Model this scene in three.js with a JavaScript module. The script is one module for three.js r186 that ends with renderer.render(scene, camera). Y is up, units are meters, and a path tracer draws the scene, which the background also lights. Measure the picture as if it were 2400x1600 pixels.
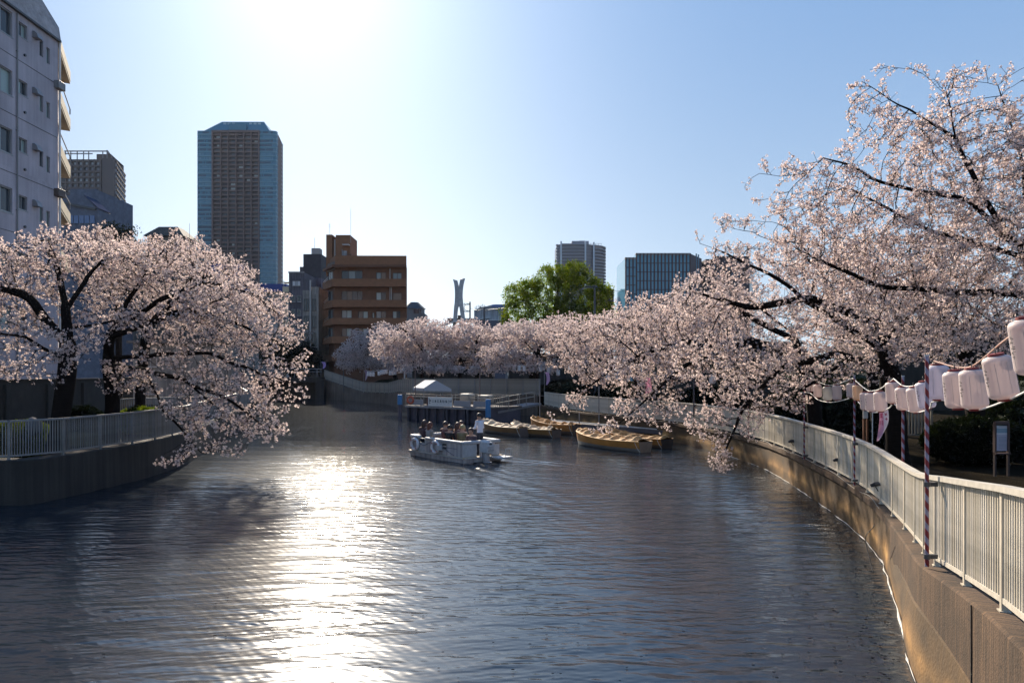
import * as THREE from 'three';
import { mergeGeometries } from 'three/addons/utils/BufferGeometryUtils.js';
import { RoundedBoxGeometry } from 'three/addons/geometries/RoundedBoxGeometry.js';
import { MarchingCubes } from 'three/addons/objects/MarchingCubes.js';

// ---------------------------------------------------------------- camera, sky, sun, exposure
const scene = new THREE.Scene();
const F = 1700, HY = 875, EYE = 3.75;                     // focal length and horizon in photo pixels; eye above the water
const camera = new THREE.PerspectiveCamera(2 * Math.atan(875 / F) * 180 / Math.PI, 2400 / 1750, 0.3, 4000);
camera.position.set(0, EYE, 0);
camera.lookAt(0, EYE, -10);
camera.setViewOffset(2400, 1750, 0, 0, 2400, 1600);       // a shifted lens keeps the buildings upright
const renderer = new THREE.WebGLRenderer({ antialias: true });
renderer.toneMapping = THREE.LinearToneMapping;
renderer.toneMappingExposure = 1.95;
renderer.shadowMap.enabled = true;
const SUN_AZ = -15.9 * Math.PI / 180, SUN_EL = 30.5 * Math.PI / 180;
const SUN = new THREE.Vector3(Math.sin(SUN_AZ) * Math.cos(SUN_EL), Math.sin(SUN_EL), -Math.cos(SUN_AZ) * Math.cos(SUN_EL));
{
  const w = 1024, h = 512, data = new Float32Array(w * h * 4);
  for (let r = 0; r < h; r++) for (let c = 0; c < w; c++) {
    const up = ((r + 0.5) / h - 0.5) * Math.PI, ro = ((c + 0.5) / w - 0.5) * 2 * Math.PI;
    const x = Math.cos(ro) * Math.cos(up), y = Math.sin(up), z = Math.sin(ro) * Math.cos(up);
    const e = Math.max(0, up) * 180 / Math.PI, g = Math.acos(Math.max(-1, Math.min(1, x * SUN.x + y * SUN.y + z * SUN.z))) * 180 / Math.PI;
    const k = Math.exp(-e / 15), daz = (Math.atan2(x, -z) - SUN_AZ) * 180 / Math.PI, glow = 0.45 * Math.exp(-Math.pow(g / 9, 1.2)) + 0.25 * Math.exp(-g / 17) + 0.32 * Math.exp(-Math.pow((daz - 2) / 18, 2)) * Math.exp(-Math.pow(e / 24, 2));
    const zen = [0.062, 0.185, 0.42], hor = [0.50, 0.60, 0.655], q = (r * w + c) * 4;
    for (let i = 0; i < 3; i++) data[q + i] = 0.80 * (zen[i] + (hor[i] - zen[i]) * k + glow * [1, 0.985, 0.95][i]);
    data[q + 3] = 1;
  }
  const sky = new THREE.DataTexture(data, w, h, THREE.RGBAFormat, THREE.FloatType);
  sky.mapping = THREE.EquirectangularReflectionMapping;
  sky.magFilter = sky.minFilter = THREE.LinearFilter;
  sky.needsUpdate = true;
  scene.background = sky;
  scene.environment = sky;
}
scene.fog = new THREE.FogExp2(new THREE.Color(0.80, 0.88, 1.0), 0.00007);   // thin spring haze
const sun = new THREE.DirectionalLight(new THREE.Color(1, 0.87, 0.70), 5.0);
sun.position.copy(SUN).multiplyScalar(300);
sun.castShadow = true;
sun.shadow.radius = 3;                                    // a hazy sun
sun.shadow.mapSize.set(4096, 4096);
Object.assign(sun.shadow.camera, { left: -90, right: 90, top: 120, bottom: -60, near: 10, far: 700 });
scene.add(sun, sun.target);

// ---------------------------------------------------------------- helpers
const rng = (s) => () => { s = (s + 0x6d2b79f5) | 0; let t = Math.imul(s ^ (s >>> 15), 1 | s); t = (t + Math.imul(t ^ (t >>> 7), 61 | t)) ^ t; return ((t ^ (t >>> 14)) >>> 0) / 4294967296; };
const V = (x, y, z) => new THREE.Vector3(x, y, z);
const PX = (px, d) => (px - 1200) * d / F, PY = (py, d) => EYE + (HY - py) * d / F;
const at = (px, py, d) => V(PX(px, d), PY(py, d), -d);    // the point of the place seen at a pixel of the photo, d metres deep
const taken = new Map();
const numbered = (n) => { const k = taken.get(n) || 0; taken.set(n, k + 1); return k ? `${n}_${String(k).padStart(3, '0')}` : n; };
function tag(o, label, category, group, kind) {
  if (label) o.userData.label = label;
  if (category) o.userData.category = category;
  if (group) o.userData.group = group;
  if (kind) o.userData.kind = kind;
  return o;
}
function thing(name, label, category, pos = [0, 0, 0], turn = 0, group) {
  const o = new THREE.Group();
  o.name = numbered(name); o.position.set(...pos); o.rotation.y = turn; scene.add(o);
  return tag(o, label, category, group);
}
function mesh(name, geo, mat, parent) {
  const m = new THREE.Mesh(Array.isArray(geo) ? merge(geo) : geo, mat);
  m.castShadow = m.receiveShadow = true;
  m.name = parent ? name : numbered(name);
  (parent || scene).add(m);
  return m;
}
function merge(gs) {
  const out = gs.flat(Infinity).map((g) => {
    const q = g.index ? g.toNonIndexed() : g.clone();
    for (const k of Object.keys(q.attributes)) if (!['position', 'normal', 'uv'].includes(k)) q.deleteAttribute(k);
    if (!q.attributes.normal) q.computeVertexNormals();
    if (!q.attributes.uv) q.setAttribute('uv', new THREE.BufferAttribute(new Float32Array(q.attributes.position.count * 2), 2));
    q.clearGroups();
    return q;
  });
  return out.length === 1 ? out[0] : mergeGeometries(out);
}
// box between two corners, uv in metres
function bx(x0, x1, y0, y1, z0, z1) {
  const w = Math.abs(x1 - x0), h = Math.abs(y1 - y0), d = Math.abs(z1 - z0), g = new THREE.BoxGeometry(w, h, d), uv = g.attributes.uv;
  for (let i = 0; i < 24; i++) { const f = i >> 2, s = f < 2 ? [d, h] : f < 4 ? [w, d] : [w, h]; uv.setXY(i, uv.getX(i) * s[0], uv.getY(i) * s[1]); }
  return g.translate((x0 + x1) / 2, (y0 + y1) / 2, (z0 + z1) / 2);
}
const cb = (cx, cy, cz, w, h, d) => bx(cx - w / 2, cx + w / 2, cy - h / 2, cy + h / 2, cz - d / 2, cz + d / 2);
// a straight beam between two points: w across (level), h thick
function beam(a, b, w, h) {
  const l = a.distanceTo(b), g = bx(-w / 2, w / 2, -h / 2, h / 2, -l / 2, l / 2), o = new THREE.Object3D();
  o.position.copy(a).lerp(b, 0.5); o.lookAt(b); o.updateMatrix();
  return g.applyMatrix4(o.matrix);
}
function rod(a, b, r, sides = 6, r2 = r) {
  const l = a.distanceTo(b), g = new THREE.CylinderGeometry(r2, r, l, sides), q = new THREE.Quaternion().setFromUnitVectors(V(0, 1, 0), b.clone().sub(a).normalize());
  return g.applyQuaternion(q).translate((a.x + b.x) / 2, (a.y + b.y) / 2, (a.z + b.z) / 2);
}
// tube through points with its own radius at each
function strand(pts, rad, sides, out) {
  const P = out.p, N = out.n, U = out.u, I = out.i, n = pts.length;
  let side = null; const t = V(0, 0, 0), b = V(0, 0, 0), base = P.length / 3; let run = 0;
  for (let k = 0; k < n; k++) {
    t.copy(pts[Math.min(n - 1, k + 1)]).sub(pts[Math.max(0, k - 1)]).normalize();
    if (!side) side = Math.abs(t.y) < 0.9 ? V(0, 1, 0).cross(t).normalize() : V(1, 0, 0).cross(t).normalize();
    side.addScaledVector(t, -side.dot(t)).normalize(); b.crossVectors(t, side);
    if (k) run += pts[k].distanceTo(pts[k - 1]);
    const r = typeof rad === 'number' ? rad : rad[k];
    for (let s = 0; s <= sides; s++) {
      const a = s / sides * Math.PI * 2, c = Math.cos(a), d = Math.sin(a), x = side.x * c + b.x * d, y = side.y * c + b.y * d, z = side.z * c + b.z * d;
      P.push(pts[k].x + x * r, pts[k].y + y * r, pts[k].z + z * r); N.push(x, y, z); U.push(s / sides, run);
    }
    if (k) for (let s = 0; s < sides; s++) { const q = base + (k - 1) * (sides + 1) + s; I.push(q, q + 1, q + sides + 1, q + 1, q + sides + 2, q + sides + 1); }
  }
}
const bag = () => ({ p: [], n: [], u: [], i: [], c: [] });
function geoOf(o) {
  const g = new THREE.BufferGeometry();
  g.setAttribute('position', new THREE.BufferAttribute(new Float32Array(o.p), 3));
  if (o.n.length) g.setAttribute('normal', new THREE.BufferAttribute(new Float32Array(o.n), 3));
  if (o.u.length) g.setAttribute('uv', new THREE.BufferAttribute(new Float32Array(o.u), 2));
  if (o.c.length) g.setAttribute('color', new THREE.BufferAttribute(new Float32Array(o.c), 3));
  if (o.i.length) g.setIndex(new THREE.BufferAttribute(new Uint32Array(o.i), 1));
  if (!o.n.length) g.computeVertexNormals();
  return g;
}
function tube(pts, rad, sides = 6) { const o = bag(); strand(pts, rad, sides, o); return geoOf(o); }
const curve = (pts, n, tension = 0.5) => new THREE.CatmullRomCurve3(pts, false, 'catmullrom', tension).getPoints(n);
// upright prism over a footprint [[x, z] ...]; uv in metres
function prism(pts, y0, y1, caps = true) {
  const o = bag(), n = pts.length;
  const area = pts.reduce((s, p, i) => { const q = pts[(i + 1) % n]; return s + p[0] * q[1] - q[0] * p[1]; }, 0);
  const P = area < 0 ? pts : [...pts].reverse();
  let run = 0;
  for (let i = 0; i < n; i++) {
    const a = P[i], b = P[(i + 1) % n], l = Math.hypot(b[0] - a[0], b[1] - a[1]), k = o.p.length / 3;
    const nx = -(b[1] - a[1]) / l, nz = (b[0] - a[0]) / l;
    o.p.push(a[0], y0, a[1], b[0], y0, b[1], b[0], y1, b[1], a[0], y1, a[1]);
    for (let j = 0; j < 4; j++) o.n.push(nx, 0, nz);
    o.u.push(run, y0, run + l, y0, run + l, y1, run, y1); run += l;
    o.i.push(k, k + 1, k + 2, k, k + 2, k + 3);
  }
  if (caps) for (const [y, s] of [[y1, 1], [y0, -1]]) {
    const k = o.p.length / 3;
    for (const p of P) { o.p.push(p[0], y, p[1]); o.n.push(0, s, 0); o.u.push(p[0], p[1]); }
    for (const f of THREE.ShapeUtils.triangulateShape(P.map((p) => new THREE.Vector2(p[0], -p[1])), [])) o.i.push(k + f[0], k + f[s > 0 ? 1 : 2], k + f[s > 0 ? 2 : 1]);
  }
  return geoOf(o);
}
// strip swept along a bank: path [{x, d, y}], profile(point) gives [[towards the water, height] ...]
function sweep(path, profile, lengthScale = 1) {
  const o = bag(), n = path.length; let run = 0; const rows = [];
  for (let k = 0; k < n; k++) {
    const a = path[Math.max(0, k - 1)], b = path[Math.min(n - 1, k + 1)], l = Math.hypot(b.x - a.x, b.d - a.d), nx = -(b.d - a.d) / l, nd = (b.x - a.x) / l;
    if (k) run += Math.hypot(path[k].x - path[k - 1].x, path[k].d - path[k - 1].d);
    rows.push({ run, pts: profile(path[k], k).map(([u, y]) => [path[k].x + nx * u, y, -(path[k].d + nd * u)]) });
  }
  const m = rows[0].pts.length;
  for (let j = 0; j + 1 < m; j++) {
    const base = o.p.length / 3;
    for (const r of rows) for (const q of [j, j + 1]) {
      let v = 0; for (let i = 0; i < q; i++) v += Math.hypot(r.pts[i + 1][0] - r.pts[i][0], r.pts[i + 1][1] - r.pts[i][1], r.pts[i + 1][2] - r.pts[i][2]);
      o.p.push(...r.pts[q]); o.u.push(r.run * lengthScale, v);
    }
    for (let k = 0; k + 1 < n; k++) { const q = base + k * 2; o.i.push(q, q + 2, q + 1, q + 1, q + 2, q + 3); }
  }
  return geoOf(o);
}
function resample(path, step) {                            // [{x, d, y}] at even steps along a polyline
  const out = [{ ...path[0] }]; let left = step;
  for (let i = 0; i + 1 < path.length; i++) {
    const a = path[i], b = path[i + 1], l = Math.hypot(b.x - a.x, b.d - a.d); let s = left;
    while (s <= l) { const t = s / l; out.push({ x: a.x + (b.x - a.x) * t, d: a.d + (b.d - a.d) * t, y: a.y + (b.y - a.y) * t }); s += step; }
    left = s - l;
  }
  return out;
}
function smoothPath(path, step) {
  const c = new THREE.CatmullRomCurve3(path.map((p) => V(p[0], p[2], p[1])), false, 'centripetal');
  return resample(c.getPoints(path.length * 24).map((p) => ({ x: p.x, d: p.z, y: p.y })), step);
}

// ---------------------------------------------------------------- noise and materials
const hash2 = (x, y, s) => { let h = Math.imul(x, 374761393) ^ Math.imul(y, 668265263) ^ Math.imul(s, 2147483647 ^ 1274126177); h = Math.imul(h ^ (h >>> 13), 1274126177); return ((h ^ (h >>> 16)) >>> 0) / 4294967296; };
function vnoise(x, y, per, s) {
  const xi = Math.floor(x), yi = Math.floor(y), fx = x - xi, fy = y - yi, u = fx * fx * (3 - 2 * fx), v = fy * fy * (3 - 2 * fy), w = (a) => ((a % per) + per) % per;
  const a = hash2(w(xi), w(yi), s), b = hash2(w(xi + 1), w(yi), s), c = hash2(w(xi), w(yi + 1), s), d = hash2(w(xi + 1), w(yi + 1), s);
  return a + (b - a) * u + (c - a) * v + (a - b - c + d) * u * v;
}
const fbm = (x, y, per, s, oct = 4) => { let t = 0, a = 0.5, n = 0; for (let i = 0; i < oct; i++) { t += a * vnoise(x, y, per, s + i); n += a; x *= 2; y *= 2; per *= 2; a *= 0.5; } return t / n; };
function tex(n, fn, metres = 1, srgb = true, m = n) {
  const data = new Uint8Array(n * m * 4);
  for (let y = 0; y < m; y++) for (let x = 0; x < n; x++) { const c = fn(x / n, y / m), q = (y * n + x) * 4; for (let i = 0; i < 3; i++) data[q + i] = Math.max(0, Math.min(255, (Array.isArray(c) ? c[i] : c) * 255)); data[q + 3] = 255; }
  const t = new THREE.DataTexture(data, n, m);
  t.wrapS = t.wrapT = THREE.RepeatWrapping; t.magFilter = THREE.LinearFilter; t.minFilter = THREE.LinearMipmapLinearFilter;
  t.repeat.set(1 / metres, 1 / metres); if (srgb) t.colorSpace = THREE.SRGBColorSpace; t.needsUpdate = true;
  return t;
}
const L = (r, g, b) => new THREE.Color().setRGB(r, g, b);
const std = (c, rough = 0.8, o = {}) => new THREE.MeshStandardMaterial({ color: Array.isArray(c) ? L(...c) : c, roughness: rough, side: THREE.DoubleSide, ...o });
const phys = (c, rough = 0.8, o = {}) => new THREE.MeshPhysicalMaterial({ color: Array.isArray(c) ? L(...c) : c, roughness: rough, side: THREE.DoubleSide, ...o });
// tone maps multiply a base colour: values sit near white, sRGB
const mottle = tex(512, (u, v) => { const a = fbm(u * 6, v * 6, 6, 3, 6), b = fbm(u * 40, v * 40, 40, 9, 3); return 0.72 + 0.22 * a + 0.12 * b - 0.06; }, 3);
const streaks = tex(512, (u, v) => { const a = fbm(u * 90, v * 3, 30, 21, 3), b = fbm(u * 5, v * 5, 5, 5, 5), s = Math.pow(fbm(u * 24, v * 1.0, 24, 33, 2), 2); return [0.66 + 0.26 * a + 0.24 * b - 0.3 * s, 0.64 + 0.26 * a + 0.24 * b - 0.29 * s, 0.62 + 0.25 * a + 0.24 * b - 0.26 * s]; }, 4);
const grain = tex(512, (u, v) => 0.5 + 0.5 * (fbm(u * 64, v * 64, 64, 41, 4) - 0.5) + 0.15 * (fbm(u * 8, v * 8, 8, 47, 3) - 0.5), 2, false);
// river wall: v runs down the face, dark growth hanging from the coping, a wet line at the foot
const stained = tex(1024, (u, v) => { const d = v * 1.6, n = fbm(u * 10, v * 2, 10, 151, 5), s = fbm(u * 70, v * 1.5, 70, 155, 3), k = fbm(u * 22, v * 5, 22, 158, 4); let a = 0.55 + 0.4 * k + 0.25 * (s - 0.5); const hang = Math.max(0, 1 - d / (0.25 + 1.5 * n * n + 0.4 * s)); a *= 1 - 0.75 * Math.min(1, hang * 1.6) * (0.4 + 0.6 * k); a *= 1 - 0.45 * Math.max(0, Math.min(1, (d - 0.62) * 5)) * (0.6 + 0.4 * s); a *= 0.75 + 0.5 * fbm(u * 4, v * 1, 4, 163, 4); return [a * 1.12, a, a * (0.86 - 0.1 * n)]; }, 1, true, 256);
stained.repeat.set(1 / 9, 1 / 1.6);
// cast concrete: drip streaks, aggregate specks, blotches and hairline cracks
const cast = tex(1024, (u, v) => { const drip = Math.pow(fbm(u * 80, v * 2, 80, 171, 4), 2), blot = fbm(u * 5, v * 5, 5, 175, 5), speck = hash2(Math.floor(u * 512), Math.floor(v * 512), 179), cr = Math.abs(fbm(u * 7, v * 7, 7, 181, 4) - 0.5); let a = 0.62 + 0.5 * (blot - 0.5) + 0.5 * (drip - 0.25) + (speck > 0.93 ? 0.22 : speck < 0.1 ? -0.16 : 0); if (cr < 0.004) a *= 0.55; return [a * 1.05, a, a * (0.9 + 0.1 * blot)]; }, 2.6);
const castBump = tex(512, (u, v) => 0.5 + 0.6 * (fbm(u * 90, v * 90, 90, 191, 3) - 0.5) + 0.3 * (fbm(u * 60, v * 4, 60, 195, 2) - 0.5), 1.3, false);
const M = {
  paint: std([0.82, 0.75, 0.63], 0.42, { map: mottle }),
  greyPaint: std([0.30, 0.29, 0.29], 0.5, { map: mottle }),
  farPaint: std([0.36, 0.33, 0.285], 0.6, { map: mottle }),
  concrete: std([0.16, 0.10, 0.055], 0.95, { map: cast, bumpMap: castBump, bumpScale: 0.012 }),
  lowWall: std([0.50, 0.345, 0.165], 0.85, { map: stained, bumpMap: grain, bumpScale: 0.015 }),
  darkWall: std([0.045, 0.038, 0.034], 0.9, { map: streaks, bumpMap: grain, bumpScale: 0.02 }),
  soil: phys([0.030, 0.025, 0.018], 1, { specularIntensity: 0, map: mottle, bumpMap: grain, bumpScale: 0.05 }),
  asphalt: phys([0.018, 0.016, 0.014], 1, { specularIntensity: 0, map: mottle, bumpMap: grain, bumpScale: 0.01 }),
  steel: std([0.45, 0.45, 0.46], 0.35, { metalness: 0.7 }),
  black: std([0.02, 0.02, 0.022], 0.5),
  darkMetal: std([0.06, 0.06, 0.065], 0.5),
  white: std([0.76, 0.76, 0.75], 0.45, { map: mottle }),
  cord: std([0.72, 0.70, 0.66], 0.7),
  redRope: std([0.40, 0.16, 0.11], 0.8),
  glassDark: std([0.035, 0.045, 0.055], 0.08, { metalness: 0.0 }),
  glassPale: std([0.16, 0.19, 0.20], 0.12),
  glassBlue: std([0.05, 0.14, 0.21], 0.10),
  curtain: std([0.42, 0.42, 0.38], 0.9),
  frame: std([0.28, 0.28, 0.29], 0.45, { metalness: 0.4 }),
  frameDark: std([0.07, 0.06, 0.06], 0.5),
  red: std([0.20, 0.018, 0.016], 0.55),
  wood: std([0.30, 0.15, 0.06], 0.7, { map: mottle }),
};

// ---------------------------------------------------------------- banks, ground, water
const rightRaw = [[2.6, -14, 2.2], [2.95, 0.5, 2.05], [3.45, 3.97, 1.86], [4.41, 6.49, 1.62], [4.87, 7.76, 1.48], [5.33, 9.12, 1.34], [6.23, 11.07, 1.10], [6.95, 12.8, 1.0], [7.45, 14.2, 0.98], [8.02, 16, 1.0], [8.45, 17.9, 1.04], [9.33, 22.9, 1.05], [9.95, 27.5, 1.05], [10.05, 30, 1.05], [9.9, 34, 1.05], [9.3, 38.5, 1.05], [7.5, 44, 1.05], [5.4, 50, 1.05], [3.6, 56.5, 1.05], [2.5, 61.5, 1.1]];
const farRaw = [[2.4, 62.5, 1.8], [2.1, 64.5, 1.8], [-3, 66.8, 1.8], [-9.4, 69, 1.8], [-12.2, 79, 1.75], [-15, 88, 1.3], [-19.6, 96, 1.25], [-22.6, 101.5, 1.7], [-27.7, 105, 3.1]];
const leftRaw = [[-19.5, 20.3, 1.28], [-14.7, 20.75, 1.28], [-13.85, 20.8, 1.28], [-13.6, 22.2, 1.28], [-13.25, 26, 1.28], [-13.6, 30, 1.28], [-14.8, 34.5, 1.28], [-16.2, 40, 1.28], [-19, 52, 1.4], [-26, 68, 1.6], [-36, 84, 1.8], [-62, 92, 2]];
const rightPath = smoothPath(rightRaw, 0.5), leftPath = resample(leftRaw.map(([x, d, y]) => ({ x, d, y })), 0.5), farPath = resample(farRaw.map(([x, d, y]) => ({ x, d, y })), 0.6);

{ // one sheet of ground to the horizon, with the river cut out of it
  const s = new THREE.Shape([new THREE.Vector2(-900, -120), new THREE.Vector2(900, -120), new THREE.Vector2(900, 1300), new THREE.Vector2(-900, 1300)]);
  const hole = [...rightRaw.map((p) => [p[0] + 0.1, p[1]]), ...farRaw.map((p) => [p[0] + 0.15, p[1] + 0.15]), [-62, 108], ...[...leftRaw].reverse().map((p) => [p[0] - 0.12, p[1]]), [-19.5, -14]];
  s.holes.push(new THREE.Path(hole.map((p) => new THREE.Vector2(p[0], p[1]))));
  const g = new THREE.ShapeGeometry(s); g.rotateX(-Math.PI / 2); g.translate(0, 0.92, 0);
  tag(mesh('ground', g, M.soil), 'dark earth ground behind both river banks', 'ground', null, 'structure');
  tag(mesh('riverside_path', sweep(rightPath, (p) => [[-0.12, 0.5], [-0.12, p.y - 0.02], [-3.0, p.y - 0.02], [-3.5, 0.9]]), M.asphalt), 'narrow asphalt path behind the right bank fence', 'path', null, 'structure');
  tag(mesh('far_path', sweep(farPath, (p) => [[-0.4, 0.5], [-0.4, p.y - 0.05], [-5, p.y - 0.05], [-9, 0.9]]), M.asphalt), 'path behind the far bank fence', 'path', null, 'structure');
}
{ // retaining walls
  const R = rng(5);
  const wob = Array.from({ length: 400 }, () => R());
  const w = thing('retaining_wall', 'brown stained concrete river wall curving along the right bank below the white fence', 'river wall');
  const near = rightPath.filter((p) => p.d < 13.3), rest = rightPath.filter((p) => p.d > 12.6);
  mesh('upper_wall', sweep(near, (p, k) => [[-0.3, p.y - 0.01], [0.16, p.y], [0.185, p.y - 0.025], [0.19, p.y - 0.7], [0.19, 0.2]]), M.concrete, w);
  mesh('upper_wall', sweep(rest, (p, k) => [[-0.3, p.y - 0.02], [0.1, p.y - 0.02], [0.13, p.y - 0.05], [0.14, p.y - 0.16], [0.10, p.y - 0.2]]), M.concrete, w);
  mesh('lower_wall', sweep(rightPath, (p, k) => { const o = 0.03 * wob[(k * 7) % 400] + 0.06 + 0.14 * Math.max(0, Math.min(1, (14.5 - p.d) / 2.5)); return [[o - 0.12, p.d < 13 ? Math.min(p.y - 0.5, 0.86) : p.y - 0.15], [o, p.d < 13 ? Math.min(p.y - 0.55, 0.82) : p.y - 0.22], [o + 0.05, 0.3], [o + 0.07, -1.2]]; }), M.lowWall, w);
  for (const d of [6.75, 16.5]) {                 // joints between the pours
    const i = rightPath.findIndex((p) => p.d > d), p = rightPath[i], q = rightPath[i + 1], t = V(q.x - p.x, 0, -(q.d - p.d)).normalize(), nx = t.z, nz = -t.x;
    const o = d < 13 ? 0.196 : 0.15;
    mesh('joint', beam(V(p.x + nx * o, p.y - 0.02, -p.d + nz * o), V(p.x + nx * o, d < 13 ? 0.6 : p.y - 0.2, -p.d + nz * o), 0.012, 0.008), M.black, w);
  }
  // thin line of pale foam and scum where the water laps at the wall
  const f = bag(), S = rng(9); let run = [];
  const flush = () => { if (run.length > 2) { const c = curve(run, run.length * 4), r = c.map((_, i) => (0.002 + 0.013 * Math.pow(fbm(i * 0.37 + run[0].z * 3 + 200, 5, 1024, 19, 2), 2) * 2.2) * Math.min(1, i / 3, (c.length - 1 - i) / 3)); strand(c, r, 6, f); } run = []; };
  rightPath.filter((p) => p.d > 4 && p.d < 34).forEach((p, k, a) => {
    const q = a[Math.min(a.length - 1, k + 1)], o = a[Math.max(0, k - 1)], l = Math.hypot(q.x - o.x, q.d - o.d), nx = -(q.d - o.d) / l, nd = (q.x - o.x) / l, u = 0.14 + 0.12 * Math.max(0, Math.min(1, (14.5 - p.d) / 2.5)) + S() * 0.05;
    run.push(V(p.x + nx * u, 0.018 + S() * 0.012, -(p.d + nd * u)));
    if (S() < 0.16) flush();
  });
  flush();
  tag(mesh('foam_line', geoOf(f), std([0.58, 0.55, 0.50], 0.5)), 'broken white line of foam along the foot of the right wall', 'foam', null, 'stuff');

  const lw = thing('retaining_wall', 'dark shaded concrete river wall under the left bank fence', 'river wall');
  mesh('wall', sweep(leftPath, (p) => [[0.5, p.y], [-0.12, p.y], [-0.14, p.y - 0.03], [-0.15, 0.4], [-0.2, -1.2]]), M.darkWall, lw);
  for (const d of []) { const i = leftPath.findIndex((p) => p.d > d), p = leftPath[i]; mesh('drain_pipe', [rod(V(p.x + 0.2, 1.1, -p.d), V(p.x + 0.2, 0.15, -p.d), 0.05, 8)], M.greyPaint, lw); }
  const fw = thing('retaining_wall', 'high shaded concrete wall under the far bank fence behind the pier', 'river wall');
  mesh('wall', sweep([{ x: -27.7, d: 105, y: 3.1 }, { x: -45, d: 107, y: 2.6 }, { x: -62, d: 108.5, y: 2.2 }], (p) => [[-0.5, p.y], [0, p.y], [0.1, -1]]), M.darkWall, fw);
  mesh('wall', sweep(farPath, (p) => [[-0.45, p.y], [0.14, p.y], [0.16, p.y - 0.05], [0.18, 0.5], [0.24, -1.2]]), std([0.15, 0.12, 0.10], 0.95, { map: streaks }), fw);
}
{ // water: long waves are geometry, ripples are in the normal map
  const R = rng(77), waves = [];
  for (let i = 0; i < 46; i++) {
    const len = 0.34 * Math.pow(6, R()), k = 2 * Math.PI / len, a = -0.5 * Math.PI + (R() - 0.5) * (R() < 0.15 ? 2.4 : 1.0);
    waves.push([k * Math.cos(a), k * Math.sin(a), R() * 6.283, 0.0075 / k * (len > 1.3 ? 0.8 : 1), len]);
  }
  const xs = [], zs = [];
  for (let x = -80; x < -19; x += 3) xs.push(x);
  for (let x = -19; x < 12; x += 0.13) xs.push(x);
  for (let x = 12; x <= 20; x += 2) xs.push(x);
  for (let d = -14; d < 7; d += 1) zs.push(d);
  for (let d = 7; d < 125; d += Math.max(0.07, d * 0.0072)) zs.push(d);
  const nx = xs.length, nz = zs.length, P = new Float32Array(nx * nz * 3), N = new Float32Array(nx * nz * 3), U = new Float32Array(nx * nz * 2), I = new Uint32Array((nx - 1) * (nz - 1) * 6);
  const stern = [-1.2, 31.0], head = [-0.62, 0.78];
  let q = 0, t = 0;
  for (let j = 0; j < nz; j++) for (let i = 0; i < nx; i++) {
    const x = xs[i], d = zs[j], step = Math.max(0.13, d * 0.0072), z = -d;
    let h = 0, hx = 0, hz = 0; const calm = (d > 27 ? Math.max(0.6, 1 - (d - 27) / 22) : 1) * (0.5 + 1.0 * fbm(x * 0.16 + 50, d * 0.11 + 50, 1024, 61, 3));
    for (const w of waves) {
      const fade = Math.min(1, Math.max(0, w[4] / step / 3 - 0.6)); if (fade <= 0) continue;
      const ph = w[0] * x + w[1] * z + w[2], a = w[3] * fade * calm; h += a * Math.sin(ph); const c = a * Math.cos(ph); hx += c * w[0]; hz += c * w[1];
    }
    // the boat's wake: ripples on both sides of a V behind its stern
    const rx = x - stern[0], rd = d - stern[1], along = -(rx * head[0] + rd * head[1]), across = rx * head[1] - rd * head[0];
    if (along > -4 && along < 16) {
      const v = Math.abs(across) - Math.max(0, along) * 0.36 - 0.9, env = Math.exp(-v * v / (0.5 + 0.1 * Math.max(0, along))) * Math.exp(-Math.max(0, along) / 6) * 0.035 * (0.2 + 1.1 * fbm(x * 0.7 + 9, d * 0.7 + 9, 1024, 65, 2)), k = 8.5 + 2 * Math.sin(along * 0.7);
      h += env * Math.sin(v * k + along * 1.5); const c = env * Math.cos(v * k + along * 1.5) * k * Math.sign(across); hx += c * head[1]; hz += c * head[0];
    }
    const m = (j * nx + i); P[m * 3] = x; P[m * 3 + 1] = h; P[m * 3 + 2] = z;
    const l = Math.hypot(hx, 1, hz); N[m * 3] = -hx / l; N[m * 3 + 1] = 1 / l; N[m * 3 + 2] = -hz / l; U[m * 2] = x; U[m * 2 + 1] = d;
    if (i + 1 < nx && j + 1 < nz) { I[t++] = m; I[t++] = m + 1; I[t++] = m + nx; I[t++] = m + 1; I[t++] = m + nx + 1; I[t++] = m + nx; }
  }
  const g = new THREE.BufferGeometry();
  g.setAttribute('position', new THREE.BufferAttribute(P, 3)); g.setAttribute('normal', new THREE.BufferAttribute(N, 3)); g.setAttribute('uv', new THREE.BufferAttribute(U, 2)); g.setIndex(new THREE.BufferAttribute(I, 1));
  // ripples: a sum of waves that fit the tile
  const n = 2048, T = 11, sx = new Float32Array(n * n), sy = new Float32Array(n * n);
  for (let k = 0; k < 64; k++) {
    const len = 0.07 * Math.pow(8, R()), a = Math.PI / 2 + (R() - 0.5) * (R() < 0.12 ? 2.2 : 0.72), kx = Math.round(T / len * Math.cos(a)), ky = Math.round(T / len * Math.sin(a)), s = 0.0130, kl = Math.hypot(kx, ky) || 1, ph = R() * 6.283;
    const cr = Math.cos(2 * Math.PI * kx / n), ci = Math.sin(2 * Math.PI * kx / n), ax = s * kx / kl, ay = s * ky / kl;
    for (let y = 0; y < n; y++) {
      let re = Math.cos(ph + 2 * Math.PI * ky * y / n), im = Math.sin(ph + 2 * Math.PI * ky * y / n);
      for (let x = 0, o = y * n; x < n; x++, o++) { sx[o] += ax * re; sy[o] += ay * re; const r2 = re * cr - im * ci; im = re * ci + im * cr; re = r2; }
    }
  }
  const data = new Uint8Array(n * n * 4);
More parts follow.
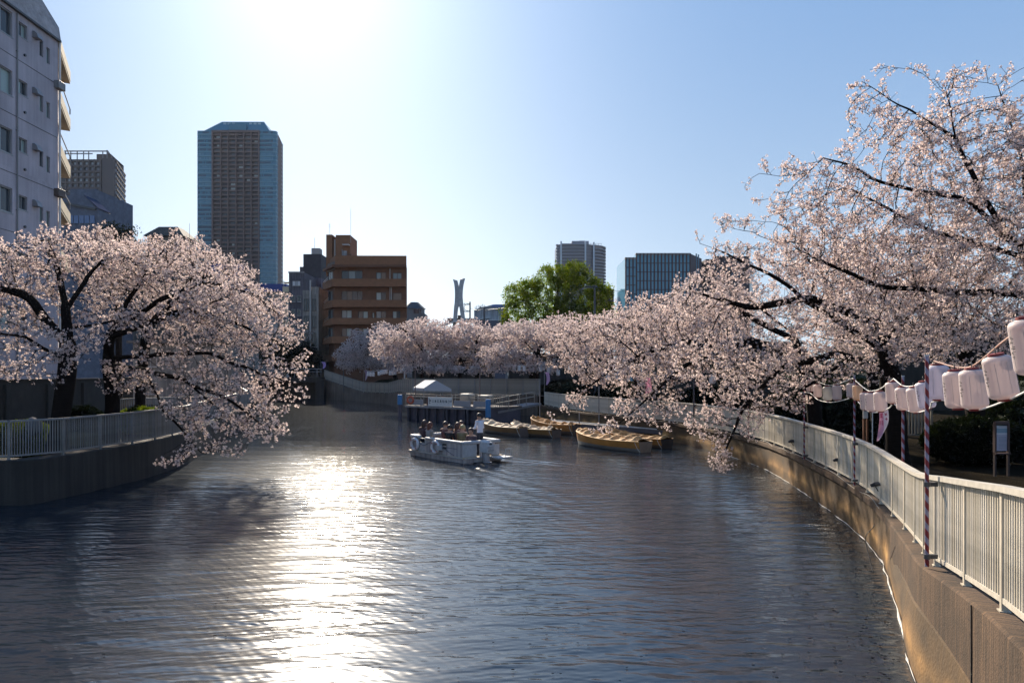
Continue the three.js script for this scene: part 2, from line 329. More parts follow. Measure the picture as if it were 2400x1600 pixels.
  for (let y = 0; y < n; y++) for (let x = 0; x < n; x++) {
    const o = y * n + x, gust = 0.45 + 1.1 * fbm(x / n * 7, y / n * 7, 7, 71, 3), dx = -sx[o] * gust, dy = -sy[o] * gust, l = Math.hypot(dx, dy, 1);
    data[o * 4] = (dx / l * 0.5 + 0.5) * 255; data[o * 4 + 1] = (dy / l * 0.5 + 0.5) * 255; data[o * 4 + 2] = (1 / l * 0.5 + 0.5) * 255; data[o * 4 + 3] = 255;
  }
  const nm = new THREE.DataTexture(data, n, n); nm.wrapS = nm.wrapT = THREE.RepeatWrapping; nm.magFilter = THREE.LinearFilter; nm.minFilter = THREE.LinearMipmapLinearFilter; nm.repeat.set(1 / T, 1 / T); nm.needsUpdate = true;
  const water = new THREE.MeshPhysicalMaterial({ color: L(0.009, 0.016, 0.025), roughness: 0.12, ior: 1.75, anisotropy: 0.4, anisotropyRotation: Math.PI / 2, normalMap: nm, normalScale: new THREE.Vector2(1, 1) });
  const bands = [1, 0.93, 0.82, 0.7, 0.6, 0.52, 0.47, 0.44].map((s, i) => { const m = water.clone(); m.roughness = [0.145, 0.14, 0.13, 0.118, 0.105, 0.09, 0.075, 0.065][i]; m.normalScale = new THREE.Vector2(s, s); return m; }), per = (nx - 1) * 6;
  const cut = [27, 29, 31, 33, 35, 37, 40].map((d) => zs.findIndex((v) => v > d)), ends = [0, ...cut, nz - 1];
  for (let k = 0; k < 8; k++) g.addGroup(ends[k] * per, (ends[k + 1] - ends[k]) * per, k);
  tag(mesh('river_water', g, bands), 'rippled dark river water with a bright path of sun glints', 'river', null, 'structure');
}

// ---------------------------------------------------------------- railings along the banks
const unitBox = bx(-0.5, 0.5, -0.5, 0.5, -0.5, 0.5);
function slatFence(label, path, o) {
  const f = thing('riverside_fence', label, 'fence'), posts = resample(path, o.bay), rest = []; let count = 0;
  const slatG = cb(0, 0, 0, o.slat || 0.03, 1, 0.02), mat = o.mat, R = rng(label.length * 7), worn = [1, 1, 0.94, 0.87, 0.78].map((k, i) => { const m = mat.clone(); m.color.multiply(L(k, k * (1 - 0.012 * i), k * (1 - 0.035 * i))); m.roughness = 0.4 + 0.06 * i; return m; });
  posts.forEach((p, i) => {
    const q = posts[i + 1] || posts[i - 1], yaw = Math.atan2(-(q.d - p.d), q.x - p.x) ;
    const g = [cb(0, (o.h - 0.03) / 2, 0, 0.06, o.h - 0.03, 0.055), cb(0, 0.006, 0, 0.1, 0.012, 0.09)];
    const m = mesh('post', g, worn[2 + Math.floor(R() * 3)], f); m.position.set(p.x, p.y, -p.d); m.rotation.y = -yaw;
    if (i + 1 >= posts.length) return;
    const a = V(p.x, p.y + o.h, -p.d), b = V(posts[i + 1].x, posts[i + 1].y + o.h, -posts[i + 1].d);
    mesh('top_rail', beam(a, b, o.cap || 0.13, 0.055), mat, f);
    mesh('bottom_rail', beam(a.clone().setY(p.y + 0.1), b.clone().setY(posts[i + 1].y + 0.1), 0.04, 0.05), worn[1 + Math.floor(R() * 3)], f);
    const n = Math.round(o.bay / o.gap), y0 = 0.125, y1 = o.h - 0.028;
    for (let k = 1; k < n; k++) {
      const t = k / n, x = a.x + (b.x - a.x) * t, z = a.z + (b.z - a.z) * t, y = a.y - o.h + (b.y - a.y) * t;
      const turn = Math.atan2(-(b.z - a.z), b.x - a.x);
      if (count < o.single) { const s = mesh('slat', slatG, worn[Math.floor(R() * 5)], f); s.position.set(x, y + (y0 + y1) / 2, z); s.rotation.y = turn; s.scale.y = y1 - y0; count++; }
      else rest.push(cb(0, 0, 0, o.slat || 0.03, y1 - y0, 0.02).rotateY(turn).translate(x, y + (y0 + y1) / 2, z));
    }
  });
  if (rest.length) tag(mesh('slats', rest, mat, f), null, null, null, 'stuff');
  return f;
}
const fencePath = rightPath.filter((p) => p.d > 3.9), firstPost = fencePath;
slatFence('white slatted metal fence curving along the right bank with striped poles tied to it', firstPost, { bay: 1.36, gap: 0.08, h: 1.1, single: 298, mat: M.paint });
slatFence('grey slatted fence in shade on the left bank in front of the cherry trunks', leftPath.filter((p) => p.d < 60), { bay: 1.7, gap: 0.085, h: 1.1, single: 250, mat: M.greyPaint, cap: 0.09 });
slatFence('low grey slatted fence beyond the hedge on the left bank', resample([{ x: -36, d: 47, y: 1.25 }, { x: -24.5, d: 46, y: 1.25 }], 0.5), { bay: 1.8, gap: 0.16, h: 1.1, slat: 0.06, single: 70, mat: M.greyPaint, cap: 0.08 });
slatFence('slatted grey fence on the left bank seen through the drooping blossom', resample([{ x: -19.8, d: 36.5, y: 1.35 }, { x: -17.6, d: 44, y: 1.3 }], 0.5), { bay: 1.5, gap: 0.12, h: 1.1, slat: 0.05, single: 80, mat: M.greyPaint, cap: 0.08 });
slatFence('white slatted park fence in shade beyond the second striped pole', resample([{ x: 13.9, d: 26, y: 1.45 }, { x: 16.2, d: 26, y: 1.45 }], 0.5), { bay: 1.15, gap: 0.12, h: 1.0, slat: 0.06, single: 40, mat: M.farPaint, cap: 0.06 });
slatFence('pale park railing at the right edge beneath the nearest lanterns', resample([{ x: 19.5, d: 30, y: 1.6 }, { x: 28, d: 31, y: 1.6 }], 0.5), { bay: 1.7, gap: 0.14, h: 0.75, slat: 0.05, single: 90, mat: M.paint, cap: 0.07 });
{ // the far bank fence: closed panels between posts
  const f = thing('riverside_fence', 'long pale panelled fence on the far bank behind the floating pier', 'fence');
  const posts = resample(farRaw.map(([x, d, y]) => ({ x, d, y })), 1.62);
  posts.forEach((p, i) => {
    const q = posts[i + 1], h = p.d < 76 ? 1.45 : 1.32;
    mesh('post', cb(p.x, p.y + h / 2, -p.d + 0.04, 0.09, h, 0.09), M.greyPaint, f);
    if (!q) return;
    const a = V(p.x, p.y, -p.d), b = V(q.x, q.y, -q.d), up = (v, y) => v.clone().setY(v.y + y);
    mesh('top_rail', beam(up(a, h), up(b, h), 0.13, 0.07), M.farPaint, f);
    mesh('bottom_rail', beam(up(a, 0.1), up(b, 0.1), 0.05, 0.06), M.farPaint, f);
    const ribs = []; for (let k = 0; k < 16; k++) { const t = (k + 0.5) / 16, c = a.clone().lerp(b, t), turn = Math.atan2(-(b.z - a.z), b.x - a.x); ribs.push(cb(0, 0, 0, 0.085, h - 0.2, 0.02).rotateY(turn).translate(c.x, c.y + h / 2 + 0.04, c.z)); }
    mesh('panel', ribs, M.farPaint, f);
  });
}

// ---------------------------------------------------------------- buildings
// a framed window set into a wall: local x along the wall, y up, z out of it
// a wall plate with openings cut through it
function plate(name, parent, mat4, outline, holes, t, mat) {
  const s = new THREE.Shape(outline.map((p) => new THREE.Vector2(...p)));
  for (const [x0, x1, y0, y1] of holes) s.holes.push(new THREE.Path([[x0, y0], [x0, y1], [x1, y1], [x1, y0]].map((p) => new THREE.Vector2(...p))));
  return mesh(name, new THREE.ExtrudeGeometry(s, { depth: t, bevelEnabled: false }).translate(0, 0, -t).applyMatrix4(mat4), mat, parent);
}
function windowInto(parent, mat4, w, h, o = {}) {
  const fr = o.frame ?? 0.05, dep = o.depth ?? 0.1, W = new THREE.Group(); W.name = 'window'; W.applyMatrix4(mat4.clone().multiply(new THREE.Matrix4().makeTranslation(0, 0, o.in ? -o.in : dep * 0.8))); parent.add(W);
  const g = [cb(0, h / 2 - fr / 2, -dep / 2 + 0.01, w, fr, dep), cb(0, -h / 2 + fr / 2, -dep / 2 + 0.01, w, fr, dep), cb(-w / 2 + fr / 2, 0, -dep / 2 + 0.01, fr, h - fr * 2, dep), cb(w / 2 - fr / 2, 0, -dep / 2 + 0.01, fr, h - fr * 2, dep)];
  const n = o.panes || 2;
  for (let k = 1; k < n; k++) g.push(cb(-w / 2 + w * k / n, 0, -dep * 0.55, fr * 0.8, h - fr * 2, 0.05));
  mesh('frame', g, o.frameMat || M.frame, W);
  for (let k = 0; k < n; k++) { const x0 = -w / 2 + w * k / n + fr * 0.7, x1 = -w / 2 + w * (k + 1) / n - fr * 0.7; mesh('pane', cb((x0 + x1) / 2, 0, -dep * 0.62 - (k % 2) * 0.03, x1 - x0, h - fr * 2, 0.012), (o.glass && o.glass[k % o.glass.length]) || M.glassDark, W); }
  if (o.sill !== false) mesh('sill', cb(0, -h / 2 - 0.03, 0.03, w + 0.12, 0.06, 0.12), o.frameMat || M.frame, W);
  return W;
}
// wall matrix: origin at a point of the wall, x along it, z outward
const onWall = (p, yaw) => new THREE.Matrix4().makeRotationY(yaw).setPosition(p);

{ // the white apartment block at the left edge
  const wall = std([0.56, 0.50, 0.54], 0.9, { map: tex(512, (u, v) => { const a = fbm(u * 5, v * 5, 5, 101, 5), s = fbm(u * 60, v * 2, 60, 105, 3), s2 = fbm(u * 9, v * 2, 9, 111, 3); return 0.72 + 0.2 * a + 0.1 * s + 0.1 * (s2 - 0.5); }, 7), bumpMap: grain, bumpScale: 0.012 });
  const b = thing('apartment_building', 'pale stucco apartment block at the left edge with small windows and vent hoods', 'apartment building');
  const EX = -25, D1 = 39.9, foot = [[EX, -20], [EX, -D1], [-28.3, -45.3], [-46, -45.3], [-46, -20]];
  mesh('core', prism([[EX - 0.22, -20], [EX - 0.22, -D1 - 0.02], [-28.3, -45.3], [-46, -45.3], [-46, -20]], 0.9, 22.05), wall, b); const openings = [];
  const rough = std([0.60, 0.55, 0.56], 1, { map: mottle, bumpMap: tex(256, (u, v) => fbm(u * 14, v * 14, 14, 131, 3), 2.2, false), bumpScale: 0.05 });
  // sloping upper storey, rising towards the camera
  const o = bag(), q = (a, c, d, e) => { const k = o.p.length / 3; for (const v of [a, c, d, e]) { o.p.push(...v); o.u.push(v[2] * 0.8, v[1]); } o.i.push(k, k + 1, k + 2, k, k + 2, k + 3); };
  const e0 = [EX + 0.12, 22.0, -20], e1 = [EX + 0.12, 22.0, -D1 - 0.1], t0 = [EX - 0.2, 29, -20], t1 = [EX + 0.02, 22.8, -D1 - 0.06], m1 = [EX - 0.1, 25.4, -35.6], e2 = [-28.4, 22.0, -45.4], t2 = [-28.6, 22.9, -44.6];
  q(e0, e1, m1, t0); q(e1, t1, m1, m1); q(e1, e2, t2, t1); q(t0, m1, [-46, 25.4, -35.6], [-46, 29, -20]); q(m1, t1, [-46, 22.8, -39.9], [-46, 25.4, -35.6]); q(t1, t2, [-46, 22.9, -44.6], [-46, 22.8, -39.9]);
  mesh('roof', geoOf(o), rough, b);
  mesh('eave', [beam(V(EX + 0.07, 22.02, -20), V(EX + 0.07, 22.02, -D1 - 0.05), 0.2, 0.1)], M.darkMetal, b);
  mesh('roof_hatch', [cb(EX - 0.6, 24.6, -37.6, 0.5, 0.9, 0.6), cb(EX - 1.3, 26.6, -35.4, 0.5, 1.4, 0.5)], rough, b);
  const yaw = Math.PI / 2;                                   // the wall faces +x
  const pale = std([0.30, 0.38, 0.36], 0.25);
  for (let r = -1; r < 6; r++) {
    const dy = -2.93 * r, gl = [[M.glassDark, pale], [pale, M.glassDark], [M.glassDark, pale], [M.glassDark, M.glassDark]][(r + 4) % 4];
    const put = (d, y, w, h, opt) => { if (y + dy < 21.7 && y + dy > 2) { openings.push([d - w / 2, d + w / 2, y + dy - h / 2, y + dy + h / 2]); windowInto(b, onWall(V(EX, y + dy, -d), yaw), w - 0.01, h - 0.01, { in: 0.07, ...opt }); } };
    if (r >= 0) {
      put(38.50, 21.0, 0.30, 0.86, { panes: 1, glass: [r % 2 ? pale : M.glassDark], frame: 0.035, sill: false });
      put(39.06, 20.85, 0.30, 0.86, { panes: 1, glass: [pale], frame: 0.035, sill: false });
      put(37.05, 21.25, 0.66, 0.72, { panes: 2, glass: gl, frame: 0.045 });
      put(35.55, 21.15, 1.42, 1.25, { panes: 2, glass: [gl[1], gl[0]], frame: 0.055 });
      put(32.3, 21.15, 1.42, 1.25, { panes: 2, glass: gl, frame: 0.055 });
      put(29.0, 21.15, 1.42, 1.25, { panes: 2, glass: gl, frame: 0.055 });
      const y = 21.4 + dy, hood = new THREE.Shape([new THREE.Vector2(0, 0.19), new THREE.Vector2(0.1, 0.19), new THREE.Vector2(0.24, 0.06), new THREE.Vector2(0.29, -0.13), new THREE.Vector2(0, -0.13)]);
      const g = new THREE.ExtrudeGeometry(hood, { depth: 0.38, bevelEnabled: true, bevelSize: 0.012, bevelThickness: 0.012, bevelSegments: 1 });
      mesh('vent_hood', g.translate(EX, y, -38.15), std([0.25, 0.24, 0.25], 0.45, { metalness: 0.3 }), b);
      mesh('floor_joint', cb(EX + 0.004, 19.62 + dy, -30, 0.02, 0.03, 19.6), M.darkMetal, b);
      mesh('vent', new THREE.CylinderGeometry(0.07, 0.07, 0.08, 10).rotateZ(Math.PI / 2).translate(EX + 0.03, 20.05 + dy, -37.15), M.darkMetal, b);
    }
  }
  plate('wall', b, onWall(V(EX, 0, 0), yaw), [[20, 0.9], [D1, 0.9], [D1, 22.05], [20, 22.05]], openings, 0.2, wall);
  for (const y of [19.55, 13.65]) mesh('duct_box', new RoundedBoxGeometry(0.34, 0.42, 0.62, 2, 0.03).translate(EX + 0.1, y, -39.85), y > 15 ? M.greyPaint : std([0.10, 0.07, 0.06], 0.6), b);
  mesh('rain_pipe', [rod(V(EX + 0.06, 1, -36.55), V(EX + 0.06, 21.9, -36.55), 0.035, 7), ...[4, 8, 12, 16, 20].map((y) => cb(EX + 0.04, y, -36.55, 0.09, 0.04, 0.1))], M.greyPaint, b);
  mesh('corner_pipe', rod(V(EX + 0.05, 1, -D1 - 0.08), V(EX + 0.05, 22, -D1 - 0.08), 0.055, 8), M.white, b);
  // balconies on the turned end wall
  const cream = std([0.62, 0.50, 0.33], 0.85, { map: mottle }), A = V(EX, 0, -D1), B = V(-28.3, 0, -45.3), dir = B.clone().sub(A).normalize(), nor = V(-dir.z, 0, dir.x);
  for (let r = 0; r < 6; r++) {
    const y = 21.8 - 2.95 * r, P = (s, n) => { const v = A.clone().addScaledVector(dir, s).addScaledVector(nor, n); return [v.x, v.z]; };
    const bal = new THREE.Group(); bal.name = 'balcony'; b.add(bal);
    mesh('slab', prism([P(0.6, 0), P(0.6, 0.06), P(5.9, 0.58), P(5.9, 0)], y, y + 0.14), cream, bal);
    mesh('parapet', [prism([P(0.6, 0.02), P(0.6, 0.08), P(5.9, 0.60), P(5.9, 0.54)], y + 0.141, y + 0.75)], cream, bal);
    if (r > 0) { const c = P(5.8, 0.57), e = P(0.8, 0.08); mesh('rail', [beam(V(c[0], y + 1.35, c[1]), V(e[0], y + 1.35, e[1]), 0.05, 0.05), cb(c[0], y + 1.2, c[1], 0.05, 0.36, 0.05), cb(e[0], y + 1.2, e[1], 0.05, 0.36, 0.05)], M.greyPaint, bal); }
  }
}
// a tall block from a footprint, with one slab edge per floor and windows between
function towerBands(parent, foot, y0, y1, floor, mat, grow, name = 'floor_edge', th = 0.3) {
  const cx = foot.reduce((s, p) => s + p[0], 0) / foot.length, cz = foot.reduce((s, p) => s + p[1], 0) / foot.length;
  const big = foot.map(([x, z]) => { const l = Math.hypot(x - cx, z - cz); return [x + (x - cx) / l * grow, z + (z - cz) / l * grow]; });
  for (let y = y0; y < y1; y += floor) mesh(name, prism(big, y, y + th), mat, parent);
}
{ // the tall tower of brown balconies between blue glass wings
  const d = 500, X = (p) => PX(p, d), b = thing('high_rise_tower', 'tallest tower, brown balcony centre between blue glass wings and a glazed hipped top', 'tower');
  const brown = std([0.155, 0.105, 0.095], 0.9), dark = std([0.045, 0.036, 0.04], 0.6), glass = std([0.045, 0.15, 0.22], 0.12), band = std([0.10, 0.23, 0.30], 0.35);
  const xl = X(462), xa = X(497.5), xb = X(608), xr = X(644), top = PY(306, d), z = -d, fl = 2.97;
  mesh('left_wing', prism([[xl, z], [xa - 0.01, z], [xa - 0.01, z - 25], [xl - 3, z - 26]], 0.9, top), glass, b);
  mesh('right_wing', prism([[xb + 0.01, z], [xr - 1.5, z], [xr + 0.5, z - 0.8], [xr + 0.9, z - 3], [PX(650, d + 25), z - 25], [xb + 0.01, z - 25]], 0.9, top), glass, b);
  mesh('side_wall', prism([[xr + 0.85, z - 3.5], [PX(662.5, d + 28), z - 28], [PX(650, d + 30), z - 30], [X(630), z - 26]], 0.9, top - 1), brown, b);
  mesh('core', prism([[xa, z - 1.6], [xb, z - 1.6], [xb, z - 25], [xa, z - 25]], 0.9, top - 1.2), dark, b);
  mesh('annex', prism([[X(458), z - 4], [xl + 2, z - 4], [xl + 2, z - 20], [X(458), z - 20]], 0.9, PY(497, d)), glass, b);
  // glazed hipped top
  const o = bag(), q = (...v) => { const k = o.p.length / 3; for (const p of v) { o.p.push(...p); o.u.push(p[0], p[1]); } o.i.push(k, k + 1, k + 2, k, k + 2, k + 3); };
  const a0 = [X(479), top, z - 0.4], a1 = [X(630), top, z - 0.4], c0 = [X(510), PY(278, d), z - 7], c1 = [X(610), PY(278, d), z - 7], k0 = [X(479), top, z - 26], k1 = [X(630), top, z - 26], g0 = [X(510), PY(278, d), z - 19], g1 = [X(610), PY(278, d), z - 19];
  q(a0, a1, c1, c0); q(a1, k1, g1, c1); q(k1, k0, g0, g1); q(k0, a0, c0, g0); q(c0, c1, g1, g0);
  mesh('roof', geoOf(o), std([0.05, 0.14, 0.19], 0.2), b);
  mesh('roof_frame', [[a0, c0], [a1, c1], [c0, c1], [a0, a1], [X(535), X(535)]].filter((e) => e[0].length).map(([p, r]) => beam(V(...p), V(...r), 0.5, 0.5)), band, b);
  for (let k = 0; k < 9; k++) { const t = (k + 0.5) / 9; if (k > 2 && k < 6) continue; mesh('roof_pane', cb(X(514 + 92 * t), PY(285, d), z - 5.35, 2.0, 2.2, 0.2).applyMatrix4(new THREE.Matrix4()), std([0.35, 0.42, 0.45], 0.2), b); }
  mesh('roof_dormer', cb(X(556), PY(297, d), z - 1.5, 12, 4.4, 3.2), glass, b);
  const R = rng(31), cols = [[501.5, 516], [519.5, 533], [537, 551.5], [555, 569.5], [573, 587.5], [591, 605]];
  for (let y = top - fl; y > 20; y -= fl) {
    mesh('floor_edge', cb((xa + xb) / 2, y + 0.35, z - 0.4, xb - xa - 0.1, 1.15, 0.9), brown, b);
    mesh('floor_band', cb((xl + xa) / 2 - 0.02, y + 0.4, z + 0.02, xa - xl - 0.1, 0.8, 0.5), band, b);
    mesh('floor_band', prism([[xb + 0.05, z + 0.25], [xr - 1.4, z + 0.25], [xr + 0.7, z - 0.6], [xr + 1.2, z - 3], [xr + 0.6, z - 3], [xb + 0.05, z - 0.6]], y, y + 0.8), band, b);
    for (const [c0, c1] of cols) if (R() < 0.9) { const w = X(c1) - X(c0), lit = R(); mesh('window', cb(X((c0 + c1) / 2), y + 1.85, z - 1.5, w * (0.35 + R() * 0.55), 1.5, 0.12), lit < 0.12 ? std([0.32, 0.36, 0.38], 0.4) : lit < 0.5 ? std([0.08, 0.10, 0.12], 0.2) : std([0.03, 0.03, 0.04], 0.3), b); }
    const g = []; for (let k = 0; k < 5; k++) g.push(cb(PX(650.2 + 2.6 * k, d + 8.6 + 4.4 * k) + 0.1, y + 1.4, z - 8.6 - 4.4 * k, 0.9, 1.2, 1.2)); tag(mesh('side_windows', g, std([0.55, 0.6, 0.62], 0.3), b), null, null, null, 'stuff');
    const gw = [], gp = []; for (let k = 0; k < 12; k++) { if (R() < 0.75) gw.push(cb(xl + (xa - xl) * (k + 0.5) / 12, y + 1.75, z + 0.03, 0.6, 1.3, 0.1)); if (R() < 0.75) gp.push(cb(xb + (xr - 1.5 - xb) * (k + 0.5) / 12, y + 1.75, z + 0.03, 0.6, 1.3, 0.1)); }
    if (y > 50) tag(mesh('window_row', [...gw, ...gp], R() < 0.5 ? std([0.03, 0.06, 0.10], 0.2) : std([0.09, 0.22, 0.3], 0.2), b), null, null, null, 'stuff');
  }
  for (const p of [497.6, 516.8, 534, 553, 571, 588.5, 606.6]) mesh('pier', cb(X(p), (top + 0.9) / 2, z - 0.1, p < 500 || p > 600 ? 1.0 : 0.75, top - 0.9, 1.7), brown, b);
  mesh('parapet', [cb((xa + xb) / 2, top - 0.5, z - 0.3, xb - xa, 1.6, 1.4)], brown, b);
}
{ // beige tower behind the apartment block
  const d = 400, X = (p) => PX(p, d), b = thing('high_rise_tower', 'dim beige apartment tower with an open roof frame behind the pale stucco block', 'tower');
  const z = -d, beige = std([0.11, 0.088, 0.086], 0.9), dark = std([0.04, 0.036, 0.045], 0.5), x0 = X(140), x1 = X(265), x2 = PX(295, 430), top = PY(374, d), zb = z - 30, fl = 3.05;
  mesh('core', prism([[x0, z], [x1, z], [x2 - 1, zb], [x0, zb]], 0.9, top), dark, b);
  mesh('corner', prism([[X(240), z + 0.6], [x1 + 0.4, z + 0.6], [x1 + 0.7, z - 1], [X(240), z - 1]], 0.9, top + 0.6), std([0.10, 0.08, 0.08], 0.8), b);
  mesh('roof_block', prism([[X(218), z - 3], [X(252), z - 3], [PX(282, 426), zb + 4], [X(230), zb + 4]], top, PY(357, d)), beige, b);
  const F2 = [beam(V(X(150), PY(354, d), z), V(X(250), PY(354, d), z), 0.7, 0.5), beam(V(X(150), PY(360, d), z), V(X(216), PY(360, d), z), 0.5, 0.5), beam(V(X(250), PY(354, d), z), V(PX(283, 430), PY(376, d) + 3, zb), 0.7, 1.2)];
  for (const p of [152, 165, 180, 195, 207, 240, 250]) F2.push(cb(X(p), (top + PY(354, d)) / 2, z, 0.4, PY(354, d) - top, 0.4));
  mesh('roof_frame', F2, std([0.2, 0.18, 0.18], 0.7), b);
  for (let y = top - 0.6, k = 0; y > 30; y -= fl, k++) {
    mesh('floor_edge', cb((x0 + X(238)) / 2, y, z + 0.4, X(238) - x0, 1.1, 1.0), beige, b);
    mesh('floor_edge', beam(V(x1 + 0.6, y, z - 1.5), V(x2 - 0.6, y, zb), 0.8, 0.9), beige, b);
    const g = []; for (let j = 0; j < 6; j++) g.push(cb(X(162 + j * 13.5), y - 1.5, z + 0.05, 1.1, 1.4, 0.15)); tag(mesh('window_row', g, k % 3 ? std([0.12, 0.13, 0.16], 0.3) : std([0.22, 0.24, 0.27], 0.3), b), null, null, null, 'stuff');
    const s = []; for (let j = 0; j < 6; j++) { const tt = (j + 0.6) / 6.2; s.push(cb(x1 + (x2 - 1 - x1) * tt + 0.5, y - 1.4, z - 30 * tt, 0.5, 1.5, 1.4)); }; tag(mesh('side_windows', s, std([0.30, 0.30, 0.34], 0.3), b), null, null, null, 'stuff');
  }
  for (let j = 0; j < 7; j++) mesh('pier', cb(X(155 + 13.5 * j), (top + 0.9) / 2, z + 0.55, 0.8, top - 0.9, 1.0), beige, b);
}
{ // low bluish building in front of that tower
  const d = 118, X = (p) => PX(p, d), b = thing('office_building', 'low bluish grey building with a sloped top edge beside the pale stucco block', 'building');
  const blue = std([0.17, 0.19, 0.25], 0.98, { map: mottle }), z = -d;
  mesh('upper_block', prism([[X(128), z - 4], [X(190), z - 4], [X(190), z - 16], [X(128), z - 16]], 0.9, PY(428, d)), blue, b);
  const s = new THREE.Shape([[X(128), PY(456, d)], [X(196), PY(458, d)], [X(224), PY(486, d)], [X(230), PY(491, d)], [X(232), 0.9], [X(128), 0.9]].map((p) => new THREE.Vector2(...p)));
  mesh('wall', new THREE.ExtrudeGeometry(s, { depth: 3.5, bevelEnabled: false }).translate(0, 0, z - 3.6), blue, b);
  mesh('roof', beam(V(X(195), PY(457.5, d) + 0.06, z - 1.85), V(X(231), PY(490, d) + 0.06, z - 1.85), 3.7, 0.1), phys([0.05, 0.06, 0.10], 1, { specularIntensity: 0 }), b);
  mesh('eave', [beam(V(X(150), PY(476, d), z + 0.05), V(X(224), PY(490, d), z + 0.05), 0.3, 0.35), beam(V(X(128), PY(476, d), z + 0.05), V(X(150), PY(476, d), z + 0.05), 0.3, 0.35)], M.darkMetal, b);
  for (let k = 0; k < 7; k++) mesh('window', cb(X(140 + 12.6 * k), PY(514, d), z + 0.02, 0.75, 1.3, 0.1), std([0.10, 0.15, 0.27], 0.2), b);
}
{ // hip-roofed house top
  const d = 200, X = (p) => PX(p, d), b = thing('hip_roof_building', 'dark building with a flat-topped hipped roof left of the tallest tower', 'building'), z = -d;
  mesh('wall', prism([[X(345), z], [X(426), z], [X(426), z - 9], [X(345), z - 9]], 0.9, PY(556, d)), std([0.11, 0.09, 0.08], 0.9), b);
  const o = bag(), q = (...v) => { const k = o.p.length / 3; for (const p of v) { o.p.push(...p); o.u.push(p[0], p[1]); } o.i.push(k, k + 1, k + 2, k, k + 2, k + 3); };
  const e = PY(553, d), t = PY(527, d), A = [[X(337), e, z + 0.8], [X(432), e, z + 0.8], [X(432), e, z - 10], [X(337), e, z - 10]], C = [[X(361), t, z - 2.5], [X(406), t, z - 2.5], [X(406), t, z - 6.5], [X(361), t, z - 6.5]];
  for (let i = 0; i < 4; i++) q(A[i], A[(i + 1) % 4], C[(i + 1) % 4], C[i]); q(...C); q(...A);
  mesh('roof', geoOf(o), std([0.075, 0.068, 0.062], 0.8, { map: mottle }), b);
  const bands = []; for (let k = 1; k < 6; k++) { const t2 = k / 6, l = A[0].map((v, i) => v + (C[0][i] - v) * t2), r = A[1].map((v, i) => v + (C[1][i] - v) * t2); bands.push(beam(V(...l), V(...r), 0.1, 0.1)); }
  mesh('roof_ribs', bands, std([0.055, 0.05, 0.048], 0.8), b);
  mesh('antenna', rod(V(X(436), 3, z - 2), V(X(436), PY(520, d), z - 2), 0.05, 5), M.darkMetal, b);
}
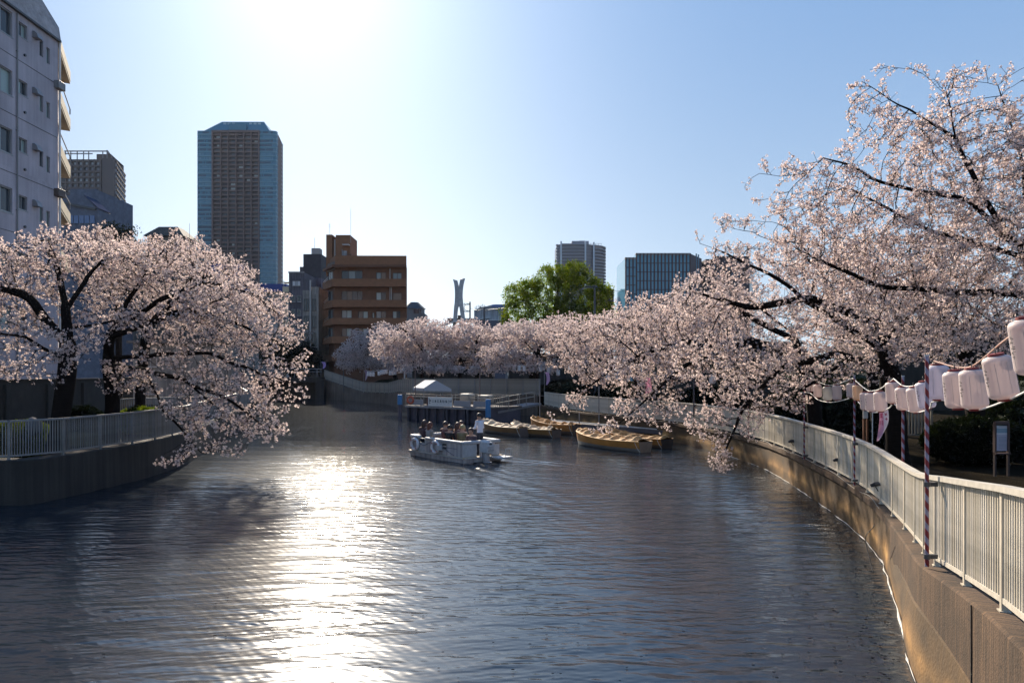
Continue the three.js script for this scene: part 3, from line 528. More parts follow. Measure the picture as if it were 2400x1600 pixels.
{ // grey group left of the brown block
  const R = rng(8);
  { const d = 124, X = (p) => PX(p, d), z = -d, b = thing('grey_building', 'blue grey building with one white window left of the dark stepped block', 'building');
    mesh('wall', prism([[X(676.5), z], [X(712), z], [X(712), z - 12], [X(676.5), z - 12]], 0.9, PY(638, d)), std([0.13, 0.13, 0.17], 0.85, { map: streaks }), b);
    mesh('parapet', [cb(X(694), PY(638, d), z + 0.02, X(713) - X(676), 0.25, 0.2)], M.greyPaint, b);
    windowInto(b, onWall(V(X(694.5), PY(664, d), z + 0.01), 0), 1.35, 0.8, { panes: 3, glass: [std([0.5, 0.52, 0.55], 0.3), std([0.3, 0.33, 0.36], 0.3)] });
    for (let r = 0; r < 4; r++) for (let k = 0; k < 2; k++) windowInto(b, onWall(V(X(687 + 14 * k), PY(700 + 32 * r, d), z + 0.01), 0), 0.7, 1.1, { panes: 1 });
    const st = []; for (let k = 0; k < 5; k++) { const y = PY(661 + 26 * k, d); st.push(cb(X(668.5), y, z - 1, 1.1, 0.12, 1.6), cb(X(668.5), y - 1.2, z - 0.2, 1.1, 0.9, 0.04)); }
    st.push(cb(X(663.5), PY(690, d) - 4, z - 0.3, 0.07, 13, 0.07)); mesh('fire_stair', st, std([0.50, 0.42, 0.28], 0.6), b); }
  { const d = 132, X = (p) => PX(p, d), z = -d, b = thing('grey_building', 'dark stepped block with a rooftop water tank behind the grey buildings', 'building');
    mesh('wall', prism([[X(708), z], [X(752), z], [X(752), z - 12], [X(708), z - 12]], 0.9, PY(651, d)), std([0.15, 0.14, 0.19], 0.85, { map: streaks }), b);
    mesh('upper_block', prism([[X(710), z - 0.1], [X(752), z - 0.1], [X(752), z - 11], [X(710), z - 11]], PY(651, d), PY(595, d)), std([0.065, 0.06, 0.07], 0.8, { map: mottle }), b);
    mesh('water_tank', [new RoundedBoxGeometry(X(748) - X(728), 1.15, 1.8, 2, 0.1).translate(X(738), PY(587.5, d), z - 1.2), cb(X(738), PY(594.5, d), z - 1.2, 1.3, 0.1, 1.5)], std([0.28, 0.26, 0.25], 0.6), b);
    mesh('antenna', rod(V(X(730), PY(595, d), z - 2), V(X(730), PY(552, d), z - 2), 0.03, 5), M.darkMetal, b);
    mesh('stair_head', cb(X(708), PY(633, d), z - 2, 1.2, 1.4, 3), std([0.08, 0.07, 0.08], 0.8), b); }
  { const d = 112, X = (p) => PX(p, d), z = -d, b = thing('grey_building', 'light grey building with tall paired windows against the brown apartments', 'building');
    mesh('wall', [prism([[X(709), z], [X(746), z], [X(746), z - 9], [X(709), z - 9]], 0.9, PY(680, d)), prism([[X(728), z - 0.15], [X(746), z - 0.15], [X(746), z - 8], [X(728), z - 8]], PY(680, d), PY(672, d))], std([0.33, 0.32, 0.31], 0.85, { map: streaks }), b);
    for (let r = 0; r < 3; r++) { const y = PY(714 + 40 * r, d); windowInto(b, onWall(V(X(718), y, z + 0.01), 0), 0.8, 1.85, { panes: 2, frameMat: M.frameDark }); windowInto(b, onWall(V(X(736), y, z + 0.01), 0), 0.6, 1.85, { panes: 2, frameMat: M.frameDark }); }
    mesh('pier', cb(X(727.5), PY(740, d), z + 0.1, 0.2, 11, 0.2), std([0.38, 0.37, 0.36], 0.85), b); }
}
{ // brown apartment block
  const d = 109, X = (p) => PX(p, d), z = -d, b = thing('apartment_building', 'brown tiled apartment block with wraparound balcony bands and a roof tower', 'apartment building');
  const brown = std([0.28, 0.125, 0.06], 0.85, { map: tex(256, (u, v) => 0.82 + 0.14 * fbm(u * 8, v * 8, 8, 201, 4) + ((v * 64) % 1 < 0.12 || (u * 32 + (Math.floor(v * 64) % 2) * 0.5) % 1 < 0.06 ? -0.08 : 0), 3.2) });
  const dark = std([0.20, 0.088, 0.048], 0.85, { map: mottle }), grey = std([0.20, 0.145, 0.115], 0.85, { map: mottle });
  const xf = X(783), xr = X(953), xl = X(746), zl = z - 4.2, top = PY(600, d);
  mesh('core', prism([[xf, z - 0.26], [xr - 0.01, z - 0.26], [PX(950, d + 13), z - 13], [xl + 0.6, z - 13], [xl + 0.6, zl + 0.3]], 0.9, PY(627, d)), dark, b); const cuts = [];
  const ring = (g, y0, y1, m, name) => mesh(name, prism([[xf - 0.1, z + g], [xr + (name === 'parapet' ? 0.02 : 0), z + g], [xr + (name === 'parapet' ? 0.02 : 0), z - 0.01], [xf + 0.15, z - 0.01], [xl + 0.75, zl + 0.1], [xl - 0.1 - g * 0.3, zl + g * 0.4]], y0, y1), m, b);
  mesh('parapet', prism([[X(787), z + 0.55], [xr + 0.02, z + 0.35], [PX(951, d + 13), z - 13.1], [X(760), z - 13.1], [X(760), z - 3]], PY(629, d), top), brown, b);
  ring(0.9, PY(629, d) + 0.1, PY(624, d) + 0.15, dark, 'parapet_edge');
  for (const [a, c] of [[655, 673], [704, 720.5], [746, 761], [789, 804.5], [832, 846]]) ring(0.95, PY(c, d), PY(a, d), brown, 'balcony_band');
  mesh('terrace_wall', prism([[X(749), zl + 0.6], [X(787), z + 0.5], [X(787), z + 0.3], [X(752), zl + 0.2]], PY(632, d), PY(612, d)), grey, b);
  const win = (x0, x1, y0, y1, n, gl) => (x0 < 790 ? 0 : cuts.push([X(x0), X(x1), PY(y1, d), PY(y0, d)])) && windowInto(b, onWall(V(X((x0 + x1) / 2), PY((y0 + y1) / 2, d), z), 0), X(x1) - X(x0), PY(y0, d) - PY(y1, d), { panes: n, glass: gl, frameMat: M.frameDark, frame: 0.06, depth: 0.1, in: 0.1, sill: false });
  const cu = M.curtain, gd = M.glassDark, gp = M.glassPale, br = std([0.20, 0.13, 0.09], 0.5);
  win(800, 849, 634, 653, 3, [gd, gp, gd]); win(881, 904, 638, 655, 2, [gp, br]); win(920, 941, 639, 655, 2, [gp, gp]);
  win(800, 849, 682, 703, 4, [gd, br, gd, gd]); win(881, 904, 685, 703, 2, [cu, gd]); win(920, 941, 686, 703, 1, [br]);
  win(800, 824, 727, 745, 2, [gp, cu]); win(839, 862, 729, 746, 2, [gd, cu]); win(872, 877, 732, 745, 1, [cu]); win(881, 904, 729, 746, 2, [gp, gd]); win(920, 938, 729, 746, 2, [cu, gd]);
  win(800, 823, 769, 788, 2, [gd, cu]); win(839, 861, 769, 788, 2, [gd, cu]); win(881, 904, 771, 788, 2, [gd, gp]); win(920, 941, 771, 788, 2, [gd, gd]);
  win(800, 823, 811, 830, 2, [gd, gp]); win(755, 762, 815, 828, 1, [gp]);
  plate('wall', b, onWall(V(0, 0, z), 0), [[xf, 0.9], [xr, 0.9], [xr, PY(627, d)], [xf, PY(627, d)]], cuts, 0.25, dark);
  for (const y of [641, 690, 735, 778]) { // recessed corner balconies with a rail
    const w = new THREE.Matrix4().makeRotationY(-0.95).setPosition(V((xl + xf) / 2 + 0.4, PY(y, d), (zl + z) / 2 + 0.3));
    windowInto(b, w, 2.6, 1.5, { panes: 3, glass: [gd, gp, gd], frameMat: M.frameDark, sill: false });
    mesh('rail', [beam(V(xl - 0.2, PY(y + 13, d), zl + 0.55), V(X(772), PY(y + 9, d), z + 0.7), 0.05, 0.05), beam(V(xl - 0.2, PY(y + 17, d), zl + 0.55), V(X(772), PY(y + 13, d), z + 0.7), 0.04, 0.04)], M.steel, b);
  }
  mesh('roof_tower', [prism([[X(752), z - 3], [X(766.5), z - 3], [X(766.5), z - 8], [X(752), z - 8]], PY(640, d), PY(540.5, d)), prism([[X(775), z - 3], [X(810), z - 3], [X(810), z - 8], [X(775), z - 8]], PY(604, d), PY(541.5, d)), prism([[X(766), z - 3.6], [X(776), z - 3.6], [X(776), z - 8], [X(766), z - 8]], PY(620, d), PY(545, d))], brown, b);
  mesh('stair_window', cb(X(771), PY(577, d), z - 3.5, 0.22, 3.4, 0.1), std([0.4, 0.36, 0.33], 0.4), b);
  mesh('canopy', cb(X(802), PY(567, d), z - 2.5, 1.0, 0.12, 0.9), M.white, b);
  mesh('roof_tank', [new THREE.CylinderGeometry(0.35, 0.35, 0.75, 14).translate(X(799), PY(588, d), z - 2.3), cb(X(792.5), PY(585, d), z - 2.4, 0.08, 1, 0.08)], M.greyPaint, b);
  mesh('roof_box', cb(X(811), PY(592, d), z - 2.6, 0.5, 0.45, 0.6), dark, b);
  mesh('drain_pipe', [rod(V(X(914), PY(703, d), z + 0.08), V(X(914), PY(673, d), z + 0.08), 0.045, 6), rod(V(X(917.5), PY(703, d), z + 0.08), V(X(917.5), PY(673, d), z + 0.08), 0.045, 6), rod(V(X(914), PY(655, d), z + 0.08), V(X(914), PY(629, d), z + 0.08), 0.045, 6)], M.white, b);
  mesh('antenna', [rod(V(X(810.5), PY(560, d), z - 3.2), V(X(810.5), PY(478, d), z - 3.2), 0.025, 5), rod(V(X(756.5), PY(541, d), z - 4), V(X(756.5), PY(510, d), z - 4), 0.025, 5), beam(V(X(753.5), PY(519, d), z - 4), V(X(760, d), PY(519, d), z - 4), 0.03, 0.03), beam(V(X(754), PY(514, d), z - 4), V(X(759, d), PY(514, d), z - 4), 0.03, 0.03)], M.steel, b);
}
{ // small domed building behind it
  const d = 160, X = (p) => PX(p, d), z = -d, b = thing('round_roofed_building', 'small grey building with a faceted dark roof right of the brown apartments', 'building'), pts = [];
  for (let k = 0; k < 8; k++) { const a = k / 8 * 6.283 + 0.4; pts.push([X(966) + Math.cos(a) * 2.45, z - 3 + Math.sin(a) * 2.45]); }
  mesh('wall', prism(pts, 0.9, PY(722, d)), std([0.20, 0.19, 0.185], 0.85), b);
  mesh('roof', new THREE.CylinderGeometry(1.0, 2.7, 1.55, 8).translate(X(966), PY(722, d) + 0.78, z - 3), std([0.06, 0.06, 0.065], 0.7), b);
  mesh('lower_wing', prism([[X(975), z - 1], [X(993), z - 1], [X(993), z - 7], [X(975), z - 7]], 0.9, PY(733, d)), std([0.16, 0.155, 0.155], 0.85), b);
  for (let k = 0; k < 5; k++) mesh('window', cb(X(970 + 4 * k), PY(729, d), z + (k > 2 ? 0.4 : -0.5), 0.22, 0.9, 0.1), M.glassDark, b);
}
{ // white winged pylon
  const d = 190, X = (p) => PX(p, d), q = (x, y) => new THREE.Vector2(X(1040 + x / 11.2), PY(640 + y / 11.2, d));
  const s = new THREE.Shape(); s.moveTo(...q(258, 183).toArray());
  const c = (...p) => s.splineThru(p.map(([x, y]) => q(x, y)));
  c([285, 270], [303, 400], [311, 560], [304, 760], [283, 960], [245, 1500]); s.lineTo(...q(330, 1500).toArray());
  c([348, 1180], [362, 1000], [380, 895], [402, 868], [424, 892], [442, 1000], [462, 1180], [478, 1500]); s.lineTo(...q(575, 1500).toArray());
  c([552, 1180], [515, 900], [495, 700], [490, 560], [500, 400], [522, 270], [550, 155]); s.lineTo(...q(445, 188).toArray());
  c([425, 300], [402, 420], [385, 330], [357, 213]);
  const b = thing('winged_pylon', 'white curved pylon like two joined wings rising above the far blossom', 'monument');
  mesh('pylon', new THREE.ExtrudeGeometry(s, { depth: 1.4, bevelEnabled: true, bevelSize: 0.08, bevelThickness: 0.08, bevelSegments: 2, curveSegments: 10 }).translate(0, 0, -d), std([0.47, 0.48, 0.50], 0.6, { map: mottle }), b);
  for (let k = 0; k < 5; k++) mesh('step', cb(X(1040 + 34.8 / 1.12), PY(640 + (470 + 48 * k) / 11.2, d), -d + 1.52, 0.55, 0.12, 0.1), M.greyPaint, b);
  const r = thing('flat_roof', 'low brown roof with a stub block at the foot of the white pylon', 'roof');
  mesh('roof', [cb(X(1080), PY(748.5, d), -d - 3, 7, 0.7, 6), cb(X(1078.5), PY(743, d), -d - 1, 1.3, 1, 2)], std([0.22, 0.16, 0.13], 0.8), r);
  mesh('wall', cb(X(1080), 4, -d - 3, 6.6, 12.5, 5.4), std([0.16, 0.13, 0.12], 0.8), r);
  mesh('awning', [beam(V(X(1030), PY(766, d), -d + 2), V(X(1078), PY(751.5, d), -d + 2), 1.5, 0.35), beam(V(X(1078), PY(751.5, d), -d + 2), V(X(1104), PY(749.5, d), -d + 2), 1.5, 0.3)], M.white, r);
}
{ const d = 180, X = (p) => PX(p, d), z = -d, b = thing('warehouse', 'pale blue grey shed with a rising roofline left of the green tree', 'building');
  const s = new THREE.Shape([[1111, 725.5], [1134, 719], [1155, 713.5], [1162, 713], [1190, 713], [1190, 765], [1111, 765]].map(([x, y]) => new THREE.Vector2(X(x), y === 765 ? 0.9 : PY(y, d))));
  mesh('wall', new THREE.ExtrudeGeometry(s, { depth: 8, bevelEnabled: false }).translate(0, 0, z - 8), std([0.42, 0.45, 0.49], 0.6, { map: streaks }), b);
  mesh('blue_band', cb(X(1172), PY(716.5, d), z + 0.03, X(1190) - X(1151), 0.55, 0.1), std([0.05, 0.12, 0.32], 0.5), b);
  mesh('canopy', [beam(V(X(1111), PY(750, d), z + 0.5), V(X(1148), PY(745, d), z + 0.5), 1.2, 0.18), cb(X(1160), PY(750.5, d), z + 0.5, 5.5, 0.2, 1.2)], M.white, b);
  for (let k = 0; k < 7; k++) mesh('roof_vent', cb(X(1113 + 3.6 * k), PY(721 - k * 0.7, d), z - 1, 0.14, 0.7 + (k % 3) * 0.3, 0.14), M.darkMetal, b);
  mesh('low_wall', prism([[X(1120), z + 3], [X(1185), z + 3], [X(1185), z + 2], [X(1120), z + 2]], 0.9, PY(752.5, d)), std([0.09, 0.09, 0.12], 0.8), b);
}
{ // pale tower with white pillars
  const d = 600, X = (p) => PX(p, d), z = -d, b = thing('high_rise_tower', 'grey apartment tower with white vertical pillars behind the green tree', 'tower');
  const foot = [[X(1306), z - 6], [X(1315), z], [X(1372), z], [X(1393), z - 5], [PX(1416.5, d + 16), z - 16], [PX(1416, d + 34), z - 34], [X(1306), z - 34]], top = PY(571.5, d);
  mesh('core', prism(foot, 0.9, top), std([0.095, 0.095, 0.125], 0.35), b);
  const slab = std([0.25, 0.25, 0.29], 0.7), fl = 2.65;
  for (let y = top - 0.3; y > 40; y -= fl) {
    mesh('floor_edge', cb((X(1315) + X(1372)) / 2, y, z + 0.5, X(1372) - X(1315) - 0.5, 0.55, 1.2), slab, b);
    const r = [V(X(1393), y, -d - 4.4), V(PX(1402, d + 6.5), y, -d - 6.5), V(PX(1411, d + 9.5), y, -d - 9.5), V(PX(1418.2, d + 15.5), y, -d - 15.5), V(PX(1418.2, d + 24), y, -d - 24)]; const g = []; for (let i = 0; i < 4; i++) g.push(beam(r[i], r[i + 1], 1.4, 0.8)); mesh('balcony', g, slab, b);
    mesh('floor_edge', beam(V(X(1373), y, z), V(X(1392), y, z - 4.6), 0.6, 0.6), std([0.14, 0.14, 0.17], 0.7), b);
    mesh('balcony', cb(X(1306.5), y, z - 4, 2.0, 0.8, 4), slab, b);
  }
  for (const [p, q] of [[1315, 0.6], [1372, 0.6], [1393, -3.6]]) mesh('pillar', cb(X(p), (top + 2.2) / 2, z + q, 1.25, top + 2, 1.6), std([0.46, 0.50, 0.56], 0.5), b);
  mesh('penthouse', [cb((X(1342) + X(1382)) / 2, PY(567, d), z - 12, X(1382) - X(1342), 4.0, 12), cb(X(1367), PY(561.5, d), z - 12, 4.6, 1.6, 6)], std([0.20, 0.21, 0.26], 0.6), b);
  const rail = []; for (let k = 0; k < 16; k++) rail.push(cb(X(1316 + k * 6.4), top + 0.9, z - 8, 0.25, 1.8, 0.25)); rail.push(cb(X(1364), top + 1.8, z - 8, X(1413) - X(1315), 0.25, 0.25)); mesh('roof_rail', rail, slab, b);
}
{ const d = 300, X = (p) => PX(p, d), z = -d, b = thing('brown_building', 'dark brown block peeping out right of the green tree crown', 'building');
  mesh('wall', prism([[X(1405), z], [X(1439), z], [X(1439), z - 10], [X(1405), z - 10]], 0.9, PY(679, d)), std([0.10, 0.05, 0.045], 0.8), b);
  mesh('parapet', cb(X(1422), PY(678.5, d), z + 0.05, X(1440) - X(1404), 0.4, 0.4), std([0.14, 0.08, 0.07], 0.8), b); }
function finOffice(b, d, spans, glassMat, finMat, pitch, fl) {
  const X = (p) => PX(p, d), z = -d;
  for (const [a, c, ya, yc] of spans) {
    const top = Math.max(PY(ya, d), PY(yc, d));
    mesh('glass_wall', prism([[X(a), z], [X(c) - 0.02, z], [X(c) - 0.02, z - 22], [X(a), z - 22]], 0.9, top), glassMat, b);
    for (let x = X(a) + 0.3; x < X(c); x += pitch) mesh('fin', cb(x, (top + 1.6) / 2, z + 0.35, pitch * 0.36, top - 0.9, 0.5), finMat, b);
    for (let y = top - fl; y > 12; y -= fl) mesh('floor_line', cb((X(a) + X(c)) / 2, y, z + 0.05, X(c) - X(a) - 0.2, 0.35, 0.25), std([0.05, 0.09, 0.13], 0.5), b);
    mesh('parapet', cb((X(a) + X(c)) / 2, top + 0.1, z - 0.2, X(c) - X(a), 0.7, 1.6), std([0.26, 0.25, 0.25], 0.7), b);
  }
}
{ const d = 280, b = thing('office_building', 'blue glass office block with dark vertical fins right of the green tree', 'office building'), X = (p) => PX(p, d);
  finOffice(b, d, [[1465, 1490, 606, 606], [1490, 1618, 596, 596]], std([0.13, 0.36, 0.50], 0.12), std([0.075, 0.055, 0.06], 0.8), 1.38, 3.4);
  mesh('side_wall', prism([[X(1618), -d + 0.3], [PX(1645, d + 12), -d - 12], [PX(1640, d + 26), -d - 26], [X(1618), -d - 22]], 0.9, PY(594.5, d)), std([0.085, 0.065, 0.075], 0.8), b);
  for (const k of [1632, 1637]) mesh('side_window', cb(PX(k, d + (k - 1618) * 0.44), 30, -d - (k - 1618) * 0.44 + 0.1, 0.5, 42, 0.5), std([0.08, 0.17, 0.24], 0.2), b); }
{ const d = 292, X = (p) => PX(p, d), z = -d, b = thing('office_building', 'dark brown office block half hidden by the upper right cherry twigs', 'office building');
  mesh('wall', [prism([[X(1655), z], [X(1682), z], [X(1682), z - 20], [X(1655), z - 20]], 0.9, PY(607, d)), prism([[X(1682) + 0.01, z + 0.3], [X(1757), z + 0.3], [X(1757), z - 20], [X(1682) + 0.01, z - 20]], 0.9, PY(600, d))], std([0.065, 0.045, 0.05], 0.8), b);
  mesh('glass_wall', prism([[X(1757) + 0.02, z - 0.4], [X(1790), z - 12], [X(1784), z - 26], [X(1757) + 0.02, z - 20]], 0.9, PY(607, d)), std([0.10, 0.16, 0.19], 0.25), b);
  for (let k = 0; k < 12; k++) mesh('window', cb(X(1660 + 8 * k), PY(626, d) - (k % 2) * 3, z + 0.35, 0.7, 2, 0.1), std([0.07, 0.09, 0.12], 0.2), b); }
{ // building with blue sheeting behind the left blossom
  const d = 150, X = (p) => PX(p, d), z = -d, b = thing('sheeted_building', 'low white building with a deep blue band behind the left cherry blossom', 'building');
  mesh('wall', prism([[X(470), z], [X(672), z], [X(672), z - 15], [X(470), z - 15]], 0.9, PY(682, d)), std([0.55, 0.55, 0.56], 0.8, { map: streaks }), b);
  mesh('blue_band', cb(X(571), PY(675, d), z - 7, X(672) - X(470), 1.6, 15.3), std([0.03, 0.055, 0.22], 0.6), b);
  mesh('blue_screen', cb(X(510), PY(636, d), z - 4, X(550) - X(470), 4, 2), std([0.03, 0.055, 0.22], 0.6), b);
  mesh('upper_wall', cb(X(510), PY(662, d), z - 4, X(550) - X(470), 3.4, 1.8), std([0.45, 0.45, 0.47], 0.8), b); }
{ const d = 140, X = (p) => PX(p, d), z = -d, b = thing('grey_building', 'plain grey low block glimpsed through the left blossom under the hipped roof', 'building');
  mesh('wall', prism([[X(215), z], [X(478), z], [X(478), z - 8], [X(215), z - 8]], 0.9, PY(640, d)), std([0.16, 0.155, 0.16], 0.9, { map: streaks }), b);
  mesh('parapet', cb(X(346), PY(639, d), z + 0.02, X(480) - X(213), 0.4, 0.3), M.darkMetal, b);
  for (let r = 0; r < 4; r++) for (let k = 0; k < 8; k++) windowInto(b, onWall(V(X(235 + 31 * k), PY(672 + 36 * r, d), z + 0.01), 0), 1.3, 1.4, { panes: 2 }); }
{ // shops and walls behind the trees, close the view at ground level
  const R = rng(66);
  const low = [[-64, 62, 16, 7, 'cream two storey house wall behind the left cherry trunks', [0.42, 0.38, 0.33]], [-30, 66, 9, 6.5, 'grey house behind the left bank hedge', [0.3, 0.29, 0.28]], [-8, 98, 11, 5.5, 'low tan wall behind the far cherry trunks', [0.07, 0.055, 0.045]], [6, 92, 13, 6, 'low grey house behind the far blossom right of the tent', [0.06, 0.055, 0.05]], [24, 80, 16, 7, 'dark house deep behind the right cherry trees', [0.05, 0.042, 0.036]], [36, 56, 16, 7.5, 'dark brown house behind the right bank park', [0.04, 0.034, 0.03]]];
  for (const [x, d, w, h, label, c] of low) {
    const b = thing('house', label, 'house'), m = std(c, 0.9, { map: streaks });
    mesh('wall', prism([[x - w / 2, -d], [x + w / 2, -d], [x + w / 2, -d - 7], [x - w / 2, -d - 7]], 0.9, h), m, b);
    mesh('roof', cb(x, h + 0.12, -d - 3.5, w + 0.8, 0.24, 7.8), M.darkMetal, b);
    if (x < -20) for (let k = 0; k < Math.floor(w / 2.6); k++) for (let r = 0; r < 2; r++) windowInto(b, onWall(V(x - w / 2 + 1.6 + k * 2.6, 2.4 + r * 2.5, -d + 0.01), 0), 1.2, 1.1, { panes: 2, glass: [R() < 0.3 ? M.curtain : M.glassDark, M.glassDark] });
  }
}
{ const b = thing('garden_wall', 'dark block wall along the foot of the pale stucco block behind the left trunks', 'wall'); const m = std([0.055, 0.05, 0.045], 0.95, { map: mottle });
  mesh('wall', cb(-23.5, 2.1, -31, 0.25, 2.6, 22), m, b); mesh('coping', cb(-23.5, 3.44, -31, 0.36, 0.08, 22), M.darkWall, b); for (let k = 0; k < 7; k++) mesh('pier', cb(-23.34, 2.0, -21.5 - 3 * k, 0.2, 2.5, 0.35), m, b); }
{ // poles and wires
  const pole = (px, pyTop, d, label, arms) => { const x = PX(px, d), t = thing('utility_pole', label, 'utility pole', [x, 0.9, -d]), top = PY(pyTop, d) - 0.9; mesh('shaft', rod(V(0, 0, 0), V(0, top, 0), 0.17, 10, 0.12), std([0.10, 0.09, 0.09], 0.8), t); for (const [y, w, o] of arms) { mesh('crossarm', cb(o, top - y, 0, w, 0.09, 0.09), M.darkMetal, t); const g = []; for (let k = 0; k < 4; k++) g.push(new THREE.CylinderGeometry(0.05, 0.07, 0.2, 6).translate(o - w / 2 + w * (k + 0.5) / 4, top - y + 0.14, 0)); mesh('insulators', g, M.greyPaint, t); } return V(x, top + 0.9, -d); };
  pole(1101.5, 707, 118, 'dark utility pole with loops of cable beside the white pylon', [[0.45, 1.1, -0.5], [1.6, 1.1, -0.5]]);
  pole(1135, 719, 110, 'utility pole standing before the pale shed', [[0.1, 1.6, 0]]);
  pole(1394, 668, 92, 'utility pole at the right side of the green tree', [[0.25, 1.6, -0.4]]);
  const wire = (pts, r, label, mat) => tag(mesh('overhead_cable', tube(curve(pts, 24), r, 5), mat || M.black), label, 'cable');
  wire([at(1395, 672, 91.8), at(1367, 673, 92), at(1300, 700, 96), at(1240, 716, 100), at(1136, 726, 110)], 0.035, 'thick dark overhead cable sloping across the green tree', M.black);
  wire([at(1395, 676, 91.6), at(1367, 677, 91.8), at(1300, 704, 95.8), at(1240, 719, 99.8), at(1136, 730, 109.8)], 0.025, 'pale overhead cable just below the thick dark one across the green tree', std([0.25, 0.24, 0.22], 0.8));
  wire([at(1136, 721, 110), at(1119, 727, 114), at(1102, 722, 118)], 0.03, 'thin sagging cable between the two poles left of the green tree');
  wire([at(1102, 712, 118), at(1094, 713, 117), at(1088, 718, 117), at(1090, 726, 117), at(1102, 730, 118)], 0.045, 'looped cable hanging on the pole by the white pylon');
  wire([at(1396, 674, 92), at(1440, 681, 120), at(1500, 684, 150)], 0.03, 'thin cable running right from the pole at the green tree');
}
{ // small bridge over the river bend
  const b = thing('footbridge', 'grey bridge with white railing over the far river bend at the left', 'bridge');
  mesh('deck', cb(-42, 2.85, -104.5, 30, 0.7, 3), M.darkWall, b);
  mesh('railing', [cb(-42, 4.4, -103, 30, 0.1, 0.1), cb(-42, 4.0, -103, 30, 0.07, 0.07), ...Array.from({ length: 19 }, (_, k) => cb(-56.5 + k * 1.6, 3.8, -103, 0.08, 1.2, 0.08))], M.greyPaint, b);
  mesh('abutment', [cb(-27.3, 1.2, -105.4, 1.2, 3.2, 5), cb(-57, 1, -104.5, 1.4, 3, 4)], M.darkWall, b);
}

// ---------------------------------------------------------------- trees
const bark = phys([0.017, 0.0125, 0.011], 1, { specularIntensity: 0.2, map: tex(256, (u, v) => 0.6 + 0.5 * fbm(u * 6, v * 24, 6, 301, 4), 0.6), bumpMap: grain, bumpScale: 0.03 });
const petal = phys([1, 1, 1], 0.9, { vertexColors: true, transmission: 0.6, thickness: 0, specularIntensity: 0.15 });
const leafMat = phys([1, 1, 1], 0.6, { vertexColors: true, transmission: 0.65, thickness: 0, specularIntensity: 0.35 });
const twigMat = std([0.05, 0.035, 0.03], 0.95);
// sprays of blossom: a forked twig with bunches of five-petalled flowers
function makeSpray(seed, clusters, flowers, size, spread, fr, pale = 0) {
  const R = rng(seed), tw = bag(), fl = bag();
  const main = []; for (let k = 0; k <= 4; k++) main.push(V((R() - 0.5) * 0.08 * k / 4, k / 4 * size, (R() - 0.5) * 0.08 * k / 4));
  strand(main, [0.010, 0.009, 0.008, 0.006, 0.004], 3, tw);
  const spots = [];
  for (let c = 0; c < clusters; c++) {
    const t = 0.12 + 0.88 * (c + R() * 0.8) / clusters, k = Math.min(3, Math.floor(t * 4)), p = main[k].clone().lerp(main[k + 1], t * 4 - k);
    const a = R() * 6.283, len = spread * (0.15 + 0.85 * R()) * (1.15 - 0.6 * t), q = p.clone().add(V(Math.cos(a) * len, (R() - 0.1) * len * 0.8, Math.sin(a) * len));
    if (len > 0.08) strand([p, q], [0.006, 0.004], 3, tw);
    spots.push(q);
  }
  const n = V(0, 0, 0), u = V(0, 0, 0), w = V(0, 0, 0), c = V(0, 0, 0);
  for (const s of spots) for (let f = 0; f < flowers; f++) {
    n.set(R() - 0.5, R() - 0.5, R() - 0.5).normalize(); c.copy(s).addScaledVector(n, 0.012 + 0.026 * R());
    n.addScaledVector(V(R() - 0.5, R() - 0.5, R() - 0.5), 0.7).normalize();
    u.set(R() - 0.5, R() - 0.5, R() - 0.5).cross(n).normalize(); w.crossVectors(n, u);
    const r = fr * (0.8 + 0.45 * R()), base = fl.p.length / 3, pink = R(), cup = r * (0.25 + 0.5 * R()), tone = 0.86 + 0.14 * R(), col = [(0.98 - 0.13 * pale) * tone, (0.895 - 0.07 * pale - 0.08 * pink) * tone, (0.85 - 0.04 * pale - 0.07 * pink) * tone];
    fl.p.push(c.x, c.y, c.z); fl.n.push(n.x, n.y, n.z); fl.c.push(0.9 * tone, 0.70 * tone, 0.66 * tone);
    for (let k = 0; k < 5; k++) { const a = k / 5 * 6.283; const x = u.x * Math.cos(a) + w.x * Math.sin(a), y = u.y * Math.cos(a) + w.y * Math.sin(a), z = u.z * Math.cos(a) + w.z * Math.sin(a); fl.p.push(c.x + x * r + n.x * cup, c.y + y * r + n.y * cup, c.z + z * r + n.z * cup); fl.n.push(n.x * 0.8 + x * 0.4, n.y * 0.8 + y * 0.4, n.z * 0.8 + z * 0.4); fl.c.push(...col); }
    for (let k = 0; k < 5; k++) fl.i.push(base, base + 1 + k, base + 1 + (k + 1) % 5);
  }
  for (const s of spots) if (R() < 0.25) { // a young bronze leaf
    const base = fl.p.length / 3; n.set(R() - 0.5, R(), R() - 0.5).normalize(); u.set(R() - 0.5, R() - 0.5, R() - 0.5).cross(n).normalize(); w.crossVectors(n, u);
    for (const [a, b] of [[0, 0], [0.03, 0.012], [0.06, 0], [0.03, -0.012]]) { fl.p.push(s.x + u.x * a + w.x * b, s.y + u.y * a + w.y * b + 0.01, s.z + u.z * a + w.z * b); fl.n.push(n.x, n.y, n.z); fl.c.push(0.22, 0.13, 0.05); }
    fl.i.push(base, base + 1, base + 2, base, base + 2, base + 3);
  }
  return { twig: geoOf(tw), flower: geoOf(fl) };
}
const sprays = [1, 2, 3, 4, 5, 6].map((s) => makeSpray(400 + s, 11, 5, 0.5, 0.27, 0.0245));
const farSprays = [1, 2, 3].map((s) => makeSpray(450 + s, 9, 5, 0.62, 0.38, 0.050, 1));
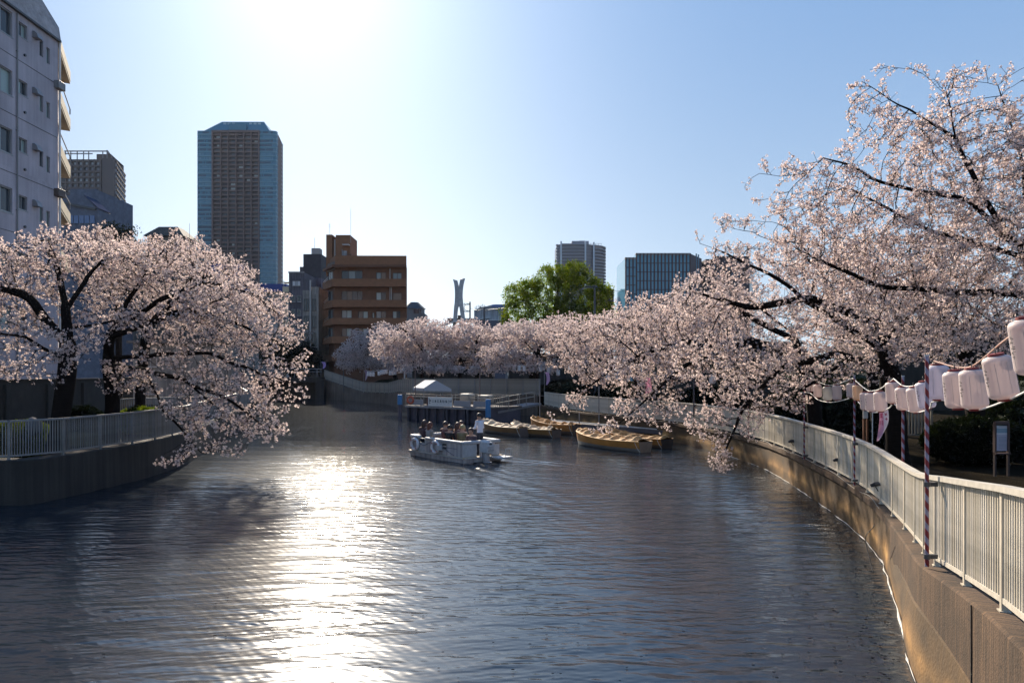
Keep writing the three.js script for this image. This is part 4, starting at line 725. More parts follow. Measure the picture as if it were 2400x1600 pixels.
function makeLeafSpray(seed, n, size, len, wid, cols) {
  const R = rng(seed), o = bag(), d = V(0, 0, 0), u = V(0, 0, 0), w = V(0, 0, 0);
  for (let k = 0; k < n; k++) {
    const p = V((R() - 0.5) * size, (R() - 0.3) * size, (R() - 0.5) * size); d.set(R() - 0.5, R() - 0.35, R() - 0.5).normalize(); u.set(R() - 0.5, R() - 0.5, R() - 0.5).cross(d).normalize(); w.crossVectors(d, u);
    const l = len * (0.7 + 0.6 * R()), b = wid * (0.7 + 0.6 * R()), base = o.p.length / 3, c = cols[Math.floor(R() * cols.length)], t = 0.75 + 0.5 * R();
    for (const [a, s, h] of [[0, 0, 0], [0.45, 1, 0.1], [1, 0, -0.05], [0.45, -1, 0.1]]) { o.p.push(p.x + d.x * l * a + u.x * b * s + w.x * l * h, p.y + d.y * l * a + u.y * b * s + w.y * l * h, p.z + d.z * l * a + u.z * b * s + w.z * l * h); o.n.push(w.x + u.x * s * 0.3, w.y + u.y * s * 0.3, w.z + u.z * s * 0.3); o.c.push(c[0] * t, c[1] * t, c[2] * t); }
    o.i.push(base, base + 1, base + 2, base, base + 2, base + 3);
  }
  return geoOf(o);
}
// branches grow towards points scattered in the crown
function grow(spec) {
  const R = rng(spec.seed), D = spec.step || 0.28, X = [], Y = [], Z = [], par = [], kids = [], dx = [], dy = [], dz = [];
  const add = (x, y, z, p) => { const i = X.length; X.push(x); Y.push(y); Z.push(z); par.push(p); kids.push(0); if (p >= 0) kids[p]++; return i; };
  const wander = (a, b, n, amt) => { const out = [a]; for (let i = 1; i < n; i++) out.push(a.clone().lerp(b, i / n).add(V((R() - 0.5) * amt, (R() - 0.5) * amt * 0.6, (R() - 0.5) * amt))); out.push(b); return out; };
  const follow = (pts, from) => { const c = new THREE.CatmullRomCurve3(pts), n = Math.max(2, Math.round(c.getLength() / D)); let p = from; c.getSpacedPoints(n).forEach((q, i) => { if (i || from < 0) p = add(q.x, q.y, q.z, p); }); return p; };
  const nearest = (v) => { let b = 0, m = 1e9; for (let i = 0; i < X.length; i++) { const d = (X[i] - v.x) ** 2 + (Y[i] - v.y) ** 2 + (Z[i] - v.z) ** 2; if (d < m) { m = d; b = i; } } return b; };
  const pt = (a) => (a.isVector3 ? a : V(...a));
  follow(spec.trunk.map(pt), -1);
  for (const l of spec.limbs || []) { const pts = l.map(pt), f = nearest(pts[0]); const s = V(X[f], Y[f], Z[f]); const full = [s]; let prev = s; for (const q of pts.slice(1)) { full.push(...wander(prev, q, 3, prev.distanceTo(q) * 0.06).slice(1)); prev = q; } follow(full, f); }
  // attractors
  const A = []; let vol = 0; for (const b of spec.blobs) vol += b.r[0] * b.r[1] * b.r[2] * (b.w ?? 1);
  for (const b of spec.blobs) {
    const n = Math.round(spec.points * b.r[0] * b.r[1] * b.r[2] * (b.w ?? 1) / vol);
    for (let k = 0; k < n; k++) { let x, y, z; do { x = R() * 2 - 1; y = R() * 2 - 1; z = R() * 2 - 1; } while (x * x + y * y + z * z > 1); const q = V(b.c.x + x * b.r[0], b.c.y + y * b.r[1], b.c.z + z * b.r[2]); const hole = fbm(q.x * 0.55 + q.z * 0.35 + 90, q.y * 0.9 - q.z * 0.3 + 90, 1024, 333, 2); if (q.y > 0.25 && (spec.solid || hole > 0.34 + 0.22 * R() - 0.08)) A.push(q); }
  }
  const near = new Int32Array(A.length).fill(-1), dist = new Float32Array(A.length).fill(1e9), alive = new Uint8Array(A.length).fill(1), kill = (spec.kill || 0.42) ** 2;
  let from = 0; const reach = (spec.reach || 30) ** 2;
  for (let it = 0; it < (spec.iterations || 90); it++) {
    const to = X.length;
    for (let a = 0; a < A.length; a++) if (alive[a]) { const q = A[a]; for (let i = from; i < to; i++) { const d = (X[i] - q.x) ** 2 + (Y[i] - q.y) ** 2 + (Z[i] - q.z) ** 2; if (d < dist[a] && kids[i] < 5) { dist[a] = d; near[a] = i; } } if (dist[a] < kill) alive[a] = 0; }
    from = to; const pull = new Map();
    for (let a = 0; a < A.length; a++) if (alive[a] && dist[a] < reach) { const i = near[a], q = A[a], l = Math.sqrt(dist[a]); let v = pull.get(i); if (!v) pull.set(i, v = [0, 0, 0]); v[0] += (q.x - X[i]) / l; v[1] += (q.y - Y[i]) / l; v[2] += (q.z - Z[i]) / l; }
    if (!pull.size) break;
    let made = 0;
    for (const [i, v] of pull) {
      if (kids[i] >= 5) continue;
      let l = Math.hypot(...v) || 1; let x = v[0] / l + (R() - 0.5) * 0.5, y = v[1] / l + (R() - 0.5) * 0.5 + (spec.lift || 0), z = v[2] / l + (R() - 0.5) * 0.5;
      if (par[i] >= 0) { const p = par[i], ex = (X[i] - X[p]) / D, ey = (Y[i] - Y[p]) / D, ez = (Z[i] - Z[p]) / D; x += ex * 0.45; y += ey * 0.45; z += ez * 0.45; }
      l = Math.hypot(x, y, z) || 1; add(X[i] + x / l * D, Y[i] + y / l * D, Z[i] + z / l * D, i); made++;
    }
    if (!made || X.length > (spec.most || 6500)) break;
  }
  // pipe model radii
  const n = X.length, tips = new Float32Array(n); for (let i = n - 1; i >= 0; i--) { if (!kids[i]) tips[i] = 1; if (par[i] >= 0) tips[par[i]] += tips[i]; }
  const tip = spec.tip || 0.008, e = Math.log(spec.girth / tip) / Math.log(Math.max(2, tips[0])), rad = Array.from(tips, (t) => tip * Math.pow(t, e));
  const flare = spec.trunk.length ? pt(spec.trunk[0]).y : 0; for (let i = 0; i < Math.min(n, 6); i++) rad[i] *= 1 + 0.45 * Math.max(0, 1 - (Y[i] - flare) / 0.7);
  // strands
  const child = Array.from({ length: n }, () => []); for (let i = 1; i < n; i++) if (par[i] >= 0) child[par[i]].push(i);
  const thick = bag(), thin = bag(), todo = [[0, -1]];
  while (todo.length) {
    let [i, p] = todo.pop(); const pts = [], rr = []; if (p >= 0) { pts.push(V(X[p], Y[p], Z[p])); rr.push(Math.min(rad[p], rad[i] * 1.15)); }
    for (;;) { pts.push(V(X[i], Y[i], Z[i])); rr.push(rad[i]); const c = child[i]; if (!c.length) break; c.sort((a, b) => rad[b] - rad[a]); for (let k = 1; k < c.length; k++) todo.push([c[k], i]); i = c[0]; }
    if (pts.length < 2) continue;
    const m = rr[Math.min(1, rr.length - 1)]; strand(pts, rr, m > 0.12 ? 9 : m > 0.03 ? 6 : 4, m > 0.07 ? thick : thin);
  }
  return { X, Y, Z, par, kids, rad, thick, thin, R };
}
function placeSprays(parent, t, kinds, o, names) {
  const R = t.R, up = V(0, 1, 0), lists = kinds.map(() => []), q = new THREE.Quaternion(), m = new THREE.Matrix4(), d = V(0, 0, 0), sc = V(1, 1, 1), pos = V(0, 0, 0);
  for (let i = 1; i < t.X.length; i++) {
    if (t.rad[i] > o.under) continue; const p = t.par[i]; d.set(t.X[i] - t.X[p], t.Y[i] - t.Y[p], t.Z[i] - t.Z[p]).normalize();
    let n = o.rate + (t.kids[i] ? 0 : o.tipRate || 0); if (o.thin) n *= o.thin(t.X[i], t.Y[i], t.Z[i]); n = Math.floor(n) + (R() < n % 1 ? 1 : 0);
    for (let k = 0; k < n; k++) {
      const f = R(), v = d.clone().add(V((R() - 0.5) * o.turn, (R() - 0.5) * o.turn + (o.lift || 0), (R() - 0.5) * o.turn)).normalize();
      pos.set(t.X[p] + (t.X[i] - t.X[p]) * f, t.Y[p] + (t.Y[i] - t.Y[p]) * f, t.Z[p] + (t.Z[i] - t.Z[p]) * f);
      q.setFromUnitVectors(up, v); const s = o.size * (0.75 + 0.5 * R()); sc.set(s, s, s); m.compose(pos, q, sc); lists[Math.floor(R() * kinds.length)].push(...m.elements);
    }
  }
  let total = 0;
  kinds.forEach((kind, k) => {
    const n = lists[k].length / 16; if (!n) return; total += n;
    for (const [name, geo, mat] of names(kind)) {
      const im = new THREE.InstancedMesh(geo, mat, n); im.instanceMatrix.array.set(lists[k]); im.name = name; im.castShadow = im.receiveShadow = true; im.frustumCulled = false; tag(im, null, null, null, 'stuff'); parent.add(im);
    }
  });
  return total;
}
let sprayCount = 0;
function cherry(label, spec) {
  const t = grow(spec), g = thing('cherry_tree', label, 'cherry tree', [0, 0, 0], 0, spec.group);
  mesh('trunk', geoOf(t.thick), bark, g);
  mesh('branches', geoOf(t.thin), bark, g);
  sprayCount += placeSprays(g, t, spec.far ? farSprays : sprays, { under: spec.under || 0.035, rate: spec.rate ?? 0.72, tipRate: spec.tipRate ?? 0.55, turn: 1.7, lift: 0.1, size: spec.size || 1, thin: spec.thin }, (k) => [['blossom', k.flower, petal], ['twigs', k.twig, twigMat]]);
  return g;
}
const blob = (px, py, d, rx, ry, rz, w) => ({ c: at(px, py, d), r: [rx, ry, rz], w });
// left bank
cherry('blossoming cherry with the thick dark trunk nearest the left edge, behind the left fence', {
  seed: 1001, girth: 0.29, rate: 0.64, points: 2375, trunk: [[-15.1, 1.0, -24], [-15.0, 2.4, -24.1], [-14.9, 4.2, -24.3], at(150, 690, 24.4)],
  limbs: [[at(140, 800, 24), at(70, 700, 24), at(-30, 660, 24.5)], [at(150, 720, 24), at(210, 640, 25), at(260, 590, 25.5)], [at(150, 700, 24.2), at(130, 620, 25), at(110, 560, 25.5)], [at(150, 840, 24), at(60, 790, 23.5), at(-40, 780, 23.5)], [at(150, 760, 24.2), at(230, 760, 24.5), at(300, 740, 25)]],
  blobs: [blob(60, 650, 25, 2.2, 1.2, 2.2), blob(150, 600, 25.5, 2.2, 0.8, 2.2), blob(20, 760, 23.5, 1.7, 0.9, 1.6), blob(-60, 640, 25, 2, 1.3, 2.2), blob(230, 610, 25.5, 1.4, 0.85, 2), blob(250, 740, 25, 1.4, 0.9, 1.5), blob(90, 860, 23.4, 1.4, 0.45, 1.2), blob(170, 800, 23.6, 1.4, 0.7, 1.2)],
});
cherry('wide blossoming cherry leaning over the left water, boughs drooping to the surface', {
  seed: 1002, girth: 0.28, rate: 0.62, points: 4125, most: 8500, trunk: [[-16.3, 1.0, -29.3], [-16.1, 2.6, -29.2], at(255, 800, 29), at(290, 720, 28.6), at(340, 640, 28.4)],
  limbs: [[at(262, 800, 29), at(340, 760, 28), at(420, 730, 27.5), at(520, 700, 27)], [at(270, 770, 29), at(380, 700, 28), at(480, 660, 27.6), at(600, 690, 27.4)], [at(262, 860, 29), at(350, 870, 28), at(430, 890, 27), at(520, 960, 26)], [at(262, 840, 29), at(380, 830, 27.5), at(500, 830, 26.8), at(620, 880, 26.5), at(700, 900, 26.5)], [at(330, 890, 28), at(380, 960, 26.6), at(420, 1000, 26), at(470, 1060, 25.4)], [at(300, 700, 28.6), at(360, 610, 29), at(400, 570, 29.5)], [at(430, 730, 27.4), at(560, 760, 26.8), at(650, 800, 26.8)], [at(420, 890, 27), at(540, 940, 26), at(620, 1000, 25.8)]],
  blobs: [blob(330, 620, 29, 2.4, 1.0, 2.4), blob(440, 650, 28.5, 2.4, 1.1, 2.4), blob(540, 710, 27.5, 1.9, 1.1, 2.4), blob(610, 770, 27, 1.5, 1.2, 2), blob(480, 790, 27.5, 2.4, 1.3, 2), blob(640, 860, 26.5, 1.1, 0.9, 1.5), blob(700, 885, 26.4, 0.65, 0.28, 0.8), blob(560, 890, 26.4, 1.6, 1.1, 1.6), blob(600, 985, 25.8, 1.1, 0.95, 1.3), blob(500, 1000, 25.6, 1.3, 0.85, 1.3), blob(430, 960, 26, 1.1, 0.7, 1.0), blob(420, 1082, 24.8, 0.95, 0.3, 0.8), blob(540, 1055, 25.2, 0.8, 0.3, 0.9), blob(380, 850, 27, 1.4, 0.8, 1.3), blob(660, 950, 26.2, 0.5, 0.5, 0.8), blob(300, 890, 27.5, 1.2, 0.5, 1)],
});
cherry('blossoming cherry with a slimmer trunk behind the wide leaning one on the left bank', {
  seed: 1003, girth: 0.24, points: 2125, trunk: [[-18.2, 1.0, -35.5], [-18.1, 3, -35.3], at(350, 720, 35)], limbs: [[at(340, 780, 35), at(440, 660, 35), at(520, 640, 35.5)], [at(340, 760, 35), at(260, 640, 36), at(240, 570, 36)]],
  blobs: [blob(250, 575, 36, 1.6, 0.9, 2), blob(400, 595, 35.5, 2.4, 0.8, 2.2), blob(500, 640, 35, 1.9, 0.9, 2), blob(580, 700, 35, 1.4, 0.9, 2), blob(640, 720, 36, 0.9, 0.55, 1.5), blob(460, 740, 35, 2.4, 1, 2), blob(300, 700, 36, 2.2, 1.2, 2)],
});
// right bank, from near to far
const sparse = (y0, y1) => (x, y) => Math.max(0.12, Math.min(1, (y1 - y) / (y1 - y0)));
cherry('tallest blossoming cherry at the right edge, its bare upper boughs against the sky', {
  seed: 1010, girth: 0.17, size: 0.72, rate: 0.85, tip: 0.0055, kill: 0.34, step: 0.23, points: 8200, most: 16500, thin: sparse(9, 15), trunk: [[12.3, 1.0, -16.2], [12.1, 3.2, -16.2], at(2440, 720, 16), at(2420, 600, 16)],
  limbs: [[at(2420, 620, 16), at(2330, 500, 15.6), at(2250, 350, 15.4), at(2215, 200, 15.3)], [at(2400, 590, 16), at(2270, 470, 16), at(2120, 440, 16.2), at(1930, 370, 16.4)], [at(2430, 700, 16), at(2240, 685, 16), at(2060, 670, 16.5), at(1900, 600, 17)], [at(2400, 620, 16), at(2180, 540, 16.5), at(1990, 440, 17)], [at(2410, 560, 16), at(2400, 400, 16), at(2340, 200, 15.8)], [at(2240, 330, 15.4), at(2140, 260, 15.3), at(2020, 190, 15.2)], [at(2220, 235, 15.3), at(2150, 165, 15.2), at(2065, 152, 15.1)], [at(2220, 215, 15.3), at(2250, 165, 15.4)]],
  blobs: [blob(2320, 310, 15.6, 1.3, 1.5, 1.6), blob(2390, 380, 15.8, 1.0, 1.6, 1.4), blob(2300, 215, 15.6, 0.9, 0.6, 1.2), blob(2400, 190, 15.8, 0.8, 0.6, 1.2), blob(2230, 430, 15.6, 1.5, 1.2, 1.8), blob(2050, 300, 15.3, 0.55, 0.75, 0.8, 0.7), blob(2150, 330, 15.4, 0.8, 0.6, 1), blob(2020, 420, 16.3, 1.0, 0.6, 1.2), blob(1880, 385, 16.4, 0.85, 0.3, 0.9), blob(1840, 445, 16.8, 1.05, 0.5, 1.2), blob(1935, 460, 16.5, 1.2, 0.7, 1.4), blob(1780, 525, 17.6, 1.2, 0.5, 1.4), blob(1960, 560, 17, 1.7, 1.1, 2), blob(2180, 600, 16.5, 2.2, 1.4, 2.4), blob(2380, 260, 15.8, 0.6, 1.1, 1), blob(2380, 550, 16, 1.2, 1.6, 2), blob(2330, 760, 15.6, 1.6, 0.6, 1.4), blob(1830, 490, 17, 0.9, 0.45, 1), blob(2100, 720, 16.5, 2, 0.7, 1.6)],
});
cherry('blossoming cherry whose long boughs reach down to the water left of the striped poles', {
  seed: 1011, girth: 0.3, size: 0.82, rate: 0.9, tip: 0.007, points: 4125, most: 8500, thin: sparse(6.6, 9.2), trunk: [[10.95, 0.95, -20.6], [10.9, 2.4, -20.6], [10.7, 4.2, -20.7], at(2060, 760, 20.8)],
  limbs: [[at(2090, 830, 20.6), at(1950, 740, 21), at(1800, 640, 21.5), at(1640, 570, 22)], [at(2100, 860, 20.6), at(1960, 830, 21), at(1830, 860, 21.5), at(1740, 960, 22), at(1690, 1080, 22)], [at(2060, 770, 20.8), at(1900, 700, 21), at(1760, 720, 22), at(1600, 680, 22.5)], [at(2080, 800, 20.7), at(2150, 720, 20), at(2240, 700, 19.5)], [at(2000, 840, 20.8), at(1900, 900, 20.8), at(1800, 950, 21.2)], [at(1960, 740, 21), at(1930, 640, 21), at(1840, 560, 21.4)]],
  blobs: [blob(1800, 600, 21.5, 1.9, 0.5, 2), blob(1670, 575, 22, 0.9, 0.28, 0.9, 0.8), blob(1900, 680, 21, 2.2, 1.0, 2.4), blob(1740, 700, 22, 2, 1.0, 2.4), blob(1620, 700, 22.5, 1.2, 0.7, 1.6), blob(2060, 740, 20.6, 2, 0.9, 2.2), blob(1800, 820, 21.5, 2.2, 1.1, 2.2), blob(1680, 860, 22, 1.4, 1.0, 1.6), blob(1740, 960, 21.8, 0.95, 0.8, 1.0), blob(1690, 1060, 22, 0.6, 0.75, 0.7), blob(1960, 850, 20.6, 1.8, 0.7, 1.5), blob(1850, 930, 21, 0.8, 0.45, 0.9), blob(2180, 800, 19.5, 1.3, 0.55, 1.3), blob(1650, 980, 22.4, 0.7, 0.6, 0.8)],
});
cherry('blossoming cherry behind the striped poles filling the right side of the canopy', {
  seed: 1012, girth: 0.3, size: 0.85, rate: 0.85, points: 2875, trunk: [[15.8, 0.95, -24.5], [15.6, 3, -24.5], [15.2, 5.2, -24.6]],
  blobs: [blob(2250, 700, 23.5, 3.0, 1.3, 2.6), blob(2060, 640, 25, 2.8, 1.4, 2.6), blob(2350, 600, 24, 2.6, 1.6, 2.4), blob(2200, 820, 22.5, 2.4, 0.55, 1.8), blob(2380, 850, 22, 1.8, 0.5, 1.6)],
});
cherry('blossoming cherry overhanging the orange rowboat with the cream cover', {
  seed: 1013, girth: 0.3, points: 4000, most: 8000, trunk: [[12.6, 0.95, -30], [12.4, 3, -30], at(1860, 780, 30)],
  limbs: [[at(1880, 830, 30), at(1740, 800, 29), at(1600, 860, 28.4), at(1500, 950, 28), at(1430, 1010, 28)], [at(1870, 800, 30), at(1720, 720, 30), at(1560, 700, 30)], [at(1860, 780, 30), at(1780, 720, 31), at(1740, 690, 31)], [at(1700, 820, 29), at(1600, 800, 29), at(1480, 840, 29)]],
  blobs: [blob(1560, 740, 30, 2.6, 0.9, 2.6), blob(1740, 705, 30.5, 1.8, 0.8, 2.2), blob(1480, 770, 30.5, 1.8, 0.8, 2), blob(1640, 820, 29, 2.6, 1.0, 2.2), blob(1520, 870, 28.8, 1.6, 0.9, 1.6), blob(1470, 955, 28.2, 0.9, 0.6, 0.9), blob(1420, 1000, 28, 0.55, 0.32, 0.6), blob(1560, 935, 28.4, 1.0, 0.6, 1.0), blob(1540, 990, 28, 0.5, 0.3, 0.6, 0.7), blob(1780, 860, 29, 1.8, 0.8, 1.6)],
});
cherry('blossoming cherry right of the pier, its branch hanging over the far orange rowboat', {
  seed: 1014, girth: 0.3, points: 3375, trunk: [[12.0, 0.95, -40.5], [11.8, 3.2, -40.5], at(1660, 800, 40)], limbs: [[at(1670, 830, 40), at(1560, 820, 39), at(1440, 860, 38), at(1340, 940, 38)], [at(1660, 810, 40), at(1520, 770, 40), at(1400, 760, 40)]],
  blobs: [blob(1450, 780, 40, 3.2, 1.1, 2.8), blob(1600, 765, 41, 3.0, 1.1, 2.8), blob(1380, 800, 39.5, 2.2, 1.3, 2.4), blob(1420, 870, 38.5, 1.8, 1.1, 1.8), blob(1350, 935, 38, 0.95, 0.75, 0.9), blob(1310, 970, 38, 0.5, 0.28, 0.6), blob(1530, 830, 39, 2.6, 1.4, 2)],
});
cherry('blossoming cherry on the bank just right of the green tree', {
  seed: 1015, girth: 0.3, points: 3000, under: 0.05, size: 1.25, trunk: [[9.2, 0.95, -52], [9.0, 3.4, -52], at(1480, 790, 52)],
  blobs: [blob(1340, 780, 51, 2.6, 1.5, 2.6), blob(1480, 775, 53, 3.4, 1.5, 3), blob(1400, 850, 50, 2.6, 1.2, 2.4), blob(1560, 800, 52, 2.8, 1.5, 2.6)],
});
cherry('blossoming cherry with a dark stout trunk at the bend behind the gangway', {
  seed: 1016, girth: 0.34, points: 2750, far: true, trunk: [[1.7, 1.0, -67.5], [1.9, 3.4, -67.5], at(1262, 820, 67)],
  blobs: [blob(1250, 790, 67, 3.6, 1.4, 3), blob(1190, 835, 66, 3.4, 1.0, 2.6), blob(1300, 850, 66, 2.6, 0.6, 2.4), blob(1225, 862, 64.5, 3.4, 0.45, 1.6), blob(1320, 800, 66, 2.8, 1.7, 2.8)],
});
cherry('blossoming cherry behind the far fence below the pale shed', {
  seed: 1017, girth: 0.3, points: 2500, far: true, trunk: [[-3.6, 1.0, -72], [-3.5, 3.6, -72], at(1116, 800, 72)],
  blobs: [blob(1110, 795, 72, 3.6, 1.4, 3), blob(1060, 840, 71, 3.2, 0.9, 2.4), blob(1150, 845, 71, 3, 0.7, 2.4), blob(1100, 866, 68.5, 3.8, 0.42, 1.6), blob(1180, 790, 73, 2.4, 1.3, 2.6)],
});
cherry('blossoming cherry with a forked dark trunk behind the white tent', {
  seed: 1018, girth: 0.36, points: 2750, far: true, trunk: [[-8.2, 1.0, -73], [-8.1, 2.8, -73], at(1004, 810, 73)], limbs: [[at(1006, 840, 73), at(970, 790, 73), at(940, 770, 73)], [at(1006, 840, 73), at(1030, 800, 73), at(1040, 770, 73)]],
  blobs: [blob(1000, 785, 73, 3.2, 1.5, 3), blob(930, 805, 73, 2.8, 1.6, 2.6), blob(1060, 805, 73, 1.8, 1.4, 2.2), blob(985, 765, 73, 2, 0.5, 2), blob(960, 840, 72, 3.2, 0.6, 2.2), blob(995, 864, 70, 3.4, 0.42, 1.6)],
});
cherry('shaded mauve cherry in front of the brown apartment block', {
  seed: 1019, girth: 0.3, points: 2375, far: true, trunk: [[-15.2, 1.1, -95], [-15.4, 3.6, -95], at(868, 810, 94)],
  blobs: [blob(860, 820, 91, 3.6, 2.0, 3), blob(820, 840, 92, 1.9, 1.6, 2.4), blob(900, 790, 90, 2.4, 1.8, 2.6), blob(850, 795, 92, 2.2, 1.2, 2), blob(870, 852, 90, 4.2, 0.8, 2.6)],
});
cherry('small bare-looking cherry deep in shade at the left end of the far fence', {
  seed: 1020, girth: 0.24, points: 1125, far: true, rate: 0.25, tipRate: 0.2, trunk: [[-33.5, 1.2, -112], [-33.5, 4, -112]], blobs: [blob(690, 800, 112, 3.4, 3.0, 2.6)],
});
cherry('flat wide cherry deep in the far row right of the pylon', {
  seed: 1023, girth: 0.26, points: 2375, far: true, trunk: [[-6, 1.0, -82], [-5.9, 3.6, -82]], blobs: [blob(1075, 800, 81, 5.4, 1.4, 3), blob(1030, 770, 81, 1.4, 0.8, 1.6), blob(1100, 768, 82, 1.8, 0.7, 1.6), blob(1150, 805, 80, 2.6, 1.2, 2)],
});
cherry('flat wide cherry deep in the far row below the green tree', {
  seed: 1024, girth: 0.26, points: 2375, far: true, trunk: [[2.6, 1.0, -78], [2.7, 3.6, -78]], blobs: [blob(1235, 800, 77, 5.0, 1.3, 3), blob(1190, 775, 77, 1.6, 0.7, 1.6), blob(1285, 778, 77, 1.8, 0.8, 1.6), blob(1340, 790, 76, 2.2, 1.2, 2)],
});
cherry('far cherry closing the row between the pylon and the brown block', {
  seed: 1021, girth: 0.28, points: 1875, far: true, trunk: [[-10.6, 1.0, -86], [-10.8, 3.8, -86], at(950, 810, 85)], blobs: [blob(930, 815, 84, 3.2, 1.9, 2.8), blob(985, 800, 85, 2.6, 1.6, 2.4)],
});
cherry('blossoming cherry filling the gap between the right trunks and the far bend', {
  seed: 1022, girth: 0.28, points: 2500, trunk: [[17.2, 0.95, -34], [17, 3, -34], [16.8, 5, -34]],
  blobs: [blob(2000, 790, 33, 3.4, 1.6, 2.6), blob(1880, 760, 34, 3.0, 1.6, 2.6), blob(2120, 740, 33, 3.2, 1.8, 2.6)],
});
// broadleaf trees
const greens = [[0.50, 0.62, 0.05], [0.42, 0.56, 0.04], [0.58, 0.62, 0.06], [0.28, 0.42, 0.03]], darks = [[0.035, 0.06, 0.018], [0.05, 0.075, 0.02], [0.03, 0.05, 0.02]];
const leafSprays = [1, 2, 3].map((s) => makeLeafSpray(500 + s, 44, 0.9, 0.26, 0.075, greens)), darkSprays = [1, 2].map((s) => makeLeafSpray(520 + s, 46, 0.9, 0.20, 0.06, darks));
function broadleaf(name, label, category, spec, kinds) {
  const t = grow(spec), g = thing(name, label, category);
  mesh('trunk', geoOf(t.thick), bark, g); if (t.thin.p.length) mesh('branches', geoOf(t.thin), bark, g);
  placeSprays(g, t, kinds, { under: spec.under || 0.06, rate: spec.rate ?? 1, tipRate: 1, turn: 1.6, lift: 0.3, size: spec.size || 1 }, (k) => [['crown', k, leafMat]]);
}
broadleaf('broadleaf_tree', 'large bright green tree rising behind the pink blossom, in front of the grey tower', 'tree', {
  seed: 1100, solid: true, girth: 0.55, step: 0.5, kill: 0.7, points: 5500, most: 11000, lift: 0.1, rate: 0.6, size: 0.9, trunk: [[5.6, 0.95, -96], [5.6, 5, -96], [5.4, 9, -96]],
  blobs: [blob(1320, 655, 96, 3.9, 1.9, 3.6), blob(1240, 690, 96, 3.3, 1.9, 3.4), blob(1390, 690, 96, 2.6, 2.0, 3.2), blob(1215, 740, 95, 2.6, 2.2, 3), blob(1310, 735, 95, 4.6, 2.4, 3.6), blob(1405, 735, 96, 2.4, 1.6, 2.8), blob(1345, 632, 96, 2.2, 1.0, 2.2), blob(1200, 690, 96, 1.4, 1.4, 2), blob(1230, 785, 95, 2.6, 1.4, 2.6)],
}, leafSprays);
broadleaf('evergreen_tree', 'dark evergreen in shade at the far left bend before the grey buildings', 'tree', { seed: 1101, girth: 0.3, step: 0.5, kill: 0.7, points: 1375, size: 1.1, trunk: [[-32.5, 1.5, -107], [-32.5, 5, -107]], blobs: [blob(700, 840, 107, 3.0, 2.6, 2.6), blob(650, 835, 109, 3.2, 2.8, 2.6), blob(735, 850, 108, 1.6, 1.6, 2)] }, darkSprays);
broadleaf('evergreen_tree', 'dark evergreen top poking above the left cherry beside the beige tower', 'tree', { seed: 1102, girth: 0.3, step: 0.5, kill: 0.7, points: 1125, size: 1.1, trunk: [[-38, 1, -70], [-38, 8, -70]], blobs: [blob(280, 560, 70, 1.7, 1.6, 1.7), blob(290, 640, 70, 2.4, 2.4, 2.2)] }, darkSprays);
// clipped and loose shrubs: leaves over a core
function shrub(label, cx, y, d, r, kinds, n, seed, boxy) {
  const g = thing('shrub', label, 'shrub', [cx, y, -d]), R = rng(seed), core = new THREE.IcosahedronGeometry(1, 3), p = core.attributes.position;
  for (let i = 0; i < p.count; i++) { const v = V(p.getX(i), p.getY(i), p.getZ(i)); if (boxy) { const m = Math.max(Math.abs(v.x), Math.abs(v.y), Math.abs(v.z)); v.divideScalar(Math.pow(m, 0.75)); } const k = 0.82 + 0.12 * Math.sin(v.x * 5 + seed) * Math.sin(v.z * 4.3) ; p.setXYZ(i, v.x * r[0] * k, Math.max(0, v.y * r[1] * k + r[1]), v.z * r[2] * k); }
  core.computeVertexNormals(); mesh('stems', core, std([0.02, 0.028, 0.012], 1), g);
  const m = new THREE.Matrix4(), q = new THREE.Quaternion(), per = Math.floor(n / kinds.length);
  for (const k of kinds) { const im = new THREE.InstancedMesh(k, leafMat, per); for (let i = 0; i < per; i++) { let v = V(R() * 2 - 1, R() * 2 - 1, R() * 2 - 1); while (v.length() > 1) v = V(R() * 2 - 1, R() * 2 - 1, R() * 2 - 1); v.normalize(); if (boxy) { const mm = Math.max(Math.abs(v.x), Math.abs(v.y), Math.abs(v.z)); v.divideScalar(Math.pow(mm, 0.75)); } const s = 0.22 * (0.7 + 0.6 * R()); q.setFromEuler(new THREE.Euler(R() * 6, R() * 6, R() * 6)); m.compose(V(v.x * r[0] * 0.94, Math.max(0.05, v.y * r[1] * 0.94 + r[1]), v.z * r[2] * 0.94), q, V(s, s, s)); im.setMatrixAt(i, m); } im.name = 'foliage'; tag(im, null, null, null, 'stuff'); g.add(im); }
}
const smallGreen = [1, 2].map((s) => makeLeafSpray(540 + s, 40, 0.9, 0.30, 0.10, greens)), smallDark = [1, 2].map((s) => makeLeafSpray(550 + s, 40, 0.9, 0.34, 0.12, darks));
shrub('clipped bright green shrub at the left edge behind the fence', -16.35, 1.0, 23.4, [0.95, 0.5, 0.8], smallGreen, 1500, 3, true);
shrub('round dark green shrub between the two thick left trunks', -17.7, 1.1, 29.8, [0.85, 0.62, 0.8], smallDark, 1000, 4);
shrub('small yellow green shrub left of the thickest left trunk', -19.2, 1.1, 28.4, [1.0, 0.35, 0.8], smallGreen, 700, 5);
shrub('olive shrub right of the slimmer left trunk above the fence', -17.3, 1.0, 33.8, [1.1, 0.55, 0.8], smallGreen, 800, 6);
